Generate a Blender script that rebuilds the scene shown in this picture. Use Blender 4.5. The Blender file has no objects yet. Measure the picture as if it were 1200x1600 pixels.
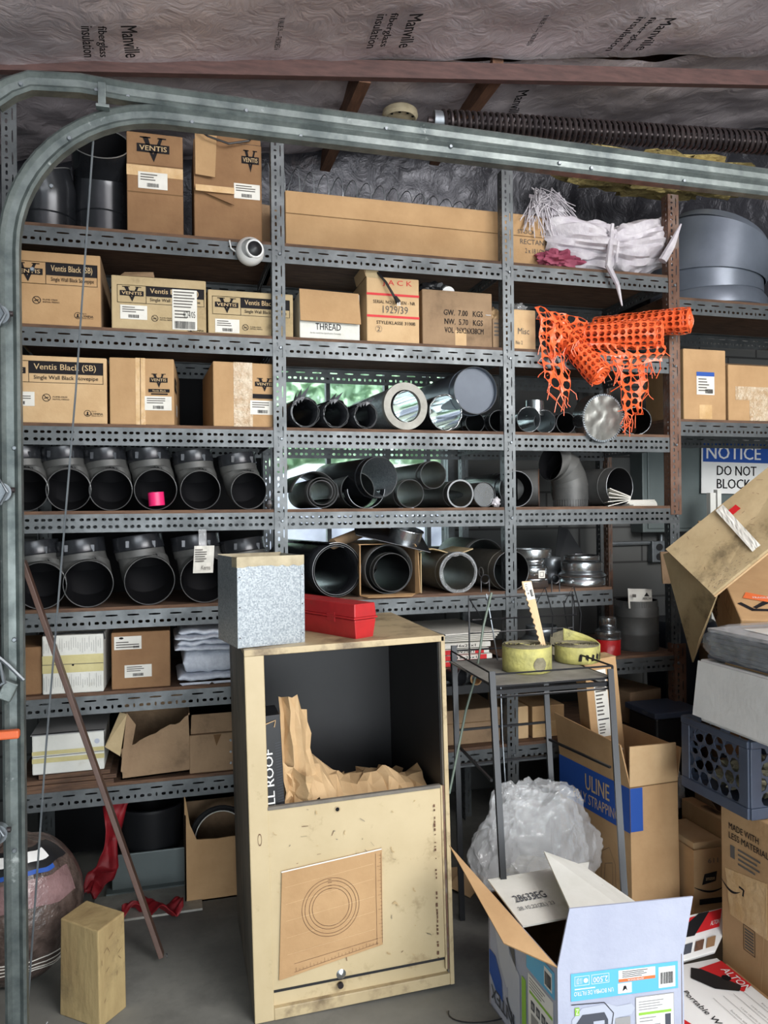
import bpy, bmesh, math, random
from math import sin, cos, pi, radians, atan2, sqrt
from mathutils import Vector, Matrix, Euler, noise
V = Vector
random.seed(7)
C = bpy.context.scene.collection
SC = bpy.context.scene

# ---------------------------------------------------------------- camera, light, exposure
YAW, ROLL, FPX, CAMH = radians(15.5), radians(-0.6), 1200.0, 1.5
_f = V((sin(YAW), cos(YAW), 0)); _r0 = V((cos(YAW), -sin(YAW), 0)); _u0 = _r0.cross(_f)
_r = _r0*cos(ROLL) + _u0*sin(ROLL); _u = _r.cross(_f)
cam = bpy.data.objects.new('camera', bpy.data.cameras.new('camera')); C.objects.link(cam)
cam.matrix_world = Matrix(((_r.x, _u.x, -_f.x, 0), (_r.y, _u.y, -_f.y, 0), (_r.z, _u.z, -_f.z, CAMH), (0, 0, 0, 1)))
cam.data.sensor_width = 36; cam.data.lens = 36*FPX/1600; cam.data.clip_start = 0.02; cam.data.clip_end = 100
SC.camera = cam
SC.view_settings.view_transform = 'Standard'; SC.view_settings.look = 'None'
SC.view_settings.gamma = 1; SC.view_settings.use_curve_mapping = False
SC.view_settings.exposure = 0.35

W = bpy.data.worlds.new('sky'); SC.world = W; W.use_nodes = True
bg = W.node_tree.nodes['Background']; bg.inputs[0].default_value = (0.86, 0.94, 1, 1); bg.inputs[1].default_value = 2.2

def area(name, loc, target, sx, sy, power, col=(1, 1, 1)):
    l = bpy.data.lights.new(name, 'AREA'); l.shape = 'RECTANGLE'; l.size = sx; l.size_y = sy; l.energy = power; l.color = col
    o = bpy.data.objects.new(name, l); C.objects.link(o); o.location = loc
    o.rotation_euler = (V(target)-V(loc)).to_track_quat('-Z', 'Y').to_euler()
    return o
area('bay_door_daylight', (2.3, -0.9, 3.0), (0.8, 2.95, 0.9), 2.4, 1.3, 138, (1, 0.98, 0.95))
area('ceiling_fill', (0.6, -2.6, 0.9), (0.9, 2.9, 2.7), 3.2, 1.6, 100, (0.93, 0.97, 1))  # added fill lamp, set low and aimed up to brighten the foil ceiling

_s = bpy.data.lights.new('sun', 'SUN'); _s.energy = 7.0; _s.angle = 0.02; _s.color = (1, 0.96, 0.9)
_so = bpy.data.objects.new('sun', _s); C.objects.link(_so); _so.rotation_euler = V((0.35, 0.62, -0.95)).to_track_quat('-Z', 'Y').to_euler()

def ray(px, py): return _f + _r*((px-600)/FPX) + _u*((800-py)/FPX)
CAM = V((0, 0, CAMH))
def oY(px, py, Y): d = ray(px, py); return CAM + d*(Y/d.y)
def oZ(px, py, Z): d = ray(px, py); return CAM + d*((Z-CAMH)/d.z)
def oX(px, py, X): d = ray(px, py); return CAM + d*(X/d.x)

# ---------------------------------------------------------------- materials
def srgb(c): return tuple((x/12.92 if x <= 0.04045 else ((x+0.055)/1.055)**2.4) for x in [v/255 for v in c])
MATS = {}
def mat(name, col, rough=0.6, metal=0.0, col2=None, scale=6.0, stretch=None, bump=0.0, bscale=40.0, lo=0.35, hi=0.65, trans=0.0, alpha=1.0, dirt=None, spec=0.5, rvar=0.0, kind='noise', coat=0.0):
    if name in MATS: return MATS[name]
    m = bpy.data.materials.new(name); m.use_nodes = True; MATS[name] = m
    nt = m.node_tree; N = nt.nodes; L = nt.links; b = N['Principled BSDF']
    a = srgb(col); b.inputs['Base Color'].default_value = (*a, 1)
    b.inputs['Roughness'].default_value = rough; b.inputs['Metallic'].default_value = metal
    b.inputs['Specular IOR Level'].default_value = spec; b.inputs['Coat Weight'].default_value = coat
    b.inputs['Transmission Weight'].default_value = trans; b.inputs['Alpha'].default_value = alpha
    tc = N.new('ShaderNodeTexCoord'); mp = N.new('ShaderNodeMapping'); L.new(tc.outputs['Object'], mp.inputs[0])
    if stretch: mp.inputs['Scale'].default_value = stretch
    if col2 is not None:
        if kind == 'voronoi':
            n = N.new('ShaderNodeTexVoronoi'); n.inputs['Scale'].default_value = scale; out = n.outputs['Color']
        else:
            n = N.new('ShaderNodeTexNoise'); n.inputs['Scale'].default_value = scale; n.inputs['Detail'].default_value = 6; n.inputs['Roughness'].default_value = 0.62; out = n.outputs[0]
        L.new(mp.outputs[0], n.inputs['Vector'])
        r = N.new('ShaderNodeValToRGB'); r.color_ramp.elements[0].position = lo; r.color_ramp.elements[1].position = hi
        r.color_ramp.elements[0].color = (*a, 1); r.color_ramp.elements[1].color = (*srgb(col2), 1)
        L.new(out, r.inputs[0]); cout = r.outputs[0]
        if dirt is not None:
            n3 = N.new('ShaderNodeTexNoise'); n3.inputs['Scale'].default_value = dirt[1]; n3.inputs['Detail'].default_value = 8; n3.inputs['Roughness'].default_value = 0.7
            L.new(tc.outputs['Object'], n3.inputs['Vector'])
            r3 = N.new('ShaderNodeValToRGB'); r3.color_ramp.elements[0].position = dirt[2]; r3.color_ramp.elements[1].position = dirt[3]
            L.new(n3.outputs[0], r3.inputs[0])
            mx = N.new('ShaderNodeMix'); mx.data_type = 'RGBA'; L.new(r3.outputs[0], mx.inputs[0]); L.new(cout, mx.inputs[6]); mx.inputs[7].default_value = (*srgb(dirt[0]), 1); cout = mx.outputs[2]
        L.new(cout, b.inputs['Base Color'])
        if rvar:
            mr = N.new('ShaderNodeMapRange'); mr.inputs[3].default_value = max(0.02, rough-rvar); mr.inputs[4].default_value = rough+rvar
            L.new(n.outputs[0] if kind != 'voronoi' else n.outputs['Distance'], mr.inputs[0]); L.new(mr.outputs[0], b.inputs['Roughness'])
    if bump:
        n2 = N.new('ShaderNodeTexNoise'); n2.inputs['Scale'].default_value = bscale; n2.inputs['Detail'].default_value = 4
        L.new(mp.outputs[0], n2.inputs['Vector']); bp = N.new('ShaderNodeBump'); bp.inputs['Strength'].default_value = bump; bp.inputs['Distance'].default_value = 0.01
        L.new(n2.outputs[0], bp.inputs['Height']); L.new(bp.outputs[0], b.inputs['Normal'])
    return m

def card(name, c, c2, dirt=None): return mat(name, c, 0.85, 0, c2, 5, (1, 1, 1), 0.12, 60, dirt=dirt, spec=0.2)
K = dict(
    kraft=card('kraft_cardboard', (186, 152, 112), (170, 136, 98)),
    kraft_pale=card('pale_kraft_cardboard', (206, 176, 136), (190, 158, 118)),
    kraft_dull=card('dull_kraft_cardboard', (158, 132, 104), (136, 112, 88), ((92, 76, 60), 4, 0.5, 0.75)),
    kraft_brown=card('brown_cardboard', (150, 116, 84), (132, 100, 72)),
    kraft_old=card('stained_cardboard', (188, 168, 132), (168, 148, 112), ((88, 76, 58), 3.5, 0.56, 0.72)),
    kraft_dark=card('dark_cardboard_edge', (120, 92, 62), (96, 72, 48)),
    white_card=card('white_cardboard', (222, 222, 216), (208, 208, 200), ((176, 168, 146), 5, 0.58, 0.8)),
    grey_card=card('pale_grey_board', (172, 177, 194), (160, 165, 184)),
    tape=mat('clear_packing_tape', (214, 182, 138), 0.25, 0, (196, 160, 112), 12, bump=0.5, bscale=30),
    paper=mat('white_paper_label', (226, 224, 216), 0.7, 0, (210, 207, 198), 8, spec=0.3),
    yellow_paper=mat('yellowed_tape', (206, 196, 142), 0.6, 0, (186, 174, 120), 8),
    ink=mat('black_printing_ink', (38, 36, 38), 0.8, 0, spec=0.1),
    ink_grey=mat('grey_printing_ink', (96, 92, 88), 0.8, 0, spec=0.1),
    ink_light=mat('pale_grey_ink', (150, 150, 150), 0.8, 0, spec=0.1),
    ink_beige=mat('beige_printing', (198, 172, 132), 0.8, 0, spec=0.1),
    white=mat('white_plastic', (232, 232, 230), 0.3, 0),
    white_foam=mat('white_foam_sheet', (214, 220, 230), 0.5, 0, (196, 202, 214), 60, bump=0.3, bscale=120),
    red=mat('red_painted_metal', (184, 42, 44), 0.4, 0, (160, 34, 38), 8, bump=0.05, rvar=0.1, dirt=((130, 60, 50), 7, 0.62, 0.8)),
    red_print=mat('red_print', (198, 28, 34), 0.6, 0), blue_print=mat('blue_print', (32, 78, 160), 0.6, 0),
    red_cloth=mat('red_fabric', (140, 16, 28), 0.6, 0, (104, 10, 20), 10),
    cyan_print=mat('cyan_print', (92, 176, 220), 0.5, 0), green_print=mat('green_print', (140, 190, 70), 0.5, 0), orange_print=mat('orange_print', (224, 112, 60), 0.6, 0),
    lilac_print=mat('pale_grey_print', (176, 182, 196), 0.5, 0), dark_print=mat('charcoal_print', (70, 74, 84), 0.5, 0),
    steel=mat('galvanised_angle_steel', (106, 110, 112), 0.45, 0.5, (82, 86, 88), 9, bump=0.06, rvar=0.12, dirt=((84, 66, 52), 5, 0.6, 0.78)),
    steel_rust=mat('rusty_angle_steel', (120, 92, 76), 0.6, 0.3, (92, 62, 48), 10, dirt=((120, 116, 112), 7, 0.5, 0.7)),
    track=mat('galvanised_track_steel', (118, 126, 124), 0.4, 0.55, (80, 88, 88), 14, bump=0.08, rvar=0.14, dirt=((186, 192, 190), 9, 0.64, 0.74)),
    galv=mat('spangled_galvanised_sheet', (172, 178, 182), 0.42, 0.5, (134, 142, 148), 240, kind='voronoi', rvar=0.12, lo=0.2, hi=0.8),
    galv_tape=mat('beige_masking_tape', (188, 176, 148), 0.7, 0, (158, 146, 120), 12),
    shiny=mat('bright_galvanised_steel', (206, 210, 212), 0.22, 0.95, (176, 180, 184), 9, bump=0.05, rvar=0.08),
    chrome=mat('polished_steel', (228, 230, 232), 0.09, 1, bump=0.1, bscale=7),
    zinc=mat('dull_zinc_pipe', (140, 146, 150), 0.4, 0.7, (108, 114, 120), 8, rvar=0.1),
    duct_grey=mat('grey_painted_duct', (112, 120, 132), 0.35, 0.3, (98, 106, 118), 5, rvar=0.08),
    black_pipe=mat('black_stovepipe_paint', (88, 88, 86), 0.5, 0.2, (66, 67, 67), 6, rvar=0.1, dirt=((110, 108, 102), 9, 0.62, 0.82)),
    black_collar=mat('glossy_black_steel', (48, 50, 54), 0.25, 0.4, (36, 38, 42), 8, rvar=0.08),
    brown_pipe=mat('dusty_brown_black_pipe', (104, 100, 92), 0.45, 0.3, (80, 78, 72), 6, rvar=0.1),
    inner_black=mat('matt_black_inside', (13, 13, 16), 0.7, 0.0, spec=0.2),  # flat near-black for pipe insides, small openings and the rack's back
    rim=mat('bare_pipe_edge', (120, 122, 124), 0.35, 0.7),
    edge_bright=mat('bare_sheet_edge', (188, 190, 190), 0.3, 0.8),
    black=mat('black_painted_metal', (34, 35, 38), 0.35, 0.2), black_plastic=mat('black_plastic', (26, 27, 30), 0.4, 0),
    rubber=mat('black_rubber', (28, 28, 30), 0.6, 0),
    plate=mat('grey_insulated_lid', (168, 166, 158), 0.6, 0.2, (140, 138, 130), 12),
    ply=mat('plywood', (112, 84, 64), 0.85, 0, (78, 58, 46), 5, (2, 14, 14), bump=0.1, dirt=((60, 48, 38), 4, 0.55, 0.8)),
    redwood=mat('red_brown_painted_wood', (92, 66, 62), 0.75, 0, (70, 50, 48), 5, (2, 12, 12), bump=0.1),
    joist=mat('weathered_brown_timber', (112, 78, 58), 0.8, 0, (84, 58, 44), 6, (14, 2, 14), bump=0.15),
    board=mat('brown_painted_board', (92, 68, 58), 0.5, 0, (74, 54, 46), 6, bump=0.1, dirt=((140, 118, 96), 14, 0.68, 0.78)),
    cream=mat('cream_painted_panel', (194, 177, 142), 0.45, 0, (182, 164, 128), 3, bump=0.04, bscale=20, dirt=((122, 98, 64), 6.5, 0.57, 0.78)),
    cream_side=mat('worn_cream_edge', (188, 170, 134), 0.5, 0, (170, 152, 118), 4, dirt=((96, 80, 60), 8, 0.5, 0.75)),
    cab_side=mat('shaded_side_grey', (130, 122, 110), 0.7, 0, (98, 94, 88), 3, (2, 2, 1), dirt=((60, 60, 60), 3, 0.45, 0.8)),  # shade on the cabinet's side put into the colour as grey, mottled at random
    cab_in=mat('black_cabinet_lining', (36, 37, 40), 0.5, 0, (28, 29, 32), 4, dirt=((60, 50, 42), 3, 0.62, 0.85)),
    kraft_paper=mat('crumpled_kraft_paper', (196, 166, 126), 0.75, 0, (180, 150, 110), 6, bump=0.3, bscale=25),
    block=mat('rough_wood_block', (168, 148, 104), 0.85, 0, (140, 118, 80), 6, (1, 1, 0.4), bump=0.4, bscale=30, dirt=((84, 70, 50), 5, 0.52, 0.78)),
    orange=mat('orange_plastic_netting', (244, 112, 62), 0.32, 0, (226, 88, 44), 9),
    orange_metal=mat('orange_painted_handle', (204, 96, 52), 0.5, 0),
    pink=mat('pink_tape', (232, 40, 110), 0.35, 0), pinkcloth=mat('dusty_pink_fabric', (176, 90, 112), 0.7, 0, (140, 60, 84), 12),
    sack=mat('white_woven_sack', (206, 202, 206), 0.55, 0, (182, 176, 184), 18, bump=0.35, bscale=60),
    hose=mat('grubby_yellow_hose', (196, 190, 112), 0.7, 0, (160, 156, 98), 14, bump=0.3, bscale=80, dirt=((70, 68, 52), 8, 0.58, 0.75)),
    hose_dark=mat('dusty_hose_edge', (134, 128, 104), 0.8, 0, (100, 96, 80), 20, bump=0.4, bscale=80),
    wood=mat('pale_wood', (214, 186, 146), 0.7, 0, (196, 164, 122), 6, (6, 6, 1)),
    spring=mat('dark_spring_steel', (70, 62, 62), 0.4, 0.6, (52, 46, 48), 8),
    crate=mat('slate_blue_plastic', (64, 74, 92), 0.45, 0, (52, 60, 76), 6, dirt=((110, 112, 112), 9, 0.6, 0.78)),
    panel=mat('grey_enamel_panel', (104, 114, 114), 0.45, 0.2, (94, 104, 104), 4),
    peat=mat('peat_bag_brown', (96, 82, 76), 0.28, 0, (62, 52, 48), 26, bump=0.6, bscale=50),
    concrete=mat('concrete_floor', (128, 128, 122), 0.75, 0, (104, 104, 100), 2.2, bump=0.08, bscale=30, dirt=((76, 76, 74), 1.3, 0.5, 0.72)),
    fibre=mat('yellow_fibreglass', (186, 168, 108), 0.95, 0, (150, 132, 84), 18, bump=0.8, bscale=50),
    leaf=mat('tree_leaves', (196, 216, 190), 0.6, 0, (158, 190, 158), 2),
    tarp=mat('pale_tarpaulin', (186, 186, 206), 0.5, 0, (160, 160, 184), 6, bump=0.3, bscale=8),
    ground=mat('outdoor_ground', (150, 150, 140), 0.9, 0, (130, 130, 120), 3),
    white_clean=card('clean_white_cardboard', (228, 228, 226), (216, 216, 214)), tray=mat('dusty_grey_tray', (150, 148, 142), 0.6, 0, (120, 118, 112), 9), cap_grey=mat('matt_grey_cap', (98, 106, 118), 0.55, 0, (86, 94, 106), 5),
    redlid=mat('red_canister_band', (184, 28, 30), 0.35, 0, (150, 20, 24), 10, bump=0.3, bscale=40),
)
def foil_mat(name, c1, c2):
    m = mat(name, c1, 0.3, 0.45, c2, 1.8, bump=0.0, dirt=((96, 84, 84), 4, 0.62, 0.8))
    nt = m.node_tree; N = nt.nodes; L = nt.links; b = N['Principled BSDF']
    tc = N.new('ShaderNodeTexCoord'); v = N.new('ShaderNodeTexNoise'); v.inputs['Scale'].default_value = 9; v.inputs['Detail'].default_value = 7; v.inputs['Distortion'].default_value = 1.6; v.inputs['Roughness'].default_value = 0.6
    L.new(tc.outputs['Object'], v.inputs['Vector']); bp = N.new('ShaderNodeBump'); bp.inputs['Strength'].default_value = 0.55; bp.inputs['Distance'].default_value = 0.02
    L.new(v.outputs[0], bp.inputs['Height']); L.new(bp.outputs[0], b.inputs['Normal'])
    return m
foil = foil_mat('foil_insulation_facing', (212, 202, 206), (184, 174, 180))
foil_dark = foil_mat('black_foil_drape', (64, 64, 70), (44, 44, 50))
def plastic(name, rough, alpha, col, bump, bs):
    return mat(name, col, rough, 0, None, bump=bump, bscale=bs, alpha=alpha, spec=0.9)
K['film'] = plastic('crinkled_clear_film', 0.07, 0.2, (240, 242, 244), 1.0, 18)
K['film_dark'] = plastic('clear_shrink_film', 0.1, 0.3, (200, 205, 210), 0.8, 16)
K['glass'] = mat('window_glass', (225, 240, 236), 0.15, 0, trans=1.0, spec=0.5); K['glass'].node_tree.nodes['Principled BSDF'].inputs['IOR'].default_value = 1.05

# block wall: concrete masonry with mortar joints
def block_mat():
    m = bpy.data.materials.new('grey_block_masonry'); m.use_nodes = True; N = m.node_tree.nodes; L = m.node_tree.links; b = N['Principled BSDF']
    tc = N.new('ShaderNodeTexCoord'); sx = N.new('ShaderNodeSeparateXYZ'); cx = N.new('ShaderNodeCombineXYZ'); L.new(tc.outputs['Object'], sx.inputs[0]); L.new(sx.outputs[0], cx.inputs[0]); L.new(sx.outputs[2], cx.inputs[1])
    br = N.new('ShaderNodeTexBrick'); br.inputs['Scale'].default_value = 1; br.inputs['Brick Width'].default_value = 0.4; br.inputs['Row Height'].default_value = 0.2; br.inputs['Mortar Size'].default_value = 0.006
    br.inputs['Color1'].default_value = (*srgb((92, 93, 92)), 1); br.inputs['Color2'].default_value = (*srgb((82, 84, 84)), 1); br.inputs['Mortar'].default_value = (*srgb((54, 54, 54)), 1)
    L.new(cx.outputs[0], br.inputs['Vector']); L.new(br.outputs[0], b.inputs['Base Color']); b.inputs['Roughness'].default_value = 0.85
    bp = N.new('ShaderNodeBump'); bp.inputs['Strength'].default_value = 0.4; bp.inputs['Distance'].default_value = 0.01; bp.invert = True; L.new(br.outputs['Fac'], bp.inputs['Height']); L.new(bp.outputs[0], b.inputs['Normal'])
    return m
K['masonry'] = block_mat()

# ---------------------------------------------------------------- mesh building
class MB:
    def __init__(s): s.v = []; s.f = []; s.m = []; s.mats = []; s.mi = 0
    def use(s, m):
        m = K[m] if isinstance(m, str) else m
        if m not in s.mats: s.mats.append(m)
        s.mi = s.mats.index(m); return s
    def add(s, vs, fs, M=None):
        o = len(s.v)
        for p in vs: s.v.append(tuple(M @ V(p)) if M is not None else tuple(p))
        for f in fs: s.f.append(tuple(i+o for i in f)); s.m.append(s.mi)
    def box(s, x0, x1, y0, y1, z0, z1, M=None):
        s.add([(x0, y0, z0), (x1, y0, z0), (x1, y1, z0), (x0, y1, z0), (x0, y0, z1), (x1, y0, z1), (x1, y1, z1), (x0, y1, z1)],
              [(0, 3, 2, 1), (4, 5, 6, 7), (0, 1, 5, 4), (1, 2, 6, 5), (2, 3, 7, 6), (3, 0, 4, 7)], M); return s
    def slab(s, P, t):            # a planar polygon given thickness t against its normal
        P = [V(p) for p in P]; n = (P[1]-P[0]).cross(P[-1]-P[0]).normalized()*t; k = len(P)
        s.add(P+[p-n for p in P], [tuple(range(k)), tuple(range(2*k-1, k-1, -1))]+[(i, k+i, k+(i+1) % k, (i+1) % k) for i in range(k)]); return s
    def lathe(s, prof, seg=28, M=None, caps=False):
        vs = []; fs = []
        for r, z in prof:
            for i in range(seg): a = 2*pi*i/seg; vs.append((r*cos(a), r*sin(a), z))
        n = len(prof)
        for j in range(n-1):
            for i in range(seg): i2 = (i+1) % seg; fs.append((j*seg+i, j*seg+i2, (j+1)*seg+i2, (j+1)*seg+i))
        if caps: fs.append(tuple(range(seg-1, -1, -1))); fs.append(tuple((n-1)*seg+i for i in range(seg)))
        s.add(vs, fs, M); return s
    def cyl(s, p0, p1, r0, r1=None, seg=16):
        p0 = V(p0); p1 = V(p1); r1 = r0 if r1 is None else r1; d = p1-p0
        M = Matrix.Translation(p0) @ d.to_track_quat('Z', 'Y').to_matrix().to_4x4()
        return s.lathe([(r0, 0), (r1, d.length)], seg, M, True)
    def rings(s, rs, close=False):
        k = len(rs[0]); vs = [p for r in rs for p in r]; fs = []
        for j in range(len(rs)-1):
            for i in range(k): i2 = (i+1) % k; fs.append((j*k+i, j*k+i2, (j+1)*k+i2, (j+1)*k+i))
        if close: fs.append(tuple(range(k-1, -1, -1))); fs.append(tuple((len(rs)-1)*k+i for i in range(k)))
        s.add(vs, fs); return s
    def wire(s, pts, r, seg=6, closed=False):
        pts = [V(p) for p in pts]; n = len(pts); rs = []; up = None
        for i in range(n):
            a = pts[(i-1) % n] if (closed or i > 0) else pts[i]; b = pts[(i+1) % n] if (closed or i < n-1) else pts[i]
            t = (b-a).normalized()
            if up is None: up = t.orthogonal().normalized()
            up = (up - t*up.dot(t)); up = up.normalized() if up.length > 1e-6 else t.orthogonal().normalized()
            w = t.cross(up); rr = r[i] if isinstance(r, (list, tuple)) else r
            rs.append([pts[i]+(up*cos(2*pi*k/seg)+w*sin(2*pi*k/seg))*rr for k in range(seg)])
        if closed: rs.append(rs[0]); s.rings(rs)
        else: s.rings(rs, True)
        return s
    def hollow(s, stations, th=0.0015, seg=32, inner=None):
        # stations: (centre, normal, radius) -> open-ended tube with wall thickness
        def ring(c, n, r):
            n = V(n).normalized(); a = V((1, 0, 0)); a = (a-n*a.dot(n)).normalized(); b = n.cross(a); c = V(c)
            return [c+(a*cos(2*pi*k/seg)+b*sin(2*pi*k/seg))*r for k in range(seg)]
        out = [ring(*t) for t in stations]; inn = [ring(c, n, r-th) for c, n, r in stations]
        mo = s.mi
        s.rings(out); 
        s.rings([inn[0], out[0]]); s.rings([out[-1], inn[-1]])
        if inner: s.use(inner)
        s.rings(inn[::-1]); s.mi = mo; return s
    def grid(s, fn, nu, nv, M=None):
        s.add([fn(i/nu, j/nv) for j in range(nv+1) for i in range(nu+1)],
              [(j*(nu+1)+i, j*(nu+1)+i+1, (j+1)*(nu+1)+i+1, (j+1)*(nu+1)+i) for j in range(nv) for i in range(nu)], M); return s
    def build(s, name, parent=None, mat=None, smooth=False, bevel=0, loc=None, rot=None, sub=0, solid=0, sharp=35):
        me = bpy.data.meshes.new(name); me.from_pydata(s.v, [], s.f)
        if mat is not None: me.materials.append(K[mat] if isinstance(mat, str) else mat)
        else:
            for m in s.mats: me.materials.append(m)
            me.polygons.foreach_set('material_index', s.m)
        if smooth:
            me.polygons.foreach_set('use_smooth', [True]*len(me.polygons)); me.set_sharp_from_angle(angle=radians(sharp))
        me.update()
        o = bpy.data.objects.new(name, me); C.objects.link(o); o.parent = parent
        if loc is not None: o.location = loc
        if rot is not None: o.rotation_euler = rot
        if solid: md = o.modifiers.new('t', 'SOLIDIFY'); md.thickness = solid; md.offset = 0
        if bevel: md = o.modifiers.new('b', 'BEVEL'); md.width = bevel; md.segments = 2; md.limit_method = 'ANGLE'
        if sub: md = o.modifiers.new('s', 'SUBSURF'); md.levels = sub; md.render_levels = sub
        return o

def tag(o, label, cat, group=None, kind=None):
    if label: o['label'] = label
    if cat: o['category'] = cat
    if group: o['group'] = group
    if kind: o['kind'] = kind
    return o
def thing(name, label, cat, loc=(0, 0, 0), rz=0, group=None, rot=None):
    o = bpy.data.objects.new(name, None); C.objects.link(o); o.location = loc; o.empty_display_size = 0.05
    o.rotation_euler = rot if rot is not None else (0, 0, radians(rz))
    return tag(o, label, cat, group)
def struct(o): o['kind'] = 'structure'; return o
def copy_tree(o, loc=None, label=None, parent=None):
    c = o.copy(); C.objects.link(c)
    if parent is not None: c.parent = parent
    if loc is not None: c.location = loc
    if label: c['label'] = label
    for ch in [x for x in bpy.data.objects if x.parent == o]: copy_tree(ch, parent=c)
    return c

# flat printing or labels laid on a face: origin, u and v axes, normal = u x v
class Decal:
    def __init__(s, O, u, v, h=0.0012): s.O = V(O); s.u = V(u).normalized(); s.v = V(v).normalized(); s.n = s.u.cross(s.v); s.b = MB(); s.h = h; s.k = 1
    def P(s, x, y, k=None): return s.O+s.u*x+s.v*y+s.n*(s.h+0.0005*(s.k if k is None else k))
    def poly(s, pts, m, k=1): s.b.use(m); s.b.add([s.P(x, y, k) for x, y in pts], [tuple(range(len(pts)))]); return s
    def rect(s, x0, y0, x1, y1, m='ink', k=1): return s.poly([(x0, y0), (x1, y0), (x1, y1), (x0, y1)], m, k)
    def frame(s, x0, y0, x1, y1, t=0.002, m='ink', k=1):
        s.rect(x0, y0, x1, y0+t, m, k); s.rect(x0, y1-t, x1, y1, m, k); s.rect(x0, y0+t, x0+t, y1-t, m, k); s.rect(x1-t, y0+t, x1, y1-t, m, k); return s
    def line(s, x0, y0, x1, y1, t=0.002, m='ink', k=1):
        d = V((x1-x0, y1-y0)); d.normalize(); px, py = -d.y*t/2, d.x*t/2
        return s.poly([(x0+px, y0+py), (x0-px, y0-py), (x1-px, y1-py), (x1+px, y1+py)], m, k)
    def ring(s, cx, cy, r, t=0.002, m='ink', k=1, seg=28, a0=0, a1=2*pi, sy=1.0):
        s.b.use(m); vs = []; fs = []
        for i in range(seg+1):
            a = a0+(a1-a0)*i/seg
            vs += [s.P(cx+cos(a)*r, cy+sin(a)*r*sy, k), s.P(cx+cos(a)*(r-t), cy+sin(a)*(r-t)*sy, k)]
            if i: fs.append((2*i-2, 2*i-1, 2*i+1, 2*i)[::-1])
        s.b.add(vs, fs); return s
    def disc(s, cx, cy, r, m='ink', k=1, sy=1.0): return s.poly([(cx+cos(2*pi*i/20)*r, cy+sin(2*pi*i/20)*r*sy) for i in range(20)], m, k)
    def text(s, t, x0, y0, x1, y1, m='ink', k=2, bold=0.0, rot=0):
        cu = bpy.data.curves.new('t', 'FONT'); cu.body = t; cu.resolution_u = 2
        o = bpy.data.objects.new('t', cu); C.objects.link(o)
        me = bpy.data.meshes.new_from_object(o)
        vs = [(v.co.x, v.co.y) for v in me.vertices]; fs = [tuple(p.vertices) for p in me.polygons]
        bpy.data.objects.remove(o); bpy.data.curves.remove(cu); bpy.data.meshes.remove(me)
        if not vs: return s
        ax, bx = min(v[0] for v in vs), max(v[0] for v in vs); ay, by = min(v[1] for v in vs), max(v[1] for v in vs)
        s.b.use(m)
        for sh in ((0, -0.5, 0.5) if bold else (0,)):
         out = []; sx_ = sh*bold*1.6*(by-ay)
         for (x, y) in vs:
            x = ax+(x-ax)*(bx-ax-1.6*bold*(by-ay))/(bx-ax)+0.8*bold*(by-ay)+sx_ if bold else x
            a = (x-ax)/(bx-ax); c = (y-ay)/(by-ay)
            if rot == 180: a, c = 1-a, 1-c
            if rot == 90: a, c = 1-c, a           # reads upwards
            if rot == -90: a, c = c, 1-a          # reads downwards
            out.append(s.P(x0+(x1-x0)*a, y0+(y1-y0)*c, k+abs(sh)+(0.4 if sh > 0 else 0)))
         s.b.add(out, fs)
        return s
    def barcode(s, x0, y0, x1, y1, m='ink', k=2, seed=1):
        r = random.Random(seed); x = x0
        while x < x1-0.001:
            w = r.choice((0.0008, 0.0014, 0.002)); s.rect(x, y0, min(x1, x+w), y1, m, k); x += w+r.choice((0.0008, 0.0014))
        return s
    def lines(s, x0, y0, x1, y1, n, m='ink_grey', k=2, seed=3):
        r = random.Random(seed); h = (y1-y0)/n
        for i in range(n): s.rect(x0, y0+i*h+h*0.3, x0+(x1-x0)*r.uniform(0.5, 1), y0+i*h+h*0.7, m, k)
        return s
    def build(s, name='printing', parent=None, label=None):
        o = s.b.build(name, parent)
        if label: o['label'] = label
        return o
# ---------------------------------------------------------------- perforated angle steel
def oct_hole(b, x0, x1, y0, y1, rx, ry, z0, z1, M):
    cx, cy = (x0+x1)/2, (y0+y1)/2
    o = [(x0, y0), (cx, y0), (x1, y0), (x1, cy), (x1, y1), (cx, y1), (x0, y1), (x0, cy)]
    k = 0.72
    h = [(cx-rx*k if rx <= ry*1.3 else cx-rx*0.85, cy-ry*(k if rx <= ry*1.3 else 0.75)), (cx, cy-ry), (cx+(rx*k if rx <= ry*1.3 else rx*0.85), cy-ry*(k if rx <= ry*1.3 else 0.75)), (cx+rx, cy)]
    h += [(cx+(cx-h[0][0]), cy+(cy-h[0][1])), (cx, cy+ry), (h[0][0], cy+(cy-h[0][1])), (cx-rx, cy)]
    vs = [(x, y, z0) for x, y in o]+[(x, y, z0) for x, y in h]+[(x, y, z1) for x, y in o]+[(x, y, z1) for x, y in h]
    fs = []
    for i in range(8):
        j = (i+1) % 8
        fs += [(i, j, 8+j, 8+i), (16+i, 24+i, 24+j, 16+j), (8+i, 8+j, 24+j, 24+i)]
    b.add(vs, fs, M)
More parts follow.
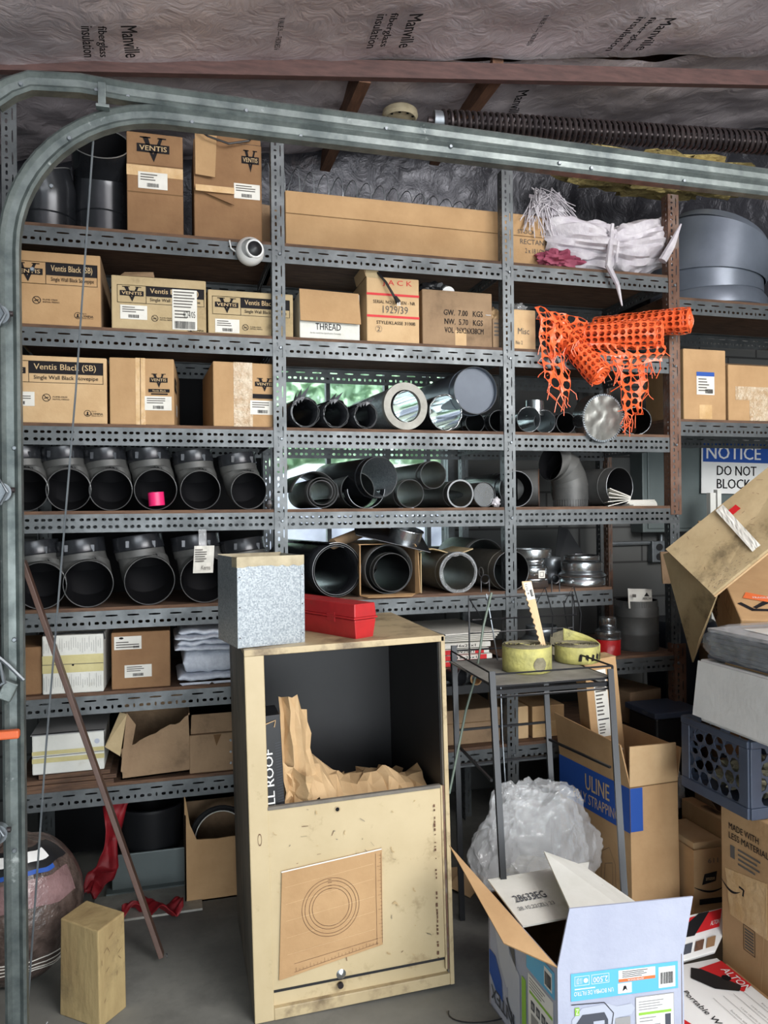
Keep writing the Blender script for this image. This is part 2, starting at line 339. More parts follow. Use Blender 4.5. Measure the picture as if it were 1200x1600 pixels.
def perf(b, L, Wd, M, pattern='A', t=0.002):
    """perforated strip: length along x, width along y, thickness along z"""
    def solid(x0, x1, y0, y1): b.add([(x0, y0, 0), (x1, y0, 0), (x1, y1, 0), (x0, y1, 0), (x0, y0, t), (x1, y0, t), (x1, y1, t), (x0, y1, t)], [(0, 3, 2, 1), (4, 5, 6, 7)], M)
    n = max(1, round(L/0.077)); p = L/n
    e = Wd*0.14
    solid(0, L, 0, e); solid(0, L, Wd-e, Wd)
    if pattern == 'A':
        ya, yb = e, Wd*0.52
        solid(0, L, yb, yb+Wd*0.06); yc, yd = yb+Wd*0.06, Wd-e
        for i in range(n):
            x = i*p
            for k in range(3): oct_hole(b, x+k*p/3, x+(k+1)*p/3, ya, yb, *((p*0.105, Wd*0.085) if k != 1 else (p*0.05, Wd*0.12)), 0, t, M)
            solid(x, x+p*0.2, yc, yd); oct_hole(b, x+p*0.2, x+p*0.8, yc, yd, p*0.29, Wd*0.05, 0, t, M); solid(x+p*0.8, x+p, yc, yd)
    else:
        ya, yb, yc, yd = e, Wd*0.46, Wd*0.54, Wd-e
        solid(0, L, yb, yc)
        for i in range(n):
            x = i*p
            for k in range(3):
                oct_hole(b, x+k*p*0.3+p*0.05, x+(k+1)*p*0.3+p*0.05, ya, yb, p*0.105, Wd*0.095, 0, t, M)
                oct_hole(b, x+k*p*0.3+p*0.05, x+(k+1)*p*0.3+p*0.05, yc, yd, p*0.1, Wd*0.08, 0, t, M)
            solid(x, x+p*0.05, ya, yb); solid(x+p*0.95, x+p, ya, yb); solid(x, x+p*0.05, yc, yd); solid(x+p*0.95, x+p, yc, yd)
    b.add([(0, 0, 0), (L, 0, 0), (L, 0, t), (0, 0, t), (0, Wd, 0), (L, Wd, 0), (L, Wd, t), (0, Wd, t)], [(0, 1, 2, 3), (4, 7, 6, 5)], M)
RX = Matrix.Rotation(pi/2, 4, 'X')
def Tm(x, y, z): return Matrix.Translation((x, y, z))
_cache = {}
def angle_beam(parent, x0, x1, y, ztop, pat='A', m='steel', name='beam', w=0.066, facing=-1):
    L = round(x1-x0, 3); key = (L, pat, m, w, facing)
    if key not in _cache:
        b = MB().use(m)
        perf(b, L, w, Tm(0, 0.002 if facing < 0 else 0, -w) @ RX, pat)
        if facing < 0: b.box(0, L, 0.002, 0.036, -0.002, 0)
        else: b.box(0, L, -0.036, -0.002, -0.002, 0)
        o = b.build(name, parent); _cache[key] = o.data
    else:
        o = bpy.data.objects.new(name, _cache[key]); C.objects.link(o); o.parent = parent
    o.location = (x0, y, ztop); return o
def bolt(par, x, y, z, r=0.0065):
    if 'bolt' not in _cache: _cache['bolt'] = MB().lathe([(0.0, 0.006), (0.7, 0.006), (1.0, 0.003), (1.0, 0.0)], 8, Matrix.Rotation(pi/2, 4, 'X')).build('bolt', par, 'zinc').data; o = [q for q in bpy.data.objects if q.data == _cache['bolt']][0]
    else: o = bpy.data.objects.new('bolt', _cache['bolt']); C.objects.link(o); o.parent = par
    o.scale = (r, 1, r); o.location = (x, y, z); return o
def side_beam(parent, x, y0, y1, ztop, m='steel', w=0.05):
    L = round(y1-y0, 3); b = MB().use(m)
    perf(b, L, w, Matrix.Translation((x, y0, ztop-w)) @ Matrix.Rotation(pi/2, 4, 'Z') @ RX, 'A'); b.build('side_beam', parent)
def angle_post(parent, x, y, z0, z1, m='steel', w=0.05, depth=0.042, back=False):
    b = MB().use(m); L = z1-z0
    # front flange in the XZ plane, side flange in the YZ plane
    M = Matrix(((0, 1, 0, 0), (0, 0, 1, 0), (1, 0, 0, 0), (0, 0, 0, 1)))
    perf(b, L, w, M, 'A')
    M2 = Matrix(((0, 0, 1, 0), (0, 1, 0, 0), (1, 0, 0, 0), (0, 0, 0, 1)))
    perf(b, L, depth, Matrix.Translation((0, 0.002 if not back else -depth, 0)) @ M2, 'A')
    o = b.build('post', parent, loc=(x, y, z0)); return o

YF, YB = 2.95, 3.52
DK = {1: 2.54, 2: 2.18, 3: 1.83, 4: 1.515, 5: 1.165, 6: 0.86, 7: 0.527}
XP = (-0.56, 0.382, 1.34, 2.14)
# ---------------------------------------------------------------- the room
def zc(x): return 3.12+0.16*max(-1.2, min(3.2, x))
def foil_sheet(name, x0, x1, y0, y1, nu, nv, amp, off, sag, seed):
    def fn(u, v):
        x = x0+(x1-x0)*u; y = y0+(y1-y0)*v
        n = noise.noise(V((x*2.2+seed, y*3.5, 0)))*1.0+noise.noise(V((x*7+seed, y*9, 3)))*0.4+abs(noise.noise(V((x*14, y*10+seed, 7))))*0.25
        return (x, y, zc(x)+off-sag*sin(pi*min(1, max(0, v)))-amp*n)
    b = MB().grid(fn, nu, nv); o = b.build(name, None, foil, smooth=True, sharp=180); return struct(o)
struct(MB().box(-8, 12, -14, 8.5, -0.1, 0).build('floor', None, 'concrete'))
cl = foil_sheet('ceiling', -0.95, 4.6, -3.5, 2.86, 150, 150, 0.022, 0.0, 0.0, 1.0)
cl2 = foil_sheet('ceiling', -0.95, 4.6, 2.9, 3.84, 170, 60, 0.035, 0.02, 0.02, 9.0)
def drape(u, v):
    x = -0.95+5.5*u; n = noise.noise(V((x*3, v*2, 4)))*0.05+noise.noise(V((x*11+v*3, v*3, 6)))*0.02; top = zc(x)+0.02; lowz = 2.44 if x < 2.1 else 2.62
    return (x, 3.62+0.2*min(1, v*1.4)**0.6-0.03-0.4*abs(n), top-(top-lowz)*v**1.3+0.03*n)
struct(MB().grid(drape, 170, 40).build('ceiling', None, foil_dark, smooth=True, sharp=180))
b = MB(); P0 = V((-0.95, 2.86, zc(-0.95)-0.02))
b.add([(x, y, zc(x)+dz) for x in (-0.95, 4.5) for y, dz in ((2.85, -0.006), (2.88, -0.006), (2.88, 0.06), (2.85, 0.06))], [(0, 1, 5, 4), (1, 2, 6, 5), (2, 3, 7, 6), (3, 0, 4, 7), (0, 3, 2, 1), (4, 5, 6, 7)])
struct(b.build('trim_1', None, 'redwood'))
for k, (x, ) in enumerate(((0.74,), (1.30,))):
    b = MB().box(-0.024, 0.024, 2.88, 3.84, -0.075, 0.02); o = b.build('trim_%d' % (k+2), None, 'joist', loc=(x, 0, zc(x))); struct(o)
# roof above the foil, so no daylight comes through
struct(MB().slab([(-0.95, -3.5, 3.35), (4.6, -3.5, 3.95), (4.6, 3.95, 3.95), (-0.95, 3.95, 3.35)][::-1], 0.05).build('roof', None, 'joist'))
# back wall with the window opening
WX0, WX1, WZ0, WZ1, WY = 0.42, 1.455, 1.28, 2.36, 3.85
b = MB(); b.box(-1, WX0, WY, WY+0.2, 0, 3.9); b.box(WX1, 4.6, WY, WY+0.2, 0, 3.9); b.box(WX0, WX1, WY, WY+0.2, 0, WZ0); b.box(WX0, WX1, WY, WY+0.2, WZ1, 3.9)
struct(b.build('wall_back', None, 'masonry'))
struct(MB().box(-1.1, -0.95, -3.5, 4.05, 0, 3.5).build('wall_left', None, 'panel'))
struct(MB().box(4.6, 4.75, -3.5, 4.05, 0, 4.0).build('wall_right', None, 'masonry'))
w = thing('window_1', None, None); w['kind'] = 'structure'
b = MB(); f = 0.035
b.box(WX0, WX1, WY-0.01, WY+0.06, WZ0, WZ0+f); b.box(WX0, WX1, WY-0.01, WY+0.06, WZ1-f, WZ1); b.box(WX0, WX0+f, WY-0.01, WY+0.06, WZ0+f, WZ1-f); b.box(WX1-f, WX1, WY-0.01, WY+0.06, WZ0+f, WZ1-f)
b.build('window_frame', w, 'steel')
for px in (512, 603, 667):
    p = oY(px, 630, WY+0.02); MB().box(p.x-0.011, p.x+0.011, WY+0.005, WY+0.045, WZ0+f, WZ1-f).build('window_bar', w, 'steel')
for z in (1.98,): MB().box(WX0+f, WX1-f, WY+0.008, WY+0.04, z-0.009, z+0.009).build('window_bar', w, 'steel')
MB().box(WX0+f, WX1-f, WY+0.02, WY+0.025, WZ0+f, WZ1-f).build('pane', w, 'glass')
MB().box(WX0-0.03, WX1+0.03, WY-0.05, WY+0.06, WZ0-0.03, WZ0).build('window_sill', w, 'steel')
# mortar-lined conduit on the block wall and cables
# ceiling lettering
def ceil_text(words, px, py, px2, py2, h, m='ink', y=None):
    """words printed on the facing, reading from pixel (px,py) towards (px2,py2)"""
    a = oZ(px, py, zc(oZ(px, py, 3.2).x)-0.02); a = oZ(px, py, zc(a.x)-0.034); c = oZ(px2, py2, zc(a.x)-0.034)
    u = c-a; u.z = 0.16*(u.x); L = u.length; v = V((u.y, -u.x, 0)); v.z = 0.16*v.x; v = -v
    d = Decal(a, u, v, 0.0)
    if d.n.z > 0: d = Decal(a, u, -v, 0.0)
    d.text(words, 0, 0, L, h, m, 2, 0.03); return d.build('printing', cl if a.y < 2.9 else cl2)
for x in ((640, 22, 622, 76), (1040, 28, 992, 78), (188, 40, 196, 90)): ceil_text('Manville', *x, 0.05)
for x in ((608, 20, 590, 74), (1015, 26, 965, 78), (148, 40, 152, 88)): ceil_text('fiberglass', *x, 0.036)
for x in ((590, 22, 572, 76), (998, 26, 945, 78), (126, 40, 131, 88)): ceil_text('insulation', *x, 0.036)
ceil_text('Manville', 810, 142, 790, 186, 0.05)
ceil_text('R VALUE 19 ------ THICKNESS 6', 436, 28, 428, 78, 0.02)
ceil_text('R VALUE 19 ------ THICKNESS 6', 850, 24, 822, 72, 0.02)

# ---------------------------------------------------------------- outdoors seen through the window
b = MB(); rr = random.Random(4)
struct(MB().box(-16, 20, 8.5, 40, -0.1, -0.02).build('ground', None, 'ground'))
def leafy(name, cx, cy, cz, rx, rz, n, label):
    t = thing(name, label, 'tree', (cx, cy, 0), group='trees beyond the window')
    MB().wire([(0, 0, 0), (0.05, 0, cz*0.5), (0, 0, cz)], [0.16, 0.12, 0.06], 8).build('trunk', t, 'joist')
    b = MB()
    for i in range(n):
        a = rr.uniform(0, 2*pi); q = rr.uniform(-1, 1); r = rr.uniform(0.75, 1)
        p = V((cos(a)*sqrt(1-q*q)*rx*r, sin(a)*sqrt(1-q*q)*rx*r, cz+q*rz*r)); s = rr.uniform(0.1, 0.2)
        u = V((rr.uniform(-1, 1), rr.uniform(-1, 1), rr.uniform(-1, 1))).normalized(); v = u.orthogonal().normalized()
        b.add([p-u*s, p+v*s*0.5, p+u*s, p-v*s*0.5], [(0, 1, 2, 3)])
    o = b.build('foliage', t, 'leaf'); o['kind'] = 'stuff'
leafy('leafy_tree', 1.6, 11.4, 3.2, 1.6, 1.7, 3200, 'pale green leafy tree filling the left window panes')
leafy('leafy_tree', 3.4, 17.0, 3.2, 2.6, 2.4, 5200, 'pale green leafy tree standing further off between the other two')
leafy('leafy_tree', 5.2, 12.0, 3.4, 1.7, 1.8, 3200, 'pale green leafy tree behind the right window panes')
o = MB().grid(lambda u, v: (0.6+u*1.9, 6.2+0.12*noise.noise(V((u*6, v*5, 0))), 0.0+v*1.75+0.1*sin(u*5)), 30, 20).build('tarpaulin', None, 'tarp', smooth=True, solid=0.01); tag(o, 'pale lilac tarpaulin draped outside below the window trees', 'tarpaulin')
t = thing('trailer', 'long white trailer side parked outside beyond the window', 'trailer', (1.2, 7.0, 0))
MB().box(0, 3.2, 0, 1.2, 0.4, 1.95).build('body', t, 'white'); MB().box(-0.02, 3.22, -0.02, 1.2, 1.5, 1.56).build('side_rail', t, 'redwood')
for x in (0.6, 2.6): MB().cyl((x, -0.02, 0.3), (x, 0.2, 0.3), 0.3, seg=24).build('wheel', t, 'rubber')

# ---------------------------------------------------------------- the slotted angle rack
rack = thing('storage_rack', 'tall grey slotted angle steel rack with seven rusty wooden shelves', 'shelving rack', (0, 0, 0))
angle_post(rack, XP[0], YF-0.004, 0, 2.95); angle_post(rack, XP[1], YF-0.004, 0, 2.93); angle_post(rack, XP[2], YF-0.004, 0, 2.92)
angle_post(rack, XP[3], YF-0.004, 1.475, 2.9, 'steel_rust', 0.055, 0.045); angle_post(rack, XP[3]+0.01, YF-0.004, 0, 0.9, 'steel_rust', 0.06, 0.045)
for i, x in enumerate(XP): angle_post(rack, x+0.02, YB+0.01, 0, 2.7, 'steel_rust' if i == 3 else 'steel', back=True)
PAT = {3: 'B', 4: 'B'}
for k, z in DK.items():
    for j in range(3):
        x0, x1 = XP[j]+0.01, XP[j+1]+0.045
        if k == 5 and j == 2: x1 = 1.845
        zz = z-0.012
        bm_ = angle_beam(rack, x0, x1, YF, zz, PAT.get(k, 'A'))
        angle_beam(rack, x0, x1, YB, zz, PAT.get(k, 'A'), facing=1)
        dk = MB().box(x0+0.005, x1-0.003, YF+0.002, YB-0.002, -0.012, 0).build('shelf_board', rack, 'ply' if k != 3 else 'ply', loc=(0, 0, z))
    for x in (XP[0]+0.003, XP[1]+0.003, XP[2]+0.003, XP[3]+0.006):
        if x > 2 and k == 5: x = 1.82
        side_beam(rack, x, YF+0.04, YB-0.03, z-0.014)
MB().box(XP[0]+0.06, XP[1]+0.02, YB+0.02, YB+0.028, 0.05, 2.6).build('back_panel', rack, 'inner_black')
for z in DK.values():
    for x in XP:
        if x > 2 and z < 1.3 and z > 0.9: continue
        bolt(rack, x+0.03, YF-0.004, z-0.045)

# right-hand rack
rk = thing('storage_rack', 'shorter grey slotted steel rack at right edge carrying a grey duct hood', 'shelving rack', (0, 0, 0))
for z in (2.47, 1.905):
    angle_beam(rk, 2.21, 3.95, 3.06, z, 'A'); angle_beam(rk, 2.21, 3.95, 3.66, z, 'A', facing=1)
    MB().box(2.21, 3.95, 3.062, 3.655, 0, 0.012).build('shelf_board', rk, 'ply', loc=(0, 0, z))
for x in (2.225, 3.9):
    angle_post(rk, x, 3.07 if x < 3 else 3.05, 0, 2.5); angle_post(rk, x, 3.67, 0, 2.5)

# ---------------------------------------------------------------- garage door hardware
TY = 2.2
PROF = [(-0.026, 0.02), (-0.026, -0.012), (-0.019, -0.018), (-0.009, -0.008), (0.009, -0.008), (0.019, -0.018), (0.026, -0.012), (0.026, 0.02)]
def sweep_track(pts, y, b):
    rs = []
    for i, p in enumerate(pts):
        a = V(pts[max(0, i-1)]); c = V(pts[min(len(pts)-1, i+1)]); t = (c-a).normalized(); n = V((-t.y, t.x))
        rs.append([V((p[0]+n.x*q, y+d, p[1]+n.y*q)) for q, d in PROF])
    return b.rings(rs, True)
XL = -0.402; zl0 = oY(220, 178, TY).z; pr_ = oY(1200, 297, TY); R = 0.40
pts = [(XL, 0.04)]+[(XL, z) for z in (0.8, 1.6, zl0-R)]+[(XL+R-R*cos(a), zl0-R+R*sin(a)) for a in [pi/2*i/14 for i in range(1, 15)]]+[(XL+R+(3.6-XL-R)*i/6, zl0+(pr_.z-zl0)*i/6*(3.6-XL-R)/(pr_.x-XL-R)) for i in range(1, 7)]
tr = thing('garage_door_track', 'lower galvanised garage door track curving up from the floor at left', 'door track')
sweep_track(pts, TY, MB()).build('rail', tr, 'track', smooth=True)
for px, py in ((108, 215), (80, 290), (50, 420), (22, 700), (22, 1000), (22, 1330), (300, 190), (470, 212), (705, 228), (925, 262), (1070, 282)):
    p = oY(px, py, TY-0.014); bolt(tr, p.x, TY-0.008, p.z)
MB().box(XL-0.07, XL+0.03, TY-0.02, TY+0.06, 0, 0.045).build('floor_bracket', tr, 'zinc')
u0 = oY(35, 133, TY); u1 = oY(200, 146, TY); u2 = oY(1200, 278, TY)
tr2 = thing('garage_door_track', 'upper galvanised garage door track running just above the curved one', 'door track')
dz = (u2.z-u1.z)/(u2.x-u1.x)
pts = [(u0.x-0.07, u0.z-0.05), (u0.x-0.03, u0.z-0.015), (u0.x+0.02, u0.z+0.01)]+[(u1.x-0.12, u1.z+0.006), (u1.x, u1.z)]+[(u1.x+(3.6-u1.x)*i/4, u1.z+dz*(3.6-u1.x)*i/4) for i in range(1, 5)]
sweep_track(pts, TY, MB()).build('rail', tr2, 'track', smooth=True)
for px, py in ((32, 130), (150, 140), (200, 150), (385, 172), (604, 200), (875, 254), (1035, 263)):
    p = oY(px, py, TY-0.014); bolt(tr2, p.x, TY-0.008, p.z)
p = oY(158, 150, TY-0.02); b = MB(); b.box(p.x-0.008, p.x+0.012, TY-0.026, TY-0.02, p.z-0.035, p.z+0.035); b.box(p.x-0.012, p.x+0.022, TY-0.045, TY-0.02, p.z-0.04, p.z-0.032); b.build('hanger_clip', tr2, 'track', bevel=0.001)
p = oY(605, 203, TY); MB().box(p.x, p.x+0.03, TY-0.005, TY+0.12, p.z+0.03, p.z+0.036).build('hanger_clip', tr2, 'zinc')
# jamb post and rollers on the far left
jb = thing('door_jamb_post', 'grey steel jamb post along the left frame edge', 'door post', (-0.49, TY+0.05, 0))
b = MB(); b.box(-0.14, 0.012, 0, 0.012, 0, 2.72); b.box(0.0, 0.012, 0.012, 0.07, 0, 2.72); b.build('flange', jb, 'track')
for z in (0.4, 0.8, 1.2, 1.6, 2.0, 2.4): bolt(jb, -0.03, -0.001, z)
def roller(px, py, label):
    p = oY(px, py, TY+0.0); t = thing('track_roller', label, 'roller', (p.x-0.03, TY-0.04, p.z), group=None)
    MB().cyl((0, -0.012, 0), (0, 0.012, 0), 0.024, seg=20).build('wheel', t, 'zinc', smooth=True)
    b = MB(); b.cyl((-0.11, 0, 0.006), (0.03, 0, 0.006), 0.007); b.build('shaft', t, 'spring')
    b = MB(); b.box(-0.1, -0.02, -0.02, -0.014, -0.03, 0.03); b.box(-0.04, -0.03, -0.03, -0.014, -0.04, -0.01); b.build('hinge_plate', t, 'track', bevel=0.003)
    b = MB(); b.wire([(0.0, -0.02, 0.03), (0.016, -0.022, 0.0), (0.0, -0.02, -0.03), (-0.03, -0.02, -0.036), (-0.05, -0.02, 0)], 0.004, 6, True); b.build('cotter_loop', t, 'zinc')
for px, py, l in ((28, 770, 'metal door roller on the left track beside the black elbows'), (25, 500, 'metal door roller on the left track, topmost of the rollers'), (22, 1290, 'metal door roller on the left track beside the bag of peat')): roller(px, py, l)
p = oY(0, 1035, TY-0.03); t = thing('cable_clamp', 'frayed steel cable end with clamp beside the left track', 'cable clamp', (p.x, p.y, p.z))
MB().wire([(-0.06, 0, 0.06), (-0.02, 0, 0.03), (0.02, 0, -0.01), (0.055, 0, -0.05)], 0.005).build('cable_end', t, 'zinc')
MB().box(0.03, 0.065, -0.008, 0.008, -0.085, -0.035, Matrix.Rotation(radians(25), 4, 'Y')).build('ferrule', t, 'track', bevel=0.003)
b = MB(); b.wire([(0.0, -0.01, 0), (0.012, -0.012, -0.05), (-0.02, -0.01, -0.07), (-0.05, -0.01, -0.03), (-0.03, -0.01, 0.0)], 0.006, 6, True); b.build('clamp_ring', t, 'zinc')
p = oY(16, 1145, TY-0.03); t = thing('release_handle', 'small orange handle at the left track above the lowest roller', 'handle', (p.x, TY-0.045, p.z))
MB().box(-0.07, 0.025, -0.012, 0.012, -0.011, 0.011).build('grip', t, 'orange_metal', bevel=0.005)
b = MB(); b.box(-0.1, -0.03, 0.012, 0.02, -0.03, 0.06); b.build('bracket', t, 'zinc')
# lift cable
a = oY(147, 200, TY+0.03); c = oY(42, 1590, TY+0.03); c.z = max(c.z, 0.02)
tag(MB().wire([a, a.lerp(c, 0.3)+V((0.004, 0, 0)), a.lerp(c, 0.7)-V((0.003, 0, 0)), c], 0.0028, 6).build('lift_cable', None, 'zinc'), 'thin steel lift cable hanging in front of the left shelves', 'cable')
b = MB(); rr = random.Random(2)
for i in range(26):
    s = V((-0.43+rr.uniform(-0.06, 0.06), TY-0.0+rr.uniform(-0.05, 0.05), 0)); b.wire([s+V((0, 0, 0.0)), s+V((rr.uniform(-0.03, 0.03), 0, rr.uniform(0.03, 0.09))), s+V((rr.uniform(-0.06, 0.06), 0, rr.uniform(0.06, 0.16)))], 0.0018, 4)
tag(b.build('frayed_cord', None, 'ink_light'), 'tangle of frayed grey cord at the foot of the left track', 'cord')
# spring
a = oY(690, 192, 2.62); c = oY(1260, 232, 2.42); c.z = a.z = (a.z+c.z)/2+0.0
a = oZ(690, 190, a.z); c = oZ(1230, 226, a.z)
sp = thing('torsion_spring', 'long dark coiled garage door spring above the tracks', 'spring', a)
d = c-a; t_ = d.normalized(); n1 = t_.orthogonal().normalized(); n2 = t_.cross(n1); N_ = 62; Ls = d.length
pts = [t_*(Ls*i/(N_*12))+n1*cos(2*pi*i/12)*0.037+n2*sin(2*pi*i/12)*0.037 for i in range(N_*12+1)]
MB().wire(pts, 0.0068, 6).build('coil', sp, 'spring', smooth=True)
MB().cyl(-t_*0.05, t_*(Ls+0.02), 0.014).build('shaft', sp, 'spring', smooth=True)
MB().cyl(-t_*0.03, t_*0.012, 0.036).build('cone', sp, 'zinc', smooth=True)
# round ceiling fitting
p = oZ(625, 182, zc(oZ(625, 182, 3.2).x)-0.06)
fx = thing('ceiling_rose', 'round grey perforated fitting on the foil ceiling above the tracks', 'ceiling fitting', (p.x, p.y, p.z))
MB().lathe([(0.062, 0.03), (0.075, 0.02), (0.078, 0.0), (0.068, -0.012), (0.05, -0.008), (0.03, -0.014), (0.0, -0.016)], 32).build('ring', fx, 'galv_tape', smooth=True)
for i in range(10): MB().cyl((cos(i*pi/5)*0.058, sin(i*pi/5)*0.058, -0.012), (cos(i*pi/5)*0.058, sin(i*pi/5)*0.058, -0.002), 0.006, seg=8).build('hole', fx, 'inner_black')
# electrical panel, sign, conduit, socket on the back wall
p0 = oY(1003, 832, WY-0.11); p1 = oY(1100, 690, WY-0.11)
ep = thing('electrical_panel', 'grey electrical panel box on the block wall behind the rack end', 'electrical panel', (p0.x, WY-0.12, p0.z))
MB().box(0, 0.62, 0, 0.12, 0, 0.62).build('body', ep, 'panel', bevel=0.004); MB().box(0.03, 0.59, -0.008, 0, 0.02, 0.6).build('door', ep, 'panel', bevel=0.003); MB().box(0.2, 0.212, -0.016, -0.008, 0.26, 0.3).build('latch', ep, 'black')
p = oY(1035, 862, WY-0.06)
so = thing('power_socket', 'grey double power socket box below the electrical panel', 'socket', (p.x-0.05, WY-0.05, p.z-0.06))
MB().box(-0.008, 0.082, 0, 0.05, 0, 0.12).build('body', so, 'zinc', bevel=0.004)
for z in (0.032, 0.086):
    q = MB().cyl((0.037, -0.006, z), (0.037, 0.0, z), 0.02, seg=20).build('receptacle', so, 'black_plastic')
p = oY(950, 850, WY-0.02); q = oY(1020, 848, WY-0.02)
tag(MB().wire([(p.x, p.y, p.z), (q.x, q.y, q.z)], 0.012, 8).build('conduit', None, 'zinc', smooth=True), 'short horizontal grey conduit leading to the power socket', 'conduit')
for k, px in enumerate((1033, 1052)):
    p = oY(px, 835, WY-0.03); tag(MB().wire([p, p-V((0, 0, 0.13))], 0.01, 8).build('conduit', None, 'zinc', smooth=True), ('left' if k == 0 else 'right')+' of two short pipes dropping under the electrical panel', 'conduit')
# notice sign
p0 = oY(1096, 768, 3.7); p1 = oY(1098, 688, 3.7); sw = 0.46; sh = p1.z-p0.z
sg = thing('notice_sign', 'blue and white notice sign hung behind the right-hand boxes', 'sign', (p0.x, 3.7, p0.z-0.01), rot=(0, radians(1), 0))
MB().box(0, sw, 0, 0.006, 0, sh+0.01).build('board', sg, 'white', bevel=0.002)
d = Decal((0, 0, 0), (1, 0, 0), (0, 0, 1)); d.rect(0.008, sh*0.62, sw-0.008, sh-0.0, 'blue_print'); d.text('NOTICE', 0.03, sh*0.68, 0.40, sh*0.93, 'white', 2, 0.02)
d.text('DO NOT', 0.1, sh*0.36, 0.37, sh*0.55, 'ink', 2, 0.02); d.text('BLOCK', 0.1, sh*0.1, 0.33, sh*0.29, 'ink', 2, 0.02); d.build('printing', sg)
# yellow fibreglass hanging through the foil
def blob(cx, cy, cz, sx, sy, sz, seed, amp=0.25, nu=24, nv=14, f=2.5):
    def fn(u, v):
        a = 2*pi*u; e = pi*(v-0.5); d = V((cos(a)*cos(e), sin(a)*cos(e), sin(e))); k = 1+amp*noise.noise(d*f+V((seed, 0, 0)))+amp*0.4*noise.noise(d*f*3+V((seed, 0, 0)))
        return (cx+sx*d.x*k, cy+sy*d.y*k, cz+sz*d.z*k)
    return MB().grid(fn, nu, nv)
p = oY(1000, 285, 3.2)
tag(blob(p.x+0.15, 3.25, p.z+0.07, 0.5, 0.2, 0.05, 3, 0.5, 40, 20, 4).build('fibreglass_batt', None, 'fibre', smooth=True), 'torn yellow fibreglass insulation hanging below the foil at right', 'insulation')
# dome camera
p = oY(391, 392, YF-0.03)
dc = thing('security_camera', 'white dome security camera on the top shelf beam', 'camera', (p.x, YF-0.004, p.z))
Mx = Matrix.Rotation(pi/2, 4, 'X')
MB().lathe([(0.0, 0.0), (0.05, 0.0), (0.053, 0.012), (0.052, 0.03), (0.046, 0.045), (0.036, 0.056)], 32, Mx).build('housing', dc, 'white', smooth=True)
MB().lathe([(0.036, 0.054), (0.034, 0.06), (0.028, 0.058), (0.027, 0.05)], 32, Matrix.Rotation(radians(14), 4, 'Z') @ Mx).build('collar', dc, 'white', smooth=True)
MB().lathe([(0.03, 0.048), (0.027, 0.062), (0.016, 0.07), (0, 0.073)], 28, Matrix.Rotation(radians(14), 4, 'Z') @ Mx).build('lens_dome', dc, 'black_plastic', smooth=True)
MB().wire([(-0.05, 0, 0), (-0.07, -0.01, 0.01), (-0.075, -0.005, 0.04)], 0.003).build('cable', dc, 'white')
# ---------------------------------------------------------------- cartons
def carton(name, label, px0, px1, pyt, pyb, Yf, zb, depth, m='kraft', rz=0, cat='box', group=None, bevel=0.004, X=None, body='body'):
    """closed carton; its front face spans the pixel columns px0..px1 at distance Yf"""
    a = oY(px0, (pyt+pyb)/2, Yf); b_ = oY(px1, (pyt+pyb)/2, Yf); t = oY((px0+px1)/2, pyt, Yf)
    w = (b_.x-a.x)/cos(radians(rz)); h = t.z-zb
    T = thing(name, label, cat, (a.x, Yf, zb), rz, group)
    MB().box(0, w, 0, depth, 0, h).build(body, T, m, bevel=bevel)
    return T, w, h
def front(T, w=0, h=0): return Decal((0, 0, 0), (1, 0, 0), (0, 0, 1))
def logoV(D, x0, y0, x1, y1, inv='ink_beige'):
    w = x1-x0; h = y1-y0; cx = (x0+x1)/2
    D.rect(x0, y0+h*0.38, x1, y0+h*0.72, 'ink', 1)
    D.poly([(cx-w*0.33, y1), (cx-w*0.16, y1), (cx+0.0, y0+h*0.3), (cx+w*0.2, y1), (cx+w*0.3, y1), (cx+w*0.02, y0)], 'ink', 1)
    D.rect(cx-w*0.4, y1-h*0.05, cx-w*0.08, y1, 'ink', 1); D.rect(cx+w*0.14, y1-h*0.05, cx+w*0.4, y1, 'ink', 1)
    D.rect(x0+w*0.02, y0+h*0.42, x1-w*0.02, y0+h*0.68, 'ink', 2); D.text('VENTIS', x0+w*0.08, y0+h*0.45, x1-w*0.08, y0+h*0.65, inv, 3, 0.015)
def nosmoke(D, cx, cy, r):
    D.ring(cx, cy, r, r*0.16, 'ink', 1); D.line(cx-r*0.65, cy+r*0.65, cx+r*0.65, cy-r*0.65, r*0.16, 'ink', 1); D.line(cx-r*0.55, cy-r*0.2, cx+r*0.5, cy+r*0.1, r*0.22, 'ink', 1)
    D.text('FUME-FREE', cx+r*1.5, cy+r*0.05, cx+r*5, cy+r*0.4, 'ink', 2, 0.01); D.text('INITIAL FIRING', cx+r*1.5, cy-r*0.55, cx+r*5.4, cy-r*0.2, 'ink', 2, 0.01)
def olympia(D, x, y, s):
    D.ring(x, y, s, s*0.15, 'ink', 1); D.line(x, y-s*0.6, x, y+s*0.5, s*0.4, 'ink', 1); D.rect(x-s*0.5, y-s*0.6, x+s*0.5, y-s*0.35, 'ink', 1)
    D.text('Mfg By:', x+s*1.1, y+s*0.4, x+s*2.6, y+s*0.8, 'ink', 2); D.text('LYMPIA', x+s*1.1, y-s*0.5, x+s*4.4, y+s*0.15, 'ink', 2, 0.02); D.text('CHIMNEY SUPPLY INC', x+s*1.1, y-s*0.95, x+s*4.4, y-s*0.65, 'ink', 2)
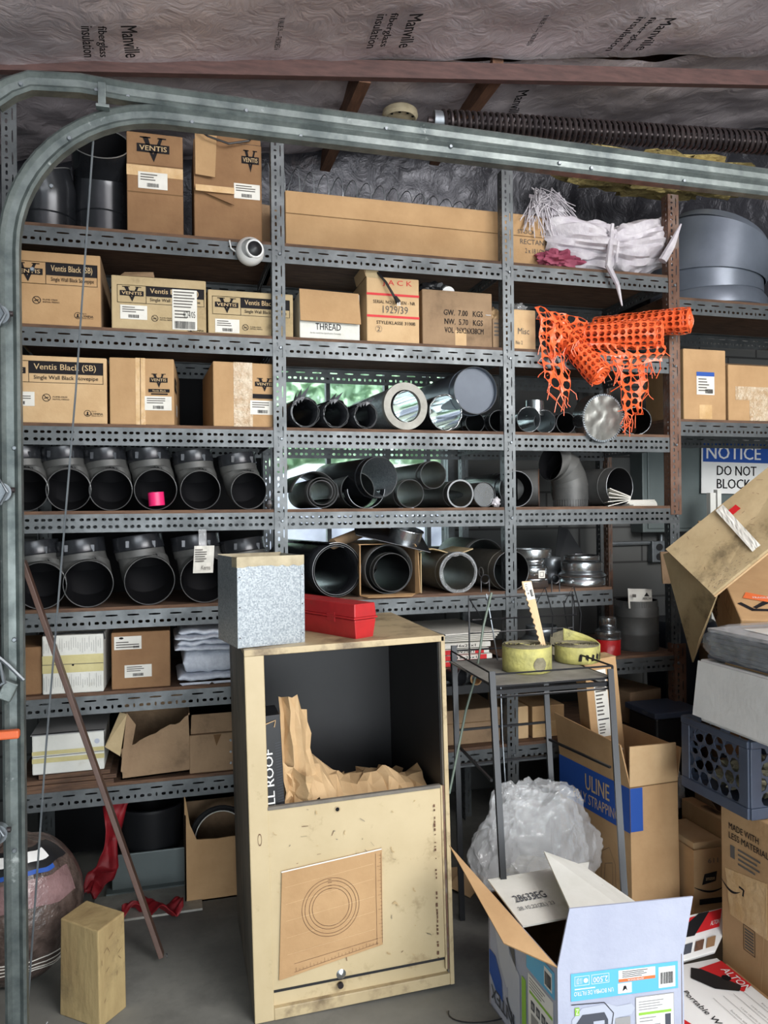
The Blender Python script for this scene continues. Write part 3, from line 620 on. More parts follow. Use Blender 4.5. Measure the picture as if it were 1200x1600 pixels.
def ventis_big(D, X0, X1, Y0, Y1, logo=True, bg='ink_beige'):
    """logo panel, black title bar and subtitle strip inside the given rectangle"""
    h = Y1-Y0; lx = X0+h*1.55 if logo else X0
    D.frame(X0, Y0, X1, Y1, 0.0016)
    if logo: D.frame(X0, Y0, lx, Y1, 0.0016); logoV(D, X0+h*0.14, Y0+h*0.08, lx-h*0.14, Y1-h*0.08, bg)
    D.rect(lx, Y0+h*0.42, X1, Y1, 'ink', 1); D.text('Ventis Black (SB)', lx+h*0.2, Y0+h*0.52, lx+(X1-lx)*0.9, Y1-h*0.12, bg, 2, 0.012)
    D.text('Single Wall Black Stovepipe', lx+h*0.2, Y0+h*0.1, lx+(X1-lx)*0.93, Y0+h*0.34, 'ink', 2, 0.01)
def sticker(parent, x0, y0, x1, y1, name='label', seed=1, m='paper', bar=True):
    D = front(parent); D.h = 0.002; D.rect(x0, y0, x1, y1, m, 0); D.lines(x0+(x1-x0)*0.08, y0+(y1-y0)*0.45, x1-(x1-x0)*0.1, y1-(y1-y0)*0.08, 3, seed=seed)
    if bar: D.barcode(x0+(x1-x0)*0.3, y0+(y1-y0)*0.1, x1-(x1-x0)*0.3, y0+(y1-y0)*0.33, seed=seed)
    D.build(name, parent)
def vtape(parent, x0, x1, h, m='tape', name='tape'):
    MB().box(x0, x1, -0.0012, 0, 0.0, h).build(name, parent, m)

# row 1 (top)
Z = DK[1]
T, w, h = carton('carton', 'tall brown stovepipe carton, the narrower of the pair on the top shelf', 198, 286, 209, 357, 3.0, Z, 0.3, 'kraft_brown')
D = front(T); logoV(D, w*0.18, h*0.72, w*0.76, h*0.96, 'ink_beige'); D.line(0, h*0.69, w, h*0.69, 0.002, 'kraft_dark'); D.line(0, h*0.42, w, h*0.42, 0.003, 'kraft_dark'); D.build('printing', T)
sticker(T, w*0.2, h*0.46, w*0.72, h*0.62, seed=4); MB().box(0, w, -0.0015, 0, h*0.58, h*0.68).build('tape', T, 'tape')
T, w, h = carton('carton', 'battered brown stovepipe carton with open flaps and cable loop on top shelf', 303, 409, 222, 365, 3.0, Z, 0.3, 'kraft_brown')
D = front(T); logoV(D, w*0.7, h*0.72, w*0.96, h*0.94); D.build('printing', T); sticker(T, w*0.58, h*0.45, w*0.97, h*0.6, seed=6)
MB().slab([(0.0, -0.012, h*0.5), (w*0.58, -0.02, h*0.36), (w*0.58, -0.004, h*0.99), (0, -0.004, h*0.99)], 0.003).build('flap', T, 'kraft_brown')
MB().slab([(w*0.02, -0.028, h*0.62), (w*0.3, -0.034, h*0.6), (w*0.34, -0.01, h*1.08), (w*0.02, -0.01, h*1.1)], 0.003).build('flap', T, 'kraft')
MB().slab([(w*0.05, 0.0, h*1.0), (w*0.99, 0.0, h*1.0), (w*0.97, -0.02, h*1.1), (w*0.05, -0.03, h*1.12)], 0.003).build('flap', T, 'kraft_brown')
MB().box(w*0.02, w*0.58, -0.03, -0.025, h*0.46, h*0.52).build('tape', T, 'tape')
MB().wire([(-0.02, -0.02, h+0.05), (w*0.2, -0.045, h*0.98), (w*0.5, -0.045, h*0.93), (w*0.8, -0.03, h*1.0), (w*0.88, 0.0, h*1.08)], 0.004).build('cable_loop', T, 'black_plastic')
# long carton spanning two bays + spiral duct
T, w, h = carton('long_carton', 'very long brown carton lying along the top shelf', 446, 862, 318, 400, 3.03, Z, 0.2, 'kraft')
T.rotation_euler[2] = 0
D = front(T); D.line(0, h*0.62, w, h*0.6, 0.003, 'kraft_dark'); D.text('STOCK   Sept', w*0.86, h*0.62, w*0.99, h*0.72, 'ink_grey'); D.text('RECTANG', w*0.87, h*0.46, w*0.985, h*0.55, 'ink_grey'); D.text('2 x 18 LONG', w*0.89, h*0.3, w*0.985, h*0.39, 'ink_grey'); D.build('handwriting', T)
MB().box(0.0, w, 0.06, 0.12, h, h+0.001).build('tape', T, 'tape')
t = thing('spiral_duct', 'silver spiral-seamed duct lying behind the long carton', 'duct', (0.32, 3.33, Z+0.375), rot=(0, radians(5), 0))
MB().box(0.02, 0.9, -0.05, 0.1, -0.28, -0.095).build('packing_block', t, 'kraft_dull')
b = MB(); b.hollow([((x, 0, 0), (1, 0, 0), 0.095) for x in (0, 1.05)], 0.002, 40, 'inner_black'); b.build('body', t, 'galv', smooth=True)
MB().wire([(1.05*i/400, 0.0955*cos(2*pi*i/24), 0.0955*sin(2*pi*i/24)) for i in range(401)], 0.0022, 5).build('spiral_seam', t, 'galv', smooth=True)

# row 2
Z = DK[2]
T, w, h = carton('carton', 'brown stovepipe carton at the left end of the second shelf', 4, 157, 394, 504, 2.975, Z, 0.5, 'kraft')
D = front(T); D.h = 0.0015; ventis_big(D, w*0.06, w*0.97, h*0.56, h*0.86); nosmoke(D, w*0.34, h*0.34, 0.014); olympia(D, w*0.76, h*0.16, 0.012); D.build('printing', T); MB().box(w*0.0, w, 0.22, 0.28, h, h+0.001).build('tape', T, 'tape')
MB().slab([(w, 0.005, 0), (w, 0.5, 0), (w-0.002, 0.5, h), (w-0.002, 0.005, h)][::-1], 0.002).build('side_flap', T, 'kraft_dull')
T, w, h = carton('carton', 'greyish stovepipe carton with large shipping label on second shelf', 174, 322, 434, 512, 2.975, Z, 0.46, 'kraft_old')
D = front(T); ventis_big(D, w*0.06, w*0.98, h*0.5, h*0.83); nosmoke(D, w*0.45, h*0.24, 0.012); olympia(D, w*0.83, h*0.06, 0.011); D.build('printing', T)
sticker(T, w*0.09, h*0.2, w*0.37, h*0.46, seed=8)
D = front(T); D.h = 0.003; D.rect(w*0.635, h*0.05, w*0.9, h*0.8, 'paper', 0); D.lines(w*0.65, h*0.45, w*0.88, h*0.78, 6, seed=5); D.lines(w*0.66, h*0.25, w*0.86, h*0.43, 3, seed=7); D.barcode(w*0.66, h*0.07, w*0.88, h*0.21, seed=3); D.text('4/24/05', w*0.75, h*0.28, w*0.88, h*0.4, 'ink'); D.build('shipping_label', T)
MB().slab([(w*0.1, 0.0, h), (w*0.45, 0.0, h*1.0), (w*0.44, -0.01, h*1.07), (w*0.14, -0.012, h*1.03)], 0.003).build('torn_flap', T, 'kraft_dull')
T, w, h = carton('carton', 'shorter greyish stovepipe carton next to post on second shelf', 325, 458, 456, 521, 2.985, Z, 0.46, 'kraft_old')
D = front(T); ventis_big(D, w*0.05, w*0.96, h*0.46, h*0.86); nosmoke(D, w*0.43, h*0.2, 0.012); D.build('printing', T); sticker(T, w*0.08, h*0.06, w*0.36, h*0.36, seed=9)
T, w, h = carton('open_carton', 'white carton with folded brown flap marked THREAD on second shelf', 468, 562, 457, 525, 3.0, Z, 0.32, 'white_card')
MB().slab([(0, -0.022, h*0.38), (w*1.0, -0.022, h*0.36), (w*0.985, 0.0, h*1.01), (0, 0.0, h*1.04)], 0.004).build('flap', T, 'kraft')
D = front(T); D.text('THREAD', w*0.26, h*0.23, w*0.68, h*0.36, 'ink'); D.text('for the world line Specification Company', w*0.17, h*0.14, w*0.68, h*0.18, 'ink_grey'); D.build('printing', T)
T, w, h = carton('carton', 'square carton with red stripes and serial number, black plug hanging over it', 573, 655, 434, 531, 2.985, Z, 0.3, 'kraft_pale')
D = front(T); D.rect(0, h*0.72, w, h*0.755, 'red_print'); D.rect(0, h*0.39, w, h*0.425, 'red_print'); D.text('SERIAL NO / SERIEN - NR', w*0.12, h*0.6, w*0.92, h*0.65); D.text('1929/39', w*0.3, h*0.46, w*0.78, h*0.57, 'ink_grey'); D.text('STYLE/KLASSE 3100B', w*0.18, h*0.29, w*0.92, h*0.34, 'ink', 2, 0.01); D.text('2', w*0.19, h*0.18, w*0.25, h*0.25, 'ink_grey'); D.ring(w*0.22, h*0.215, 0.014, 0.001, 'ink_grey'); D.text('J A C K', w*0.3, h*0.86, w*0.86, h*0.96, 'red_print', 2, -0.0)
D.build('printing', T)
MB().slab([(0, 0, h), (0.0, 0.16, h), (-0.01, 0.16, h*1.15), (-0.012, 0.0, h*1.15)], 0.003).build('flap', T, 'kraft_pale'); MB().slab([(0, 0, h*0.98), (w*0.25, -0.004, h*0.97), (w*0.2, -0.01, h*1.12), (-0.01, -0.01, h*1.14)], 0.003).build('flap', T, 'kraft_old')
b = MB(); pts = [(w*0.15, 0.02, h*1.14), (w*0.22, -0.01, h*1.03), (w*0.34, -0.02, h*0.9), (w*0.45, -0.026, h*0.74), (w*0.5, -0.026, h*0.67)]
ox, oz = T.location.x, T.location.z
pw = thing('plug_lead', 'short black power cord with plug draped over striped carton', 'cord', (ox, T.location.y, oz)); MB().wire(pts, 0.005).build('cable', pw, 'black_plastic', smooth=True)
MB().cyl((w*0.5, -0.027, h*0.69), (w*0.56, -0.028, h*0.6), 0.007, 0.012, 12).build('plug', pw, 'black_plastic')
for q in (-0.004, 0.004): MB().box(w*0.565+q-0.001, w*0.565+q+0.001, -0.03, -0.026, h*0.555, h*0.605).build('prong', pw, 'shiny')
T, w, h = carton('open_carton', 'dull brown carton printed with weights in KGS, clutter showing above', 660, 769, 455, 533, 2.985, Z, 0.3, 'kraft_dull', rz=0)
D = front(T); D.text('GW.  7.00   KGS', w*0.3, h*0.56, w*0.86, h*0.66, 'ink', 2, 0.01); D.text('NW.  5.70   KGS', w*0.31, h*0.4, w*0.86, h*0.5, 'ink', 2, 0.01); D.text('VOL  36X26X38CM', w*0.31, h*0.25, w*0.87, h*0.35, 'ink', 2, 0.01); D.build('printing', T)
MB().box(w*0.46, w*0.62, -0.0008, 0, 0, h*0.3).build('tape', T, 'kraft_pale'); b = MB()
for x, y in ((0.93, 0.6), (0.95, 0.1)): b.box(w*x-0.008, w*x+0.008, -0.002, 0, h*y, h*y+0.004)
MB().box(w*0.9, w*0.98, -0.0022, 0, h*0.6, h*0.608).build('staple', T, 'zinc')
ox, oz = T.location.x, T.location.z
t = thing('plastic_reel', 'white round reel poking out of the KGS carton', 'reel', (ox+w*0.42, 3.03, oz+h+0.0)); MB().cyl((0, 0, -0.0), (0, 0.03, 0.012), 0.03, seg=24).build('disc', t, 'white'); MB().cyl((0, -0.004, 0), (0, 0.0, 0.0), 0.01).build('hub', t, 'zinc')
tag(blob(ox+w*0.22, 3.06, oz+h+0.018, 0.06, 0.05, 0.028, 5, 0.5).build('black_bag', None, 'black_plastic', smooth=True), 'crumpled black plastic bag on top of the KGS carton', 'bag')
tag(blob(oY(777, 500, 3.0).x, 3.06, Z+0.13, 0.035, 0.05, 0.055, 8, 0.4).build('paper_bundle', None, 'kraft_pale', smooth=True), 'crumpled tan paper bundle wedged between carton and post', 'paper')
T, w, h = carton('carton', 'small brown printed carton lying just left of second post', 770, 790, 498, 533, 2.99, Z, 0.2, 'kraft_dull'); D = front(T); D.lines(w*0.1, h*0.4, w*0.9, h*0.9, 4); D.build('printing', T)
T, w, h = carton('carton', 'pale carton with handwriting and plastic film right of second post', 802, 837, 484, 540, 2.99, Z, 0.22, 'kraft_pale')
D = front(T); D.text('Misc', w*0.2, h*0.4, w*0.7, h*0.55, 'ink_grey'); D.text('No 2', w*0.1, h*0.15, w*0.4, h*0.24, 'ink_grey'); D.build('handwriting', T)
tag(blob(T.location.x+w*0.45, 3.08, Z+h+0.02, w*0.55, 0.06, 0.024, 2, 0.5).build('plastic_film', None, 'film', smooth=True), 'crumpled clear film on the pale handwritten carton', 'plastic film')

# row 3
Z = DK[3]
T, w, h = carton('carton', 'pale stovepipe carton at the left end of the third shelf', -18, 167, 556, 655, 2.97, Z, 0.45, 'kraft_pale')
D = front(T); ventis_big(D, w*0.03, w*0.97, h*0.6, h*0.92); nosmoke(D, w*0.48, h*0.38, 0.014); olympia(D, w*0.83, h*0.16, 0.012); D.build('printing', T); sticker(T, w*0.12, h*0.25, w*0.38, h*0.46, seed=2)
T, w, h = carton('carton', 'brown carton with taped seam end-on in middle of third shelf', 171, 272, 560, 659, 2.965, Z, 0.48, 'kraft', rz=-3)
vtape(T, w*0.4, w*0.55, h); D = front(T); D.h = 0.002; logoV(D, w*0.62, h*0.56, w*0.9, h*0.77); D.rect(w*0.6, h*0.49, w*0.93, h*0.54); D.rect(w*0.64, h*0.455, w*0.9, h*0.475); D.text('Ventis Black', w*0.66, h*0.5, w*0.87, h*0.53, 'ink_beige'); D.line(w*0.475, 0, w*0.48, h, 0.002, 'kraft_dark'); D.build('printing', T); sticker(T, w*0.54, h*0.22, w*0.96, h*0.43, seed=12)
d = Decal((w, 0, 0), (0, 1, 0), (0, 0, 1)); d.h = 0.002; d.rect(0.03, h*0.55, 0.16, h*0.75); d.text('Ventis', 0.05, h*0.6, 0.14, h*0.7, 'ink_beige'); d.rect(0.12, h*0.2, 0.18, h*0.38, 'paper'); d.build('side_printing', T)
T, w, h = carton('carton', 'brown carton with shiny taped seam beside post on third shelf', 333, 432, 566, 661, 2.965, Z, 0.42, 'kraft', rz=3)
MB().box(w*0.32, w*0.62, -0.0014, 0, h*0.0, h).build('tape', T, mat('glossy_tape', (206, 190, 166), 0.15, 0, (178, 150, 116), 26, bump=1.0, bscale=60)); D = front(T); D.h = 0.002; logoV(D, w*0.66, h*0.56, w*0.96, h*0.77); D.rect(w*0.62, h*0.45, w*0.97, h*0.52); D.build('printing', T); sticker(T, w*0.58, h*0.2, w*0.97, h*0.42, seed=13)

# right-hand rack boxes
T, w, h = carton('carton', 'brown carton with small blue and white label on the right-hand rack', 1068, 1134, 546, 654, 3.09, 1.917, 0.3, 'kraft')
D = front(T); D.h = 0.002; D.rect(w*0.3, h*0.36, w*0.72, h*0.68, 'paper', 0); D.rect(w*0.3, h*0.62, w*0.72, h*0.68, 'blue_print', 1); D.lines(w*0.34, h*0.4, w*0.7, h*0.6, 5, seed=4); D.barcode(w*0.5, h*0.38, w*0.68, h*0.44); D.build('label', T); MB().box(w*0.36, w*0.66, -0.0012, 0, h*0.02, h*0.22).build('tape', T, 'tape')
T, w, h = carton('carton', 'brown taped carton at the right edge of the right-hand rack', 1138, 1245, 572, 652, 3.1, 1.917, 0.34, 'kraft')
MB().box(w*0.1, w, -0.0014, 0, h*0.38, h*0.62).build('tape', T, MATS['glossy_tape']); MB().box(w*0.3, w*0.6, -0.0016, 0, h*0.02, h*0.5).build('tape', T, MATS['glossy_tape'])
MB().slab([(0.0, 0.02, h), (w, 0.02, h), (w, 0.2, h+0.05), (0.08, 0.2, h+0.05)], 0.004).build('flap', T, 'kraft_dull')
# grey duct hood
p = oY(1185, 400, 3.3)
t = thing('duct_hood', 'big grey steel duct elbow lying on top of the right-hand rack', 'duct', (2.66, 3.36, 2.482))
R0 = 0.27
MB().lathe([(R0*1.0, 0.0), (R0*1.06, 0.01), (R0*1.06, 0.06), (R0*0.99, 0.09)], 48).build('collar', t, 'duct_grey', smooth=True)
b = MB(); b.hollow([((0, 0, 0.09), (0, 0, 1), R0), ((0.0, 0, 0.17), (0.1, 0, 1), R0)], 0.003, 48); b.build('lower_section', t, 'duct_grey', smooth=True)
b = MB(); b.hollow([((0.0, 0, 0.165), (0.1, 0, 1), R0*1.04), ((0.03, 0.0, 0.24), (0.28, 0, 1), R0*1.04), ((0.05, 0, 0.37), (0.38, 0, 1), R0*1.03)], 0.003, 48); b.build('upper_section', t, 'duct_grey', smooth=True)
b = MB().cyl((0.055, 0, 0.36), (0.075, 0, 0.40), R0*1.02, R0*0.94, 48); b.build('cap', t, 'duct_grey', smooth=True)

# row 6 left (z .86)
Z = DK[6]
T, w, h = carton('carton', 'plain brown carton cut off by track on the sixth shelf', 6, 65, 1012, 1080, 2.98, Z, 0.3, 'kraft_brown')
T, w, h = carton('carton', 'white corrugated carton with yellowed tape on the sixth shelf', 66, 162, 992, 1085, 2.965, Z, 0.35, 'white_card', rz=-2)
MB().box(0.0, w, -0.0014, 0, h*0.36, h*0.66).build('tape', T, 'yellow_paper'); D = front(T); D.h = 0.003; D.line(0, h*0.51, w, h*0.5, 0.002, 'ink_grey'); D.disc(w*0.5, h*0.49, 0.004)
rr = random.Random(3)
for i in range(26): D.line(w*(0.03+i*0.037), h*rr.uniform(0.68, 0.8), w*(0.03+i*0.037), h*rr.uniform(0.86, 0.97), 0.001, 'ink_light'); D.line(w*(0.03+i*0.037), h*rr.uniform(0.05, 0.15), w*(0.03+i*0.037), h*rr.uniform(0.22, 0.34), 0.001, 'ink_light')
D.build('printing', T); MB().wire([(w*0.02, 0.0, h+0.004), (w*0.5, 0.02, h+0.006), (w*1.0, 0.01, h+0.004), (w+0.004, 0.01, h*0.9)], 0.003).build('strap', T, 'black_plastic')
T, w, h = carton('carton', 'brown carton with two paper labels on the sixth shelf', 174, 266, 987, 1076, 2.97, Z, 0.35, 'kraft_brown')
D = front(T); D.h = 0.002; D.rect(w*0.05, h*0.7, w*0.51, h*0.93, 'paper', 0); D.lines(w*0.08, h*0.72, w*0.48, h*0.85, 3, seed=2); D.disc(w*0.17, h*0.9, 0.008, 'ink', 1, 0.5); D.barcode(w*0.37, h*0.72, w*0.48, h*0.76); D.build('label', T); sticker(T, w*0.22, h*0.2, w*0.68, h*0.42, seed=3)
# row 7 left
Z = DK[7]
p = oY(40, 1230, 2.96)
for k, (zz, a, c_) in enumerate(((0, 20, 178), (0.016, 24, 182), (0.032, 60, 172))):
    q0 = oY(a, 1220, 2.96); q1 = oY(c_, 1220, 2.96)
    tag(MB().box(0, q1.x-q0.x, 0, 0.3, 0, 0.014).build('wood_plank', None, 'ply', loc=(q0.x, 2.955+0.006*k, Z+zz)), ('lowest', 'middle', 'topmost')[k]+' of the thin planks under the white foam carton', 'plank', 'planks on the lowest shelf')
T, w, h = carton('carton', 'dirty white carton with yellow tape sitting on thin planks', 50, 163, 1146, 1219, 2.97, Z+0.0475, 0.26, 'white_card', rz=0)
D = front(T); D.h = 0.002; D.rect(0, h*0.3, w, h*0.42, 'yellow_paper'); D.rect(0, h*0.5, w, h*0.6, 'yellow_paper'); D.disc(w*0.9, h*0.75, 0.009, 'lilac_print'); D.line(0, h*0.46, w, h*0.48, 0.002, 'ink_grey'); D.build('tape', T)
MB().box(-0.004, w+0.004, -0.004, 0.268, h*1.0, h*1.02).build('lid', T, 'ink_light'); MB().wire([(0, 0, h*1.03), (w*0.5, 0.0, h*1.04), (w, 0.0, h*1.03), (w+0.003, 0, h*0.6)], 0.002).build('strap', T, 'black_plastic')
def torn_front(w, h, seed, base, amp):
    r = random.Random(seed); pts = [(0, 0, 0), (w, 0, 0)]; n = 14
    for i in range(n+1): u = 1-i/n; pts.append((w*u, 0, h*(base(u)+amp*r.uniform(-1, 1))))
    return pts
p = oY(180, 1205, 2.96); q = oY(292, 1205, 2.96); w = q.x-p.x; h = oY(290, 1120, 2.96).z-Z
T = thing('torn_carton', 'torn open brown carton with ragged front edge on the lowest shelf', 'box', (p.x+0.02, 2.97, Z+0.002), rot=(0, radians(-2), 0))
MB().slab(torn_front(w, h, 2, lambda u: 0.5+0.45*u, 0.03), 0.005).build('front_panel', T, 'kraft_dull'); MB().box(0, w, 0.25, 0.255, 0, h*1.1).build('back_panel', T, 'kraft_dull')
MB().box(w-0.005, w, 0.0, 0.25, 0, h).build('side_panel', T, 'kraft_dull'); MB().box(0, 0.005, 0.0, 0.25, 0, h*0.8).build('side_panel', T, 'kraft_dull'); MB().box(0, w, 0, 0.25, 0.0, 0.005).build('bottom_panel', T, 'kraft_dull')
MB().slab([(-0.05, -0.01, h*0.6), (0.0, 0, h*0.4), (0.03, 0.0, h*1.1), (0.005, 0.02, h*1.12)], 0.004).build('flap', T, 'kraft_old'); MB().slab([(0.0, -0.008, h*0.15), (0.02, -0.006, h*0.1), (0.06, 0.0, h*0.9), (0.03, 0.0, h*1.12)], 0.004).build('flap', T, 'kraft_dull')
T, w, h = carton('carton', 'brown stapled carton half hidden behind the cream cabinet', 296, 385, 1146, 1212, 2.965, Z, 0.28, 'kraft_dull')
MB().slab([(0.005, 0.02, h), (w, 0.02, h), (w, 0.05, h*1.45), (0.01, 0.05, h*1.45)], 0.004).build('flap', T, 'kraft_dull'); D = front(T); D.poly([(w*0.42, h*0.98), (w*0.56, h*0.98), (w*0.47, h*0.68)], 'kraft_dark'); D.build('tear', T)
for z in (0.2, 0.5, 0.8): MB().cyl((w*0.72, -0.003, h*z), (w*0.72, 0, h*z), 0.005, seg=8).build('staple', T, 'shiny')
tag(blob(T.location.x-0.03, 3.0, Z+0.04, 0.024, 0.03, 0.03, 3, 0.6).build('rag', None, 'kraft_dull', smooth=True), 'small crumpled brown rag between the torn carton and planks', 'rag')
# foam sheet stack on the sixth shelf
Z = DK[6]; p = oY(272, 1060, 2.98)
T = thing('foam_wrap_bundle', 'folded bundle of white foam wrap beside the galvanised bin', 'foam wrap', (p.x, 2.98, Z))
def fold(z0, z1, x0, x1, y0, y1, seed):
    def fn(u, v):
        a = 2*pi*v; e = abs(cos(a))**0.35*(1 if cos(a) >= 0 else -1); g = abs(sin(a))**0.7*(1 if sin(a) >= 0 else -1)
        n = 0.005*noise.noise(V((u*3, e*2, seed)))+0.006*noise.noise(V((u*8, seed, e)))
        x = x0+(x1-x0)*u; k = min(1, u/0.04, (1-u)/0.04+0.001)**0.4
        return (x+0.006*e*(u-0.5), (y0+y1)/2+(y1-y0)/2*e+n, (z0+z1)/2+(z1-z0)/2*g*k+n)
    return MB().grid(fn, 40, 40)
for z0, z1, x0, x1, y0, sd in ((0.006, 0.036, 0.01, 0.34, 0.0, 1), (0.034, 0.122, 0.03, 0.34, 0.01, 2), (0.12, 0.142, 0.0, 0.34, -0.008, 3), (0.14, 0.165, 0.01, 0.33, -0.003, 4), (0.163, 0.182, 0.0, 0.33, -0.008, 5), (0.18, 0.205, 0.015, 0.32, 0.01, 6)):
    fold(z0, z1, x0, x1, y0, 0.27, sd).build('layer', T, 'white_foam', smooth=True, sharp=180)
MB().grid(lambda u, v: (0.02+u*0.26, -0.008-0.012*v, 0.008-v*0.03*abs(sin(u*7))), 20, 4).build('loose_edge', T, 'white_foam', smooth=True)
# cartons seen under the stand on the right
Z = DK[7]
T, w, h = carton('carton', 'wide brown carton on the low shelf behind the wire stand', 694, 782, 1108, 1180, 3.0, Z, 0.3, 'kraft_dull'); D = front(T); D.line(0, h*0.62, w, h*0.62, 0.003, 'kraft_dark'); D.build('seam', T)
T, w, h = carton('carton', 'brown carton with pale tape on the low shelf just right of the second post', 806, 826, 1104, 1170, 3.0, Z, 0.3, 'kraft_pale')
T, w, h = carton('carton', 'orange-brown taped carton on the low shelf beside the blue strapping box', 832, 882, 1102, 1166, 3.0, Z, 0.3, 'kraft'); vtape(T, 0, w, h*0.5)
T, w, h = carton('carton', 'dark shadowed carton on low shelf left of rusty post', 985, 1042, 1080, 1150, 3.05, Z, 0.3, 'kraft_dull', rz=12)
# air filters
Z = DK[6]
for k in range(4):
    zz = Z+[0.0, 0.024, 0.048, 0.085][k]; p = oY([688, 690, 686, 690][k], 1030, 3.0); t = thing('air_filter', ('lowest red-edged 16x25x1 air filter in the stack', 'second red-edged 16x25x1 air filter from the bottom', 'third air filter up, red edge under the white ones', 'white-edged air filter lying above the red-edged ones')[k], 'air filter', (p.x, 2.975+0.006*(k % 2), zz), [1, -2, 1, 2][k], 'air filters')
    if k == 3: t.location.z = Z+0.072
    MB().box(0, 0.215, 0, 0.4, 0, 0.021).build('frame', t, 'white_card', bevel=0.002)
    D = front(t); D.rect(0, 0.001, 0.19, 0.02, 'red_print' if k < 3 else 'paper'); D.rect(0.055, 0.002, 0.15, 0.019, 'paper', 2); D.text('16x25x1', 0.06, 0.005, 0.145, 0.016, 'ink', 3, 0.02); D.build('printing', t)
for k in range(5):
    p = oY(682, 1000, 3.0); t = MB().box(0, 0.26, 0, 0.4, 0, 0.006).build('paper_sheet', None, 'paper', loc=(p.x-0.01+0.008*k, 3.0-0.012*k, Z+0.098+0.0085*k), rot=(0, 0, radians(-3+2.5*k)), bevel=0.001); t.rotation_euler[1] = radians(0)
    tag(t, 'pleated white filter sheet fanned out on top of the boxed air filters', 'filter sheet', 'fanned white filter sheets')
# ---------------------------------------------------------------- pipes
def pc(cx, cy, r, Yf, deck=None, tol=0.035):
    c = oY(cx, cy, Yf); R = r/FPX*(c-CAM).dot(_f)
    if deck is not None and abs(c.z-(deck+R)) < tol: c.z = deck+R+0.001
    return c, R
def pipe(label, cx, cy, r, Yf=2.97, deck=None, L=0.5, m='black_pipe', inner='inner_black', yaw=0, pitch=0, rim=0.0, crimp=True, name='stovepipe', seam=True, th=0.002, group=None, cat='pipe', bead=True):
    c, R = pc(cx, cy, r, Yf, deck)
    T = thing(name, label, cat, c, rot=(radians(pitch), 0, radians(yaw)), group=group)
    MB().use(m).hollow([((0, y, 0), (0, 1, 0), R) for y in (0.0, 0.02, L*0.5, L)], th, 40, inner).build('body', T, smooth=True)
    if rim: MB().hollow([((0, y, 0), (0, 1, 0), R+rim) for y in (-0.003, 0.005)], rim*1.6, 40).build('rim', T, 'rim', smooth=True)
    else: MB().wire([(cos(a)*R*0.995, -0.001, sin(a)*R*0.995) for a in [2*pi*i/40 for i in range(40)]], 0.0013, 5, True).build('cut_edge', T, 'rim')
    if bead: MB().wire([(cos(a)*(R+0.0005), 0.05, sin(a)*(R+0.0005)) for a in [2*pi*i/40 for i in range(40)]], 0.0022, 6, True).build('bead', T, m, smooth=True)
    if seam: MB().box(-0.004, 0.004, 0.01, L-0.01, R-0.001, R+0.002, Matrix.Rotation(radians(35), 4, 'Y')).build('lock_seam', T, m)
    return T, R
def roll(label, cx, cy, r, Yf=2.97, deck=None, L=0.5, turns=1.35, gap=0.006, m='black_pipe', seed=1, jag=0.0, start=100, yaw=0, name='rolled_sheet'):
    """a sheet loosely rolled into a tube, its front edge jagged when jag > 0"""
    c, R = pc(cx, cy, r, Yf, deck); rr = random.Random(seed); T = thing(name, label, 'sheet metal roll', c, yaw)
    n = int(44*turns)
    def fn(u, v):
        a = radians(start)+2*pi*turns*v; q = R-gap*turns+gap*turns*v
        y = L*u; 
        if jag and u == 0: y = -jag*abs(noise.noise(V((v*22, seed, 0))))*2
        return (cos(a)*q, y, sin(a)*q)
    MB().grid(fn, 6, n).build('sheet', T, m, smooth=True, solid=0.0016)
    b = MB().wire([fn(0, i/n) for i in range(n+1)], 0.0015, 5).build('cut_edge', T, 'rim')
    return T, R
def elbow(label, cx, cy, r, deck, lean=0, group=None, Yf=2.965, up=0.12, tag_=False):
    c, R = pc(cx, cy, r, Yf, deck, 0.05); T = thing('stovepipe_elbow', label, 'pipe elbow', c, lean, group)
    s = R/0.083; k = -0.12
    st = [((0, 0, 0), (0, 1, 0.12)), ((0, 0.02*s, 0.003), (0, 1, 0.15)), ((-0.004, 0.055*s, 0.02*s), (0, 0.82, 0.55)), ((-0.012*s, R*0.9, 0.068*s), (-0.04, 0.4, 1))]
    en = (k, 0.08, 1)
    st2 = [((-0.012*s, R*0.9, 0.068*s), (-0.04, 0.4, 1)), ((-0.02*s, R*0.96, up*0.75*s), en), ((-0.026*s, R*0.97, up*s), en)]
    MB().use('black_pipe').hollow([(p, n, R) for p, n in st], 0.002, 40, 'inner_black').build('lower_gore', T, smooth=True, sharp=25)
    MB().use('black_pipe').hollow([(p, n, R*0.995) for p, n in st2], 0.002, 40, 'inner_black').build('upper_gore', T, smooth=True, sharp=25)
    e = V(en).normalized(); p = V(st2[-1][0])
    MB().use('black_collar').hollow([(p-e*0.004, en, R*1.03), (p, en, R*1.05), (p+e*0.008, en, R*1.03), (p+e*0.042*s, en, R*1.03), (p+e*0.046*s, en, R*1.05)], 0.003, 40, 'inner_black').build('collar', T, smooth=True, sharp=25)
    MB().wire([(cos(a)*R*0.995, -0.0005-0.12*0*sin(a), sin(a)*R*0.99) for a in [2*pi*i/40 for i in range(40)]], 0.0014, 5, True).build('cut_edge', T, 'rim')
    for a in (60, 120):
        MB().box(-0.006, 0.006, -0.002, 0.002, -0.012, 0.012, Matrix.Translation(p+e*0.02*s+V((cos(radians(a+180))*R*1.04, sin(radians(a+180))*R*1.04, 0)))).build('clip', T, 'black_collar')
    return T, R
Z = DK[4]; g4 = 'black stovepipe elbows on the fourth shelf'
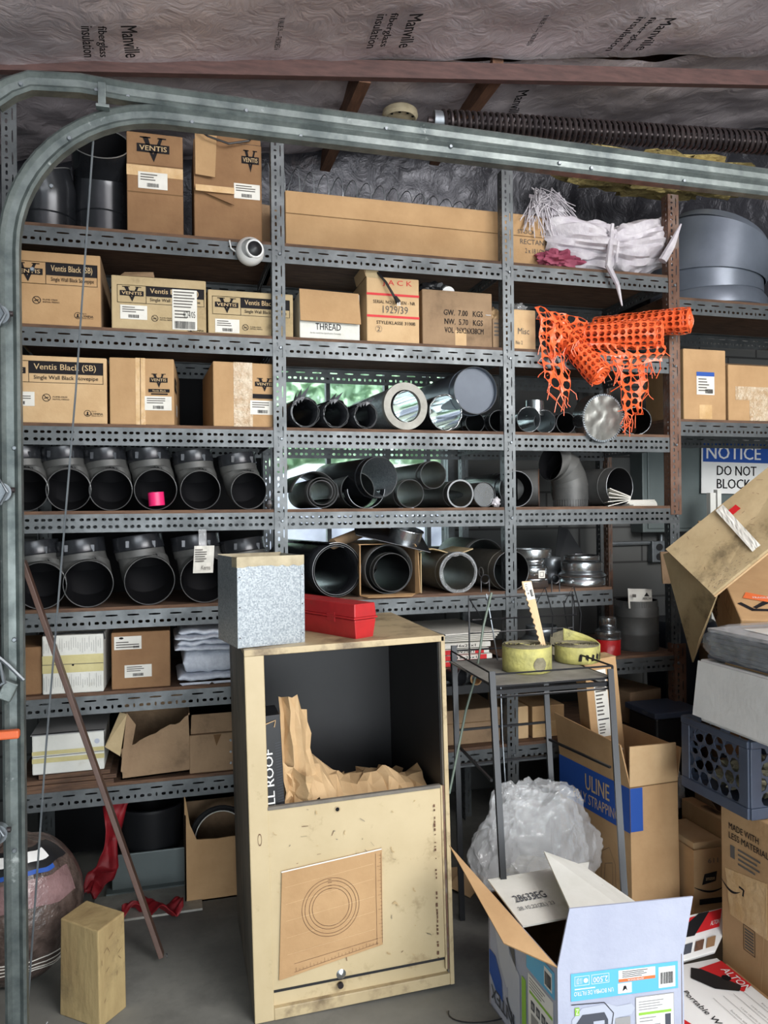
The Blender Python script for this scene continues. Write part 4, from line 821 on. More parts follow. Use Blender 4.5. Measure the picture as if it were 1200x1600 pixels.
E4 = [(40, 752, 33, 'leftmost black elbow on the fourth shelf, cut off by the door track', 0), (107, 752, 33, 'black elbow with dented lower rim behind the lift cable, fourth shelf', 0), (173, 752, 32, 'black elbow between the dented one and the one with pink tape', -1), (243, 751, 32, 'black elbow on the fourth shelf with the pink tape roll inside', 0), (313, 751, 30.5, 'black elbow directly right of the one holding pink tape', 0), (389, 757, 29, 'black elbow at the right end of the fourth shelf, turned towards the post', 14)]
for cx, cy, r, l, ln in E4: elbow(l, cx, cy, r, Z, ln, g4)
Z = DK[5]; g5 = 'large black stovepipe elbows on the fifth shelf'
E5 = [(64, 903, 37, 'large black elbow crossed by the leaning board on the fifth shelf', 3), (138, 905, 37, 'large black elbow second from the left on the fifth shelf', 4), (234, 898, 38, 'large black elbow leaning most to the right on the fifth shelf', 8), (320, 888, 37, 'large black elbow with a paper tag hanging over it', 0), (398, 885, 34, 'large black elbow mostly hidden behind the galvanised bin', 8)]
for cx, cy, r, l, ln in E5: elbow(l, cx, cy, r, Z, ln, g5, up=0.105)
p = oY(245, 782, 2.955)
t = thing('tape_roll', 'small bright pink roll of tape in the mouth of an elbow', 'tape', (p.x, 2.975, DK[4]+0.017)); MB().cyl((0, 0, 0), (-0.004, 0, 0.05), 0.029, seg=32).build('roll', t, 'pink', smooth=True, bevel=0.001); MB().cyl((-0.004, 0, 0.0495), (-0.0041, 0, 0.0512), 0.018, seg=24).build('core', t, 'pinkcloth')
p = oY(317, 874, 2.9); q = oY(312, 838, 2.94)
t = thing('paper_tag', 'creased white paper tag hanging on clear tape over an elbow', 'tag', (p.x, 2.9, p.z))
MB().grid(lambda u, v: (-0.036+0.072*u+0.006*v, 0.004*noise.noise(V((u*4, v*4, 1))), -0.05+0.1*v), 8, 8).build('card', t, 'paper', solid=0.001); d = Decal((-0.036, -0.004, -0.05), (1, 0, 0), (0, 0, 1)); d.lines(0.008, 0.04, 0.06, 0.09, 6); d.text('Kerns', 0.03, 0.012, 0.062, 0.028, 'ink_grey'); d.build('printing', t)
MB().grid(lambda u, v: (-0.014+0.028*u, 0.012*v, 0.05+0.06*v), 4, 6).build('tape', t, 'film', solid=0.001)
p = oY(422, 779, 2.96); t = thing('steel_ball_knob', 'small shiny round steel knob beside the first post, fourth shelf', 'knob', (p.x, 2.975, DK[4]+0.02)); MB().lathe([(0, 0.02), (0.012, 0.016), (0.02, 0.0), (0.012, -0.016), (0, -0.019)], 20).build('ball', t, 'shiny', smooth=True); MB().cyl((0, 0.0, 0.015), (0.02, 0.02, 0.07), 0.003).build('rod', t, 'shiny')
# top shelf black elbows at the left
Z = DK[1]
def upright(name, label, x, y, z, R, H, m, en=(0.0, -0.7, 1), top=0.12, cat='pipe elbow'):
    T = thing(name, label, cat, (x, y, z)); e = V(en).normalized()
    st = [((0, 0, 0), (0, 0, 1)), ((0, 0, H*0.55), (0, 0, 1)), ((0, -0.01, H*0.7), V((0, 0, 1)).lerp(e, 0.4)), (V((0, -0.02, H*0.72))+e*top, e)]
    MB().use(m).hollow([(p, n, R) for p, n in st], 0.002, 44, 'inner_black').build('body', T, smooth=True, sharp=30)
    p = V(st[-1][0]); a = e.orthogonal().normalized(); b_ = e.cross(a)
    MB().wire([p+(a*cos(2*pi*i/40)+b_*sin(2*pi*i/40))*R for i in range(40)], 0.002, 5, True).build('cut_edge', T, 'edge_bright')
    MB().wire([(cos(2*pi*i/40)*(R+0.001), sin(2*pi*i/40)*(R+0.001), H*0.3) for i in range(40)], 0.003, 6, True).build('bead', T, m, smooth=True)
    return T
p = oY(160, 350, 3.16); upright('stovepipe_elbow', 'tall black pipe elbow with bright cut rim beside top shelf cartons', p.x, 3.16, Z, 0.104, 0.36, 'black_collar', (0.05, -1.0, 0.75), 0.14)
p = oY(72, 350, 3.14); upright('stovepipe_elbow', 'tall black pipe elbow at the top left behind the curved track', p.x, 3.13, Z, 0.112, 0.24, 'black_collar', (-0.3, -0.3, 1), 0.06)

# third shelf, middle bay
Z = DK[3]
for k, (cx, cy, r, l) in enumerate(((476, 641, 24, 'rolled black sheet metal with raised torn shards beside the first post'), (524, 641, 22.5, 'rolled black sheet metal roll, middle of the three jagged rolls'), (571, 643, 21, 'rolled black sheet metal roll touching the white-ringed pipe'))):
    T, R = roll(l, cx, cy, r, 2.965, Z, 0.42, 2.1, 0.0035, 'black_collar', k+1, 0.012, 60+k*20, 13)
    for j in range(3 if k != 1 else 2):
        a = radians(110+18*j-10*k); MB().slab([(cos(a)*R*0.7, -0.004, sin(a)*R*0.7), (cos(a)*R*1.05, -0.004, sin(a)*R*1.05), (cos(a-0.5)*R*(1.75-0.15*j-0.15*k), -0.012, sin(a-0.5)*R*(1.75-0.18*j-0.12*k)), (cos(a-0.35)*R*1.0, -0.006, sin(a-0.35)*R*1.0)], 0.0015).build('torn_shard', T, 'black_collar')
T, R = pipe('insulated chimney pipe with wide pale ring around a mirror-bright bore', 636, 633, 25, 2.98, None, 0.5, 'shiny', 'chrome', crimp=False, name='insulated_pipe', bead=False, yaw=6)
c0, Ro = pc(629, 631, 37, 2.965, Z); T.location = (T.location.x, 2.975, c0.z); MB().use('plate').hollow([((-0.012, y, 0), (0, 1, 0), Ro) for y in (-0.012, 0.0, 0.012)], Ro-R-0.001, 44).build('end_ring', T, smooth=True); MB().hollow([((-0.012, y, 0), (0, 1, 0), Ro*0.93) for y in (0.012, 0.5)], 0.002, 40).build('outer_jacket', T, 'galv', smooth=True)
T, R = pipe('mirror-bright steel pipe with ragged rim beside the white-ringed one', 696, 639, 28.5, 2.97, Z, 0.5, 'black_collar', 'chrome', name='lined_pipe', bead=False, yaw=7)
MB().grid(lambda u, v: (cos(2*pi*u)*(R-0.002-0.004*v+0.002*sin(u*60)), -0.004+0.01*v*abs(sin(u*31)), sin(2*pi*u)*(R-0.002-0.004*v+0.002*sin(u*60))), 80, 2).build('rim', T, 'shiny', smooth=True, solid=0.0015)
T, R = pipe('large grey pipe with closed end cap resting above the black pipe', 743, 610, 37, 2.965, None, 0.52, 'duct_grey', 'duct_grey', name='capped_pipe', yaw=3)
MB().cyl((0, 0.02, 0), (0, 0.024, 0), R-0.003, seg=40).build('end_cap', T, 'cap_grey')
T.location.z = Z+0.108+R*0+0.062
tag(pipe('narrow black pipe under the capped grey pipe beside the second post', 780, 649, 17, 2.975, Z, 0.5, 'black_collar')[0], None, None)
T, R = pipe('plain black pipe lying on its side beneath the capped grey pipe', 742, 652, 16, 3.03, Z, 0.45, 'black_collar')
# third shelf, right bay
T, R = pipe('short silver duct, front one of the two beside the second post', 826, 649, 20, 2.965, Z, 0.22, 'shiny', 'zinc', bead=False, name='silver_duct')
T, R = pipe('short silver duct tee behind the front silver duct', 851, 651, 18.5, 3.0, Z, 0.26, 'shiny', 'zinc', bead=False, name='silver_duct'); MB().hollow([((-0.01, 0.07, R*0.6), (0, 0, 1), R*0.8), ((-0.01, 0.07, R*1.9), (0.08, 0, 1), R*0.8)], 0.002, 32).build('branch', T, 'shiny', smooth=True)
pipe('dark pipe between the silver ducts and the round metal lid', 884, 656, 16.5, 2.99, Z, 0.4, 'black_collar')
c, R = pc(943, 653, 37.5, 2.925, None)
T = thing('round_duct_end', 'large round silver duct cap with fluted rim overhanging the third shelf', 'duct cap', (c.x, 2.93, c.z), rot=(radians(4), 0, radians(4)))
MB().use('shiny').hollow([((0, y, 0), (0, 1, 0), R*(1+0.0*y)) for y in (0.0, 0.075)], 0.002, 48).build('side_wall', T, smooth=True)
MB().grid(lambda u, v: (cos(2*pi*u)*R*0.93*v, -0.002+0.004*noise.noise(V((cos(2*pi*u)*v*3, sin(2*pi*u)*v*3, 1))), sin(2*pi*u)*R*0.93*v), 48, 10).build('face', T, mat('scuffed_galvanised', (176, 176, 170), 0.32, 0.8, (140, 140, 136), 9, bump=0.3, bscale=12, rvar=0.12), smooth=True)
b = MB()
for i in range(60): a = 2*pi*i/60; b.box(-0.0022, 0.0022, -0.0045, 0.0, R*0.92, R*1.0, Matrix.Rotation(a, 4, 'Y'))
o = b.build('fluted_rim', T, 'galv')
MB().use('shiny').hollow([((0, -0.0005, 0), (0, 1, 0), R*1.0), ((0, 0.003, 0), (0, 1, 0), R*1.0)], R*0.07, 48).build('rim', T, smooth=True)
pipe('silver duct with dark mouth right of the round duct cap', 995, 654, 22, 2.985, Z, 0.3, 'shiny', 'inner_black', bead=True, name='silver_duct', yaw=-22)
# fourth shelf, middle
Z = DK[4]
T, R = roll('loosely rolled black sheet with a tight inner coil, beside first post', 503, 763, 26, 2.965, Z, 0.5, 2.2, 0.011, 'black_pipe', 5, 0.0, -40)
c, R = pc(492, 757, 39, 2.99, None); T = thing('curved_sheet', 'wide arched grey-black sheet covering the coiled sheet roll', 'sheet metal', (c.x, 2.99, Z+0.03))
MB().grid(lambda u, v: (cos(pi*(0.04+0.86*v))*R*1.0, 0.48*u, sin(pi*(0.04+0.86*v))*R*1.2), 4, 30).build('sheet', T, 'black_pipe', smooth=True, solid=0.002)
T, R = pipe('large open black pipe with pale grey inside, middle of the fourth shelf', 592, 741, 32, 2.955, None, 0.5, 'black_collar', 'galv', yaw=12, bead=True); T.location.z = Z+0.042+R
T, R = roll('flattened dark curved sheet under the large open pipe', 572, 765, 30, 2.985, None, 0.45, 0.5, 0.001, 'black_collar', 3, 0, 180, 0); T.location.z = Z+R+0.001
T = thing('stove_pipe_stub', 'black pipe body behind the large open pipe', 'pipe', (oY(560, 760, 3.05).x, 3.06, Z+0.075), 8); MB().use('black_pipe').hollow([((0, y, 0), (0, 1, 0), 0.073) for y in (0.0, 0.42)], 0.002, 36, 'inner_black').build('body', T, smooth=True); MB().wire([(cos(a)*0.073, 0, sin(a)*0.073) for a in [2*pi*i/36 for i in range(36)]], 0.0015, 5, True).build('cut_edge', T, 'rim')
pipe('black pipe lying under the upper black pipe, centre of fourth shelf', 641, 768, 22, 2.965, Z, 0.5, 'black_pipe', 'brown_pipe', yaw=1)
T, R = pipe('black pipe stacked on top of the two lower pipes', 677, 742, 21.5, 2.975, None, 0.5, 'black_pipe', 'brown_pipe', yaw=3)
T, R = pipe('black pipe with thick bright rim on the fourth shelf', 719, 767, 21, 2.965, Z, 0.5, 'black_pipe', 'brown_pipe', yaw=3, rim=0.004)
T, R = pipe('silver pipe with paper wrap near second post, fourth shelf', 757, 766, 19.5, 2.975, Z, 0.48, 'shiny', 'inner_black', yaw=8, name='silver_pipe', bead=False)
MB().cyl((0, 0.004, 0), (0, 0.008, 0), R-0.003, seg=36).build('end_cap', T, 'shiny')
tag(blob(oY(777, 780, 2.97).x, 2.985, Z+0.019, 0.018, 0.022, 0.02, 5, 0.5).build('paper_scrap', None, 'sack', smooth=True), 'crumpled grey paper scrap beside the silver pipe end', 'paper')
pipe('wide dark pipe partly behind the second post on the fourth shelf', 806, 759, 28, 2.98, Z, 0.5, 'black_collar', 'inner_black', rim=0.001)
# fourth shelf, right
p = oY(893, 787, 3.05); T = thing('stovepipe_elbow', 'upright segmented grey-black elbow with crimped base, fourth shelf', 'pipe elbow', (p.x, 3.06, Z))
R = 0.078
MB().hollow([((0, 0, 0), (0, 0, 1), R*0.94), ((0, 0, 0.03), (0, 0, 1), R*0.95)], 0.002, 40).build('crimped_end', T, 'black_pipe', smooth=True)
st = [((0, 0, 0.03), (0, 0, 1)), ((0, 0, 0.085), (-0.12, 0, 1)), ((-0.008, 0, 0.125), (-0.4, -0.05, 1)), ((-0.03, -0.005, 0.165), (-0.9, -0.1, 0.9)), ((-0.062, -0.008, 0.185), (-1, -0.2, 0.45)), ((-0.105, -0.015, 0.19), (-1, -0.25, 0.1))]
for i in range(5):
    MB().use('black_pipe').hollow([(st[i][0], st[i][1], R*(1.0+0.012*(i % 2))), (st[i+1][0], st[i+1][1], R*(0.985+0.012*(i % 2)))], 0.002, 40, 'inner_black').build('gore', T, smooth=True)
b = MB()
for i in range(40): a = 2*pi*i/40; b.box(R*0.935, R*0.965, -0.002, 0.002, 0.002, 0.03, Matrix.Rotation(a, 4, 'Z'))
b.build('crimps', T, 'black_pipe')
p = oY(842, 765, 3.1); T = thing('pipe_collar', 'rusty-edged dark ring collar standing behind the segmented elbow', 'pipe collar', (p.x, 3.1, Z+0.085), 62); MB().use('black_pipe').hollow([((0, y, 0), (0, 1, 0), 0.083) for y in (0, 0.09)], 0.003, 40, 'steel_rust').build('body', T, smooth=True); MB().wire([(cos(a)*0.083, 0, sin(a)*0.083) for a in [2*pi*i/36 for i in range(36)]], 0.002, 5, True).build('cut_edge', T, 'steel_rust')
T, R = pipe('black pipe with folded papers stuffed in its mouth, fourth shelf', 968, 757, 30, 2.965, Z, 0.34, 'black_pipe', 'inner_black', yaw=16)
cx_, cy_ = T.location.x, T.location.y
for k in range(5):
    t = MB().box(-0.055, 0.045, 0, 0.11, 0, 0.003).build('paper_leaflet', None, 'paper', loc=(cx_-0.02+0.004*k, 2.93+0.004*k, Z+0.012+0.011*k), rot=(radians(-4), radians(-14+9*k), radians(-12)))
    tag(t, 'folded white leaflets fanned inside the mouth of black pipe', 'paper', 'leaflets in the black pipe')
p = oY(1012, 785, 2.97)
for k in range(5):
    t = MB().box(-0.09, 0.06, 0, 0.16, 0, 0.004).build('paper_leaflet', None, 'paper', loc=(p.x+0.004-0.006*k, 2.975+0.004*k, Z+0.001+0.0055*k), rot=(0, 0, radians(14-9*k)))
    tag(t, 'white leaflets in a loose stack beside the end post', 'paper', 'leaflets stacked by the end post')
# fifth shelf middle
Z = DK[5]
T, R = roll('largest black roll, sheet ends nested, right of the galvanised bin', 526, 885, 43, 2.955, Z, 0.55, 2.1, 0.007, 'black_collar', 9, 0, 70, 12, name='rolled_sheet')
T, R = roll('black sheet roll nested in a torn brown carton sleeve', 607, 884, 39, 2.965, Z+0.004, 0.52, 1.2, 0.004, 'black_pipe', 4, 0, 30)
T2, R2 = pipe('black pipe nested inside the roll in the torn carton', 612, 888, 30, 2.97, None, 0.5, 'black_pipe', 'inner_black'); T2.location.z = T.location.z-(R-R2)+0.009
p0 = oY(563, 930, 2.96); p1 = oY(648, 850, 2.96)
T = thing('carton_sleeve', 'torn brown carton sleeve around the nested black roll', 'box', (p0.x, 2.96, Z))
w = p1.x-p0.x; h = p1.z-Z
b = MB(); MB().box(0, w, 0, 0.5, 0, 0.003).build('bottom_panel', T, 'kraft_dull'); MB().box(-0.003, 0, 0.0, 0.5, 0, h).build('side_panel', T, 'kraft_dull'); MB().box(w, w+0.003, 0.0, 0.5, 0, h).build('side_panel', T, 'kraft_dull'); MB().box(0, w, 0.02, 0.5, h, h+0.003).build('top_panel', T, 'kraft')
for s, xx in ((1, w), (-1, 0)): MB().slab([(xx, 0, 0.0), (xx+s*0.01, -0.03, 0.01), (xx+s*0.006, -0.02, h*0.9), (xx, 0, h)], 0.003).build('flap', T, 'kraft')
MB().slab([(0.0, 0, 0.003), (w, 0, 0.003), (w*0.9, -0.03, -0.004), (w*0.1, -0.035, -0.002)], 0.003).build('flap', T, 'kraft')
T, R = pipe('dusty black pipe with crumpled film around its bright mouth, fifth shelf', 716, 891, 31, 2.965, Z, 0.5, 'brown_pipe', 'brown_pipe', yaw=4, rim=0.004); 
MB().grid(lambda u, v: (cos(2*pi*u)*(R*0.86+0.012*v+0.004*noise.noise(V((u*20, v, 0)))), -0.006-0.006*noise.noise(V((u*20, v*3, 2))), sin(2*pi*u)*(R*0.86+0.012*v+0.004*noise.noise(V((u*20, v, 5))))), 60, 4).build('film_wrap', T, 'film', smooth=True)
T, R = pipe('dusty black pipe at the second post, fifth shelf, with a draft ring beside it', 799, 893, 31, 2.955, Z, 0.5, 'brown_pipe', 'inner_black', yaw=5, rim=0.0)
b = MB(); c = V((-R*0.97, 0.11, -0.01)); b.wire([c+V((-0.004, cos(a)*0.02, sin(a)*0.02)) for a in [2*pi*i/20 for i in range(20)]], 0.002, 5, True); b.build('draft_ring', T, 'edge_bright')
c, R = pc(757, 880, 33, 3.12, None); T, R = roll('arched black half pipe behind the dusty pipes on the fifth shelf', 757, 884, 34, 3.1, None, 0.35, 0.6, 0.001, 'black_pipe', 3, 0, -15); T.location.z = Z+0.118
p = oY(655, 900, 3.02); T = thing('carton_sleeve', 'flattened torn brown cardboard over the dusty pipe', 'cardboard', (p.x, 3.0, Z)); MB().box(0, 0.004, 0, 0.4, 0, 0.165).build('side_panel', T, 'kraft_old'); MB().grid(lambda u, v: (0.0+0.24*u, 0.02+0.25*v, 0.168+0.012*sin(u*7)), 8, 4).build('top_panel', T, 'kraft_old', solid=0.004)
# register plate with collar
p = oY(620, 868, 2.93); T = thing('ceiling_thimble', 'dark square plate with short silver collar lying on the rolls', 'pipe fitting', (p.x+0.005, 3.0, Z+0.225), rot=(radians(12), radians(14), radians(-8)))
MB().box(-0.16, 0.15, -0.08, 0.2, -0.004, 0).build('plate', T, 'black_collar', bevel=0.002); MB().hollow([((0.05, 0.03, 0), (0, 0, 1), 0.066), ((0.05, 0.03, 0.05), (0, 0, 1), 0.068)], 0.002, 36).build('collar', T, 'shiny', smooth=True); MB().wire([(0.05+cos(a)*0.069, 0.03+sin(a)*0.069, 0.05) for a in [2*pi*i/36 for i in range(36)]], 0.003, 5, True).build('collar_rim', T, 'shiny')
a = oY(520, 850, 3.05); c = oY(600, 818, 3.25); tag(MB().wire([a, c], 0.022, 16).build('cardboard_tube', None, 'kraft_dull', smooth=True), 'long cardboard tube slanting up behind the dark plate', 'tube')
# fifth shelf right: galvanised reducers
def reducer(label, cx, prof, y=3.05, m='shiny', px=880, name='duct_reducer', z=DK[5]):
    p = oY(cx, px, y); T = thing(name, label, 'duct fitting', (p.x, y, z+0.001))
    for i, (nm, pr) in enumerate(prof): MB().lathe(pr, 40).build(nm, T, m, smooth=True, solid=0.0015, sharp=30)
    return T
T = reducer('silver duct take-off with square flange plate on top, beside second post', 831, [('base_ring', [(0.068, 0), (0.068, 0.035), (0.07, 0.04)]), ('body', [(0.07, 0.04), (0.068, 0.085), (0.055, 0.1)]), ('neck', [(0.055, 0.1), (0.055, 0.13)])])
p = MB().use('shiny').lathe([(0.05, 0.128), (0.082, 0.13), (0.085, 0.14), (0.085, 0.165), (0.08, 0.168)], 40).build('top_flange', T, smooth=True)
d = Decal((-0.025, -0.0715, 0.045), (1, 0, 0), (0, 0, 1)); d.rect(0.02, 0, 0.05, 0.032, 'paper', 0); d.frame(0.026, 0.006, 0.044, 0.026, 0.002, 'ink_grey'); d.build('label', T)
T = reducer('wide silver stepped duct reducer at the right end of fifth shelf', 909, [('base_ring', [(0.098, 0.0), (0.1, 0.005), (0.1, 0.035)]), ('lower_cone', [(0.1, 0.035), (0.105, 0.045), (0.088, 0.065)]), ('middle_ring', [(0.088, 0.065), (0.09, 0.07), (0.09, 0.1), (0.086, 0.104)]), ('upper_ring', [(0.078, 0.104), (0.077, 0.13), (0.07, 0.134)])], 3.06)
T = reducer('small dull silver duct ring behind the stepped reducer', 862, [('base_ring', [(0.05, 0.0), (0.05, 0.06)]), ('cone', [(0.05, 0.06), (0.04, 0.1), (0.04, 0.12)])], 3.22, 'zinc')
p = oY(885, 845, 3.3); T = thing('sheet_offcut', 'black angled sheet metal offcut standing behind the silver reducers', 'sheet metal', (p.x, 3.35, Z), 0); MB().slab([(-0.05, 0, 0), (0.2, 0, 0), (0.05, 0.02, 0.24), (0.0, 0.02, 0.26)], 0.004).build('sheet', T, 'black')
# sixth shelf right
Z = DK[6]
T = reducer('red banded silver canister standing on the low right shelf', 950, [('lower_band', [(0.0, 0.0), (0.053, 0.0), (0.054, 0.07)]), ('shoulder', [(0.055, 0.07), (0.055, 0.1), (0.036, 0.115)]), ('neck', [(0.036, 0.115), (0.036, 0.16), (0.033, 0.162), (0.0, 0.162)])], 3.02, 'shiny', 1000, 'pipe_adapter', Z)
for ch in [o for o in bpy.data.objects if o.parent == T and o.name.startswith('lower_band')]: ch.data.materials.clear(); ch.data.materials.append(K['redlid'])
for px in (0.055,): MB().lathe([(0.0545, 0.066), (0.058, 0.07), (0.0545, 0.074)], 36).build('bead', T, 'shiny', smooth=True)
p = oY(999, 1030, 3.08); T = thing('stovepipe_section', 'fat black stovepipe standing upright with papers in its top', 'pipe', (p.x, 3.1, Z)); R = 0.098
MB().use('black_pipe').hollow([((0, 0, z), (0, 0, 1), r) for z, r in ((0, R*0.96), (0.012, R), (0.07, R), (0.075, R+0.002), (0.08, R), (0.15, R), (0.154, R+0.002), (0.158, R), (0.19, R), (0.2, R*0.96), (0.225, R*0.96))], 0.002, 44, 'inner_black').build('body', T, smooth=True, sharp=50)
b = MB()
for i in range(60): a = 2*pi*i/60; b.box(R*0.95, R*0.975, -0.0022, 0.0022, 0.195, 0.225, Matrix.Rotation(a, 4, 'Z'))
b.build('crimps', T, 'black_pipe')
q = thing('instruction_sheet', 'folded printed paper with house mark sticking out of black pipe', 'paper', (p.x-0.085, 3.03, Z+0.195), rot=(radians(-8), radians(4), radians(6)))
MB().grid(lambda u, v: (0.14*u, 0.008*sin(u*8), 0.09*v), 14, 3).build('sheet', q, 'paper', solid=0.002, smooth=True)
d = Decal((0, -0.009, 0), (1, 0, 0), (0, 0, 1)); d.text('ARROW', 0.07, 0.04, 0.12, 0.052, 'ink', 2, 0.01); d.poly([(0.08, 0.056), (0.11, 0.056), (0.095, 0.074)], 'ink'); d.text('of Wide Colours', 0.05, 0.022, 0.12, 0.032, 'ink'); d.rect(0.015, 0.05, 0.035, 0.064, 'ink_grey'); d.build('printing', q)
p = oY(846, 1002, 3.1); T = reducer('dull grey conical duct hood standing behind the wire basket', 846, [('skirt', [(0.115, 0.0), (0.115, 0.03), (0.11, 0.035)]), ('cone', [(0.11, 0.035), (0.07, 0.08)]), ('neck', [(0.07, 0.08), (0.068, 0.12)])], 3.15, 'zinc', 1000, 'duct_hood', Z)
for k, (cx, r, l, m) in enumerate(((712, 0.035, 'small black plastic pipe adapter lying on the black rail', 'black_plastic'), (742, 0.022, 'small brass ring fitting beside the black pipe adapter', 'kraft'))):
    p = oY(cx, 1075, 2.93)
    T = thing('pipe_fitting', l, 'pipe fitting', (p.x, 2.925, 0.797+r), 35-50*k); MB().hollow([((0, -0.03, 0), (0, 1, 0), r), ((0, 0.0, 0), (0, 1, 0), r*0.95), ((0, 0.01, 0), (0, 1, 0), r*0.75), ((0, 0.04, 0), (0, 1, 0), r*0.74)], 0.003, 30).build('body', T, m, smooth=True); MB().wire([(cos(a)*r, -0.03, sin(a)*r) for a in [2*pi*i/24 for i in range(24)]], 0.002, 5, True).build('lip', T, m)
MB().box(0.98, 1.75, 2.9, 2.945, 0.762, 0.797).build('cross_rail', rack, 'black')

# ---------------------------------------------------------------- white sack, netting
Z = DK[1]
p0 = oY(870, 425, 2.98); p1 = oY(1058, 400, 2.98)
def sackfn(u, v):
    a = 2*pi*v; x = u*2-1; cx = (p0.x+p1.x)/2; L = (p1.x-p0.x)/2+0.02
    hz = (0.10+0.035*abs(x)**1.5)*(1-0.35*max(0, -x)**4); hy = 0.12*(1-0.5*abs(x)**5)
    ca, sa = cos(a), sin(a)
    n = noise.noise(V((x*2, ca*1.5, sa*1.5)))*0.045+(0.2-abs(noise.noise(V((x*1.6+3, ca*5, sa*5)))))*0.045+0.003*sin(a*17+x*4+3*noise.noise(V((x*2, ca, sa))))
    pin = 1-0.28*math.exp(-((x-0.0)/0.06)**2)
    z = Z+0.125+0.035*x**2+0.05*max(0, x)**3+sa*(hz+n)*pin
    return (cx+x*L+0.015*ca, 3.07+ca*(hy+n)*pin-0.02*(1-abs(x)), max(z, Z+0.002+0.003*ca))
T = thing('woven_sack', 'white woven plastic sack tied around its middle on the top shelf', 'sack', (0, 0, 0))
MB().grid(sackfn, 70, 60).build('body', T, 'sack', smooth=True)
b = MB(); c = sackfn(0.5, 0); b.wire([V(sackfn(0.5, v/20))+V((0, -0.004, 0.0)) for v in range(20)], 0.008, 6, True); b.build('tie', T, 'sack', smooth=True)
a = oY(957, 350, 2.92); m1 = oY(950, 415, 2.915); m2 = oY(965, 445, 2.915); e = oY(972, 478, 2.915)
MB().wire([a, m1, m2, e], [0.008, 0.014, 0.01, 0.003], 8).build('tie_end', T, 'sack', smooth=True)
a = oY(1035, 408, 2.93); c = oY(1064, 350, 2.9); MB().wire([a, a.lerp(c, 0.4)+V((0.006, 0, 0)), c], [0.02, 0.018, 0.004], 8).build('loose_corner', T, 'sack', smooth=True)
rr = random.Random(5); a = oY(890, 390, 2.97); b = MB()
for i in range(44):
    s = oY(rr.uniform(862, 905), rr.uniform(320, 372), 2.99+rr.uniform(0, 0.08)); m_ = oY(rr.uniform(830, 870), rr.uniform(292, 315), 2.98+rr.uniform(0, 0.06)); e = oY(rr.uniform(812, 864), rr.uniform(315, 372), 2.97+rr.uniform(0, 0.05))
    b.wire([s, s.lerp(m_, 0.6)+V((0, 0, 0.012)), m_, m_.lerp(e, 0.5)+V((-0.008, 0, 0.008)), e], 0.0022, 4)
o = b.build('frayed_strands', T, 'sack'); o['kind'] = 'stuff'
q = oY(856, 325, 3.04); blob(q.x, 3.05, q.z, 0.075, 0.05, 0.05, 4, 0.7, 34, 22, 3).build('frayed_bundle', T, 'sack', smooth=True)
q = oY(866, 405, 3.0); tag(blob(q.x+0.02, 3.0, Z+0.04, 0.09, 0.05, 0.04, 6, 0.6, 34, 22, 3).build('pink_cloth', None, 'pinkcloth', smooth=True), 'crumpled dusty pink cloth poking from beneath the white sack', 'cloth')

def net_tube(b, A, B, R0, R1, nu, nv, seed, hole=0.6, amp=0.25, a0=0, a1=2*pi):
    """barrier netting: strips around an axis with oval holes left between them"""
    A = V(A); B = V(B); ax = (B-A).normalized(); n1 = ax.orthogonal().normalized(); n2 = ax.cross(n1)
    def P(u, v):
        a = a0+(a1-a0)*v; r = R0+(R1-R0)*u; r *= 1+amp*noise.noise(V((u*6, cos(a)*2+seed, sin(a)*2)))
        return A+(B-A)*u+(n1*cos(a)+n2*sin(a))*r
    netgrid(b, P, nu, nv)
def netgrid(b, P, nu, nv, sx=0.4, sy=0.43):
    for j in range(nv):
        off = 0.5*(j % 2)
        for i in range(nu):
            u0, u1, v0, v1 = (i)/nu, (i+1)/nu, j/nv, (j+1)/nv
            cu, cv = (u0+u1)/2, (v0+v1)/2; ru, rv = (u1-u0)*sx, (v1-v0)*sy
            o = [(u0, v0), (cu, v0), (u1, v0), (u1, cv), (u1, v1), (cu, v1), (u0, v1), (u0, cv)]
            h = [(cu-ru*.7, cv-rv*.7), (cu, cv-rv), (cu+ru*.7, cv-rv*.7), (cu+ru, cv), (cu+ru*.7, cv+rv*.7), (cu, cv+rv), (cu-ru*.7, cv+rv*.7), (cu-ru, cv)]
            b.add([P(*q) for q in o]+[P(*q) for q in h], [(k, (k+1) % 8, 8+(k+1) % 8, 8+k) for k in range(8)])
def net_roll(label, a, c, R, seed, nl=4):
    T = thing('netting_roll', label, 'netting roll')
    b = MB()
    for k in range(nl): net_tube(b, a, c, R*(1-0.17*k), R*(1-0.17*k), max(8, int((V(c)-V(a)).length/0.028)), 14, seed+k, amp=0.12)
    b.build('netting', T, 'orange', solid=0.0012)
    ax = (V(c)-V(a)).normalized(); n1 = ax.orthogonal().normalized(); n2 = ax.cross(n1); pts = []
    for i in range(120): t = i/119; an = 2*pi*5*t; r = R*(0.12+0.86*t)*(1+0.09*sin(an*2.3+seed)); pts.append(V(c)+ax*0.004*sin(an*3)+(n1*cos(an)+n2*sin(an))*r)
    MB().wire(pts, 0.004, 5).build('rolled_end', T, 'orange')
    pts = [V(c)-ax*0.02+(n1*cos(2*pi*4*i/90)+n2*sin(2*pi*4*i/90))*R*(0.2+0.7*i/90) for i in range(91)]
    MB().wire(pts, 0.004, 5).build('rolled_end', T, 'orange')
    return T
net_roll('long orange netting roll in front, its coiled end beside end post', oY(905, 528, 3.0), oY(1035, 520, 2.8), 0.062, 1)
net_roll('orange netting roll behind the front one, reaching furthest right', oY(930, 515, 3.14), oY(1078, 500, 2.84), 0.056, 7)
T = net_roll('orange netting roll drooping down over the second shelf edge', oY(868, 508, 3.0), oY(938, 588, 2.84), 0.052, 12)
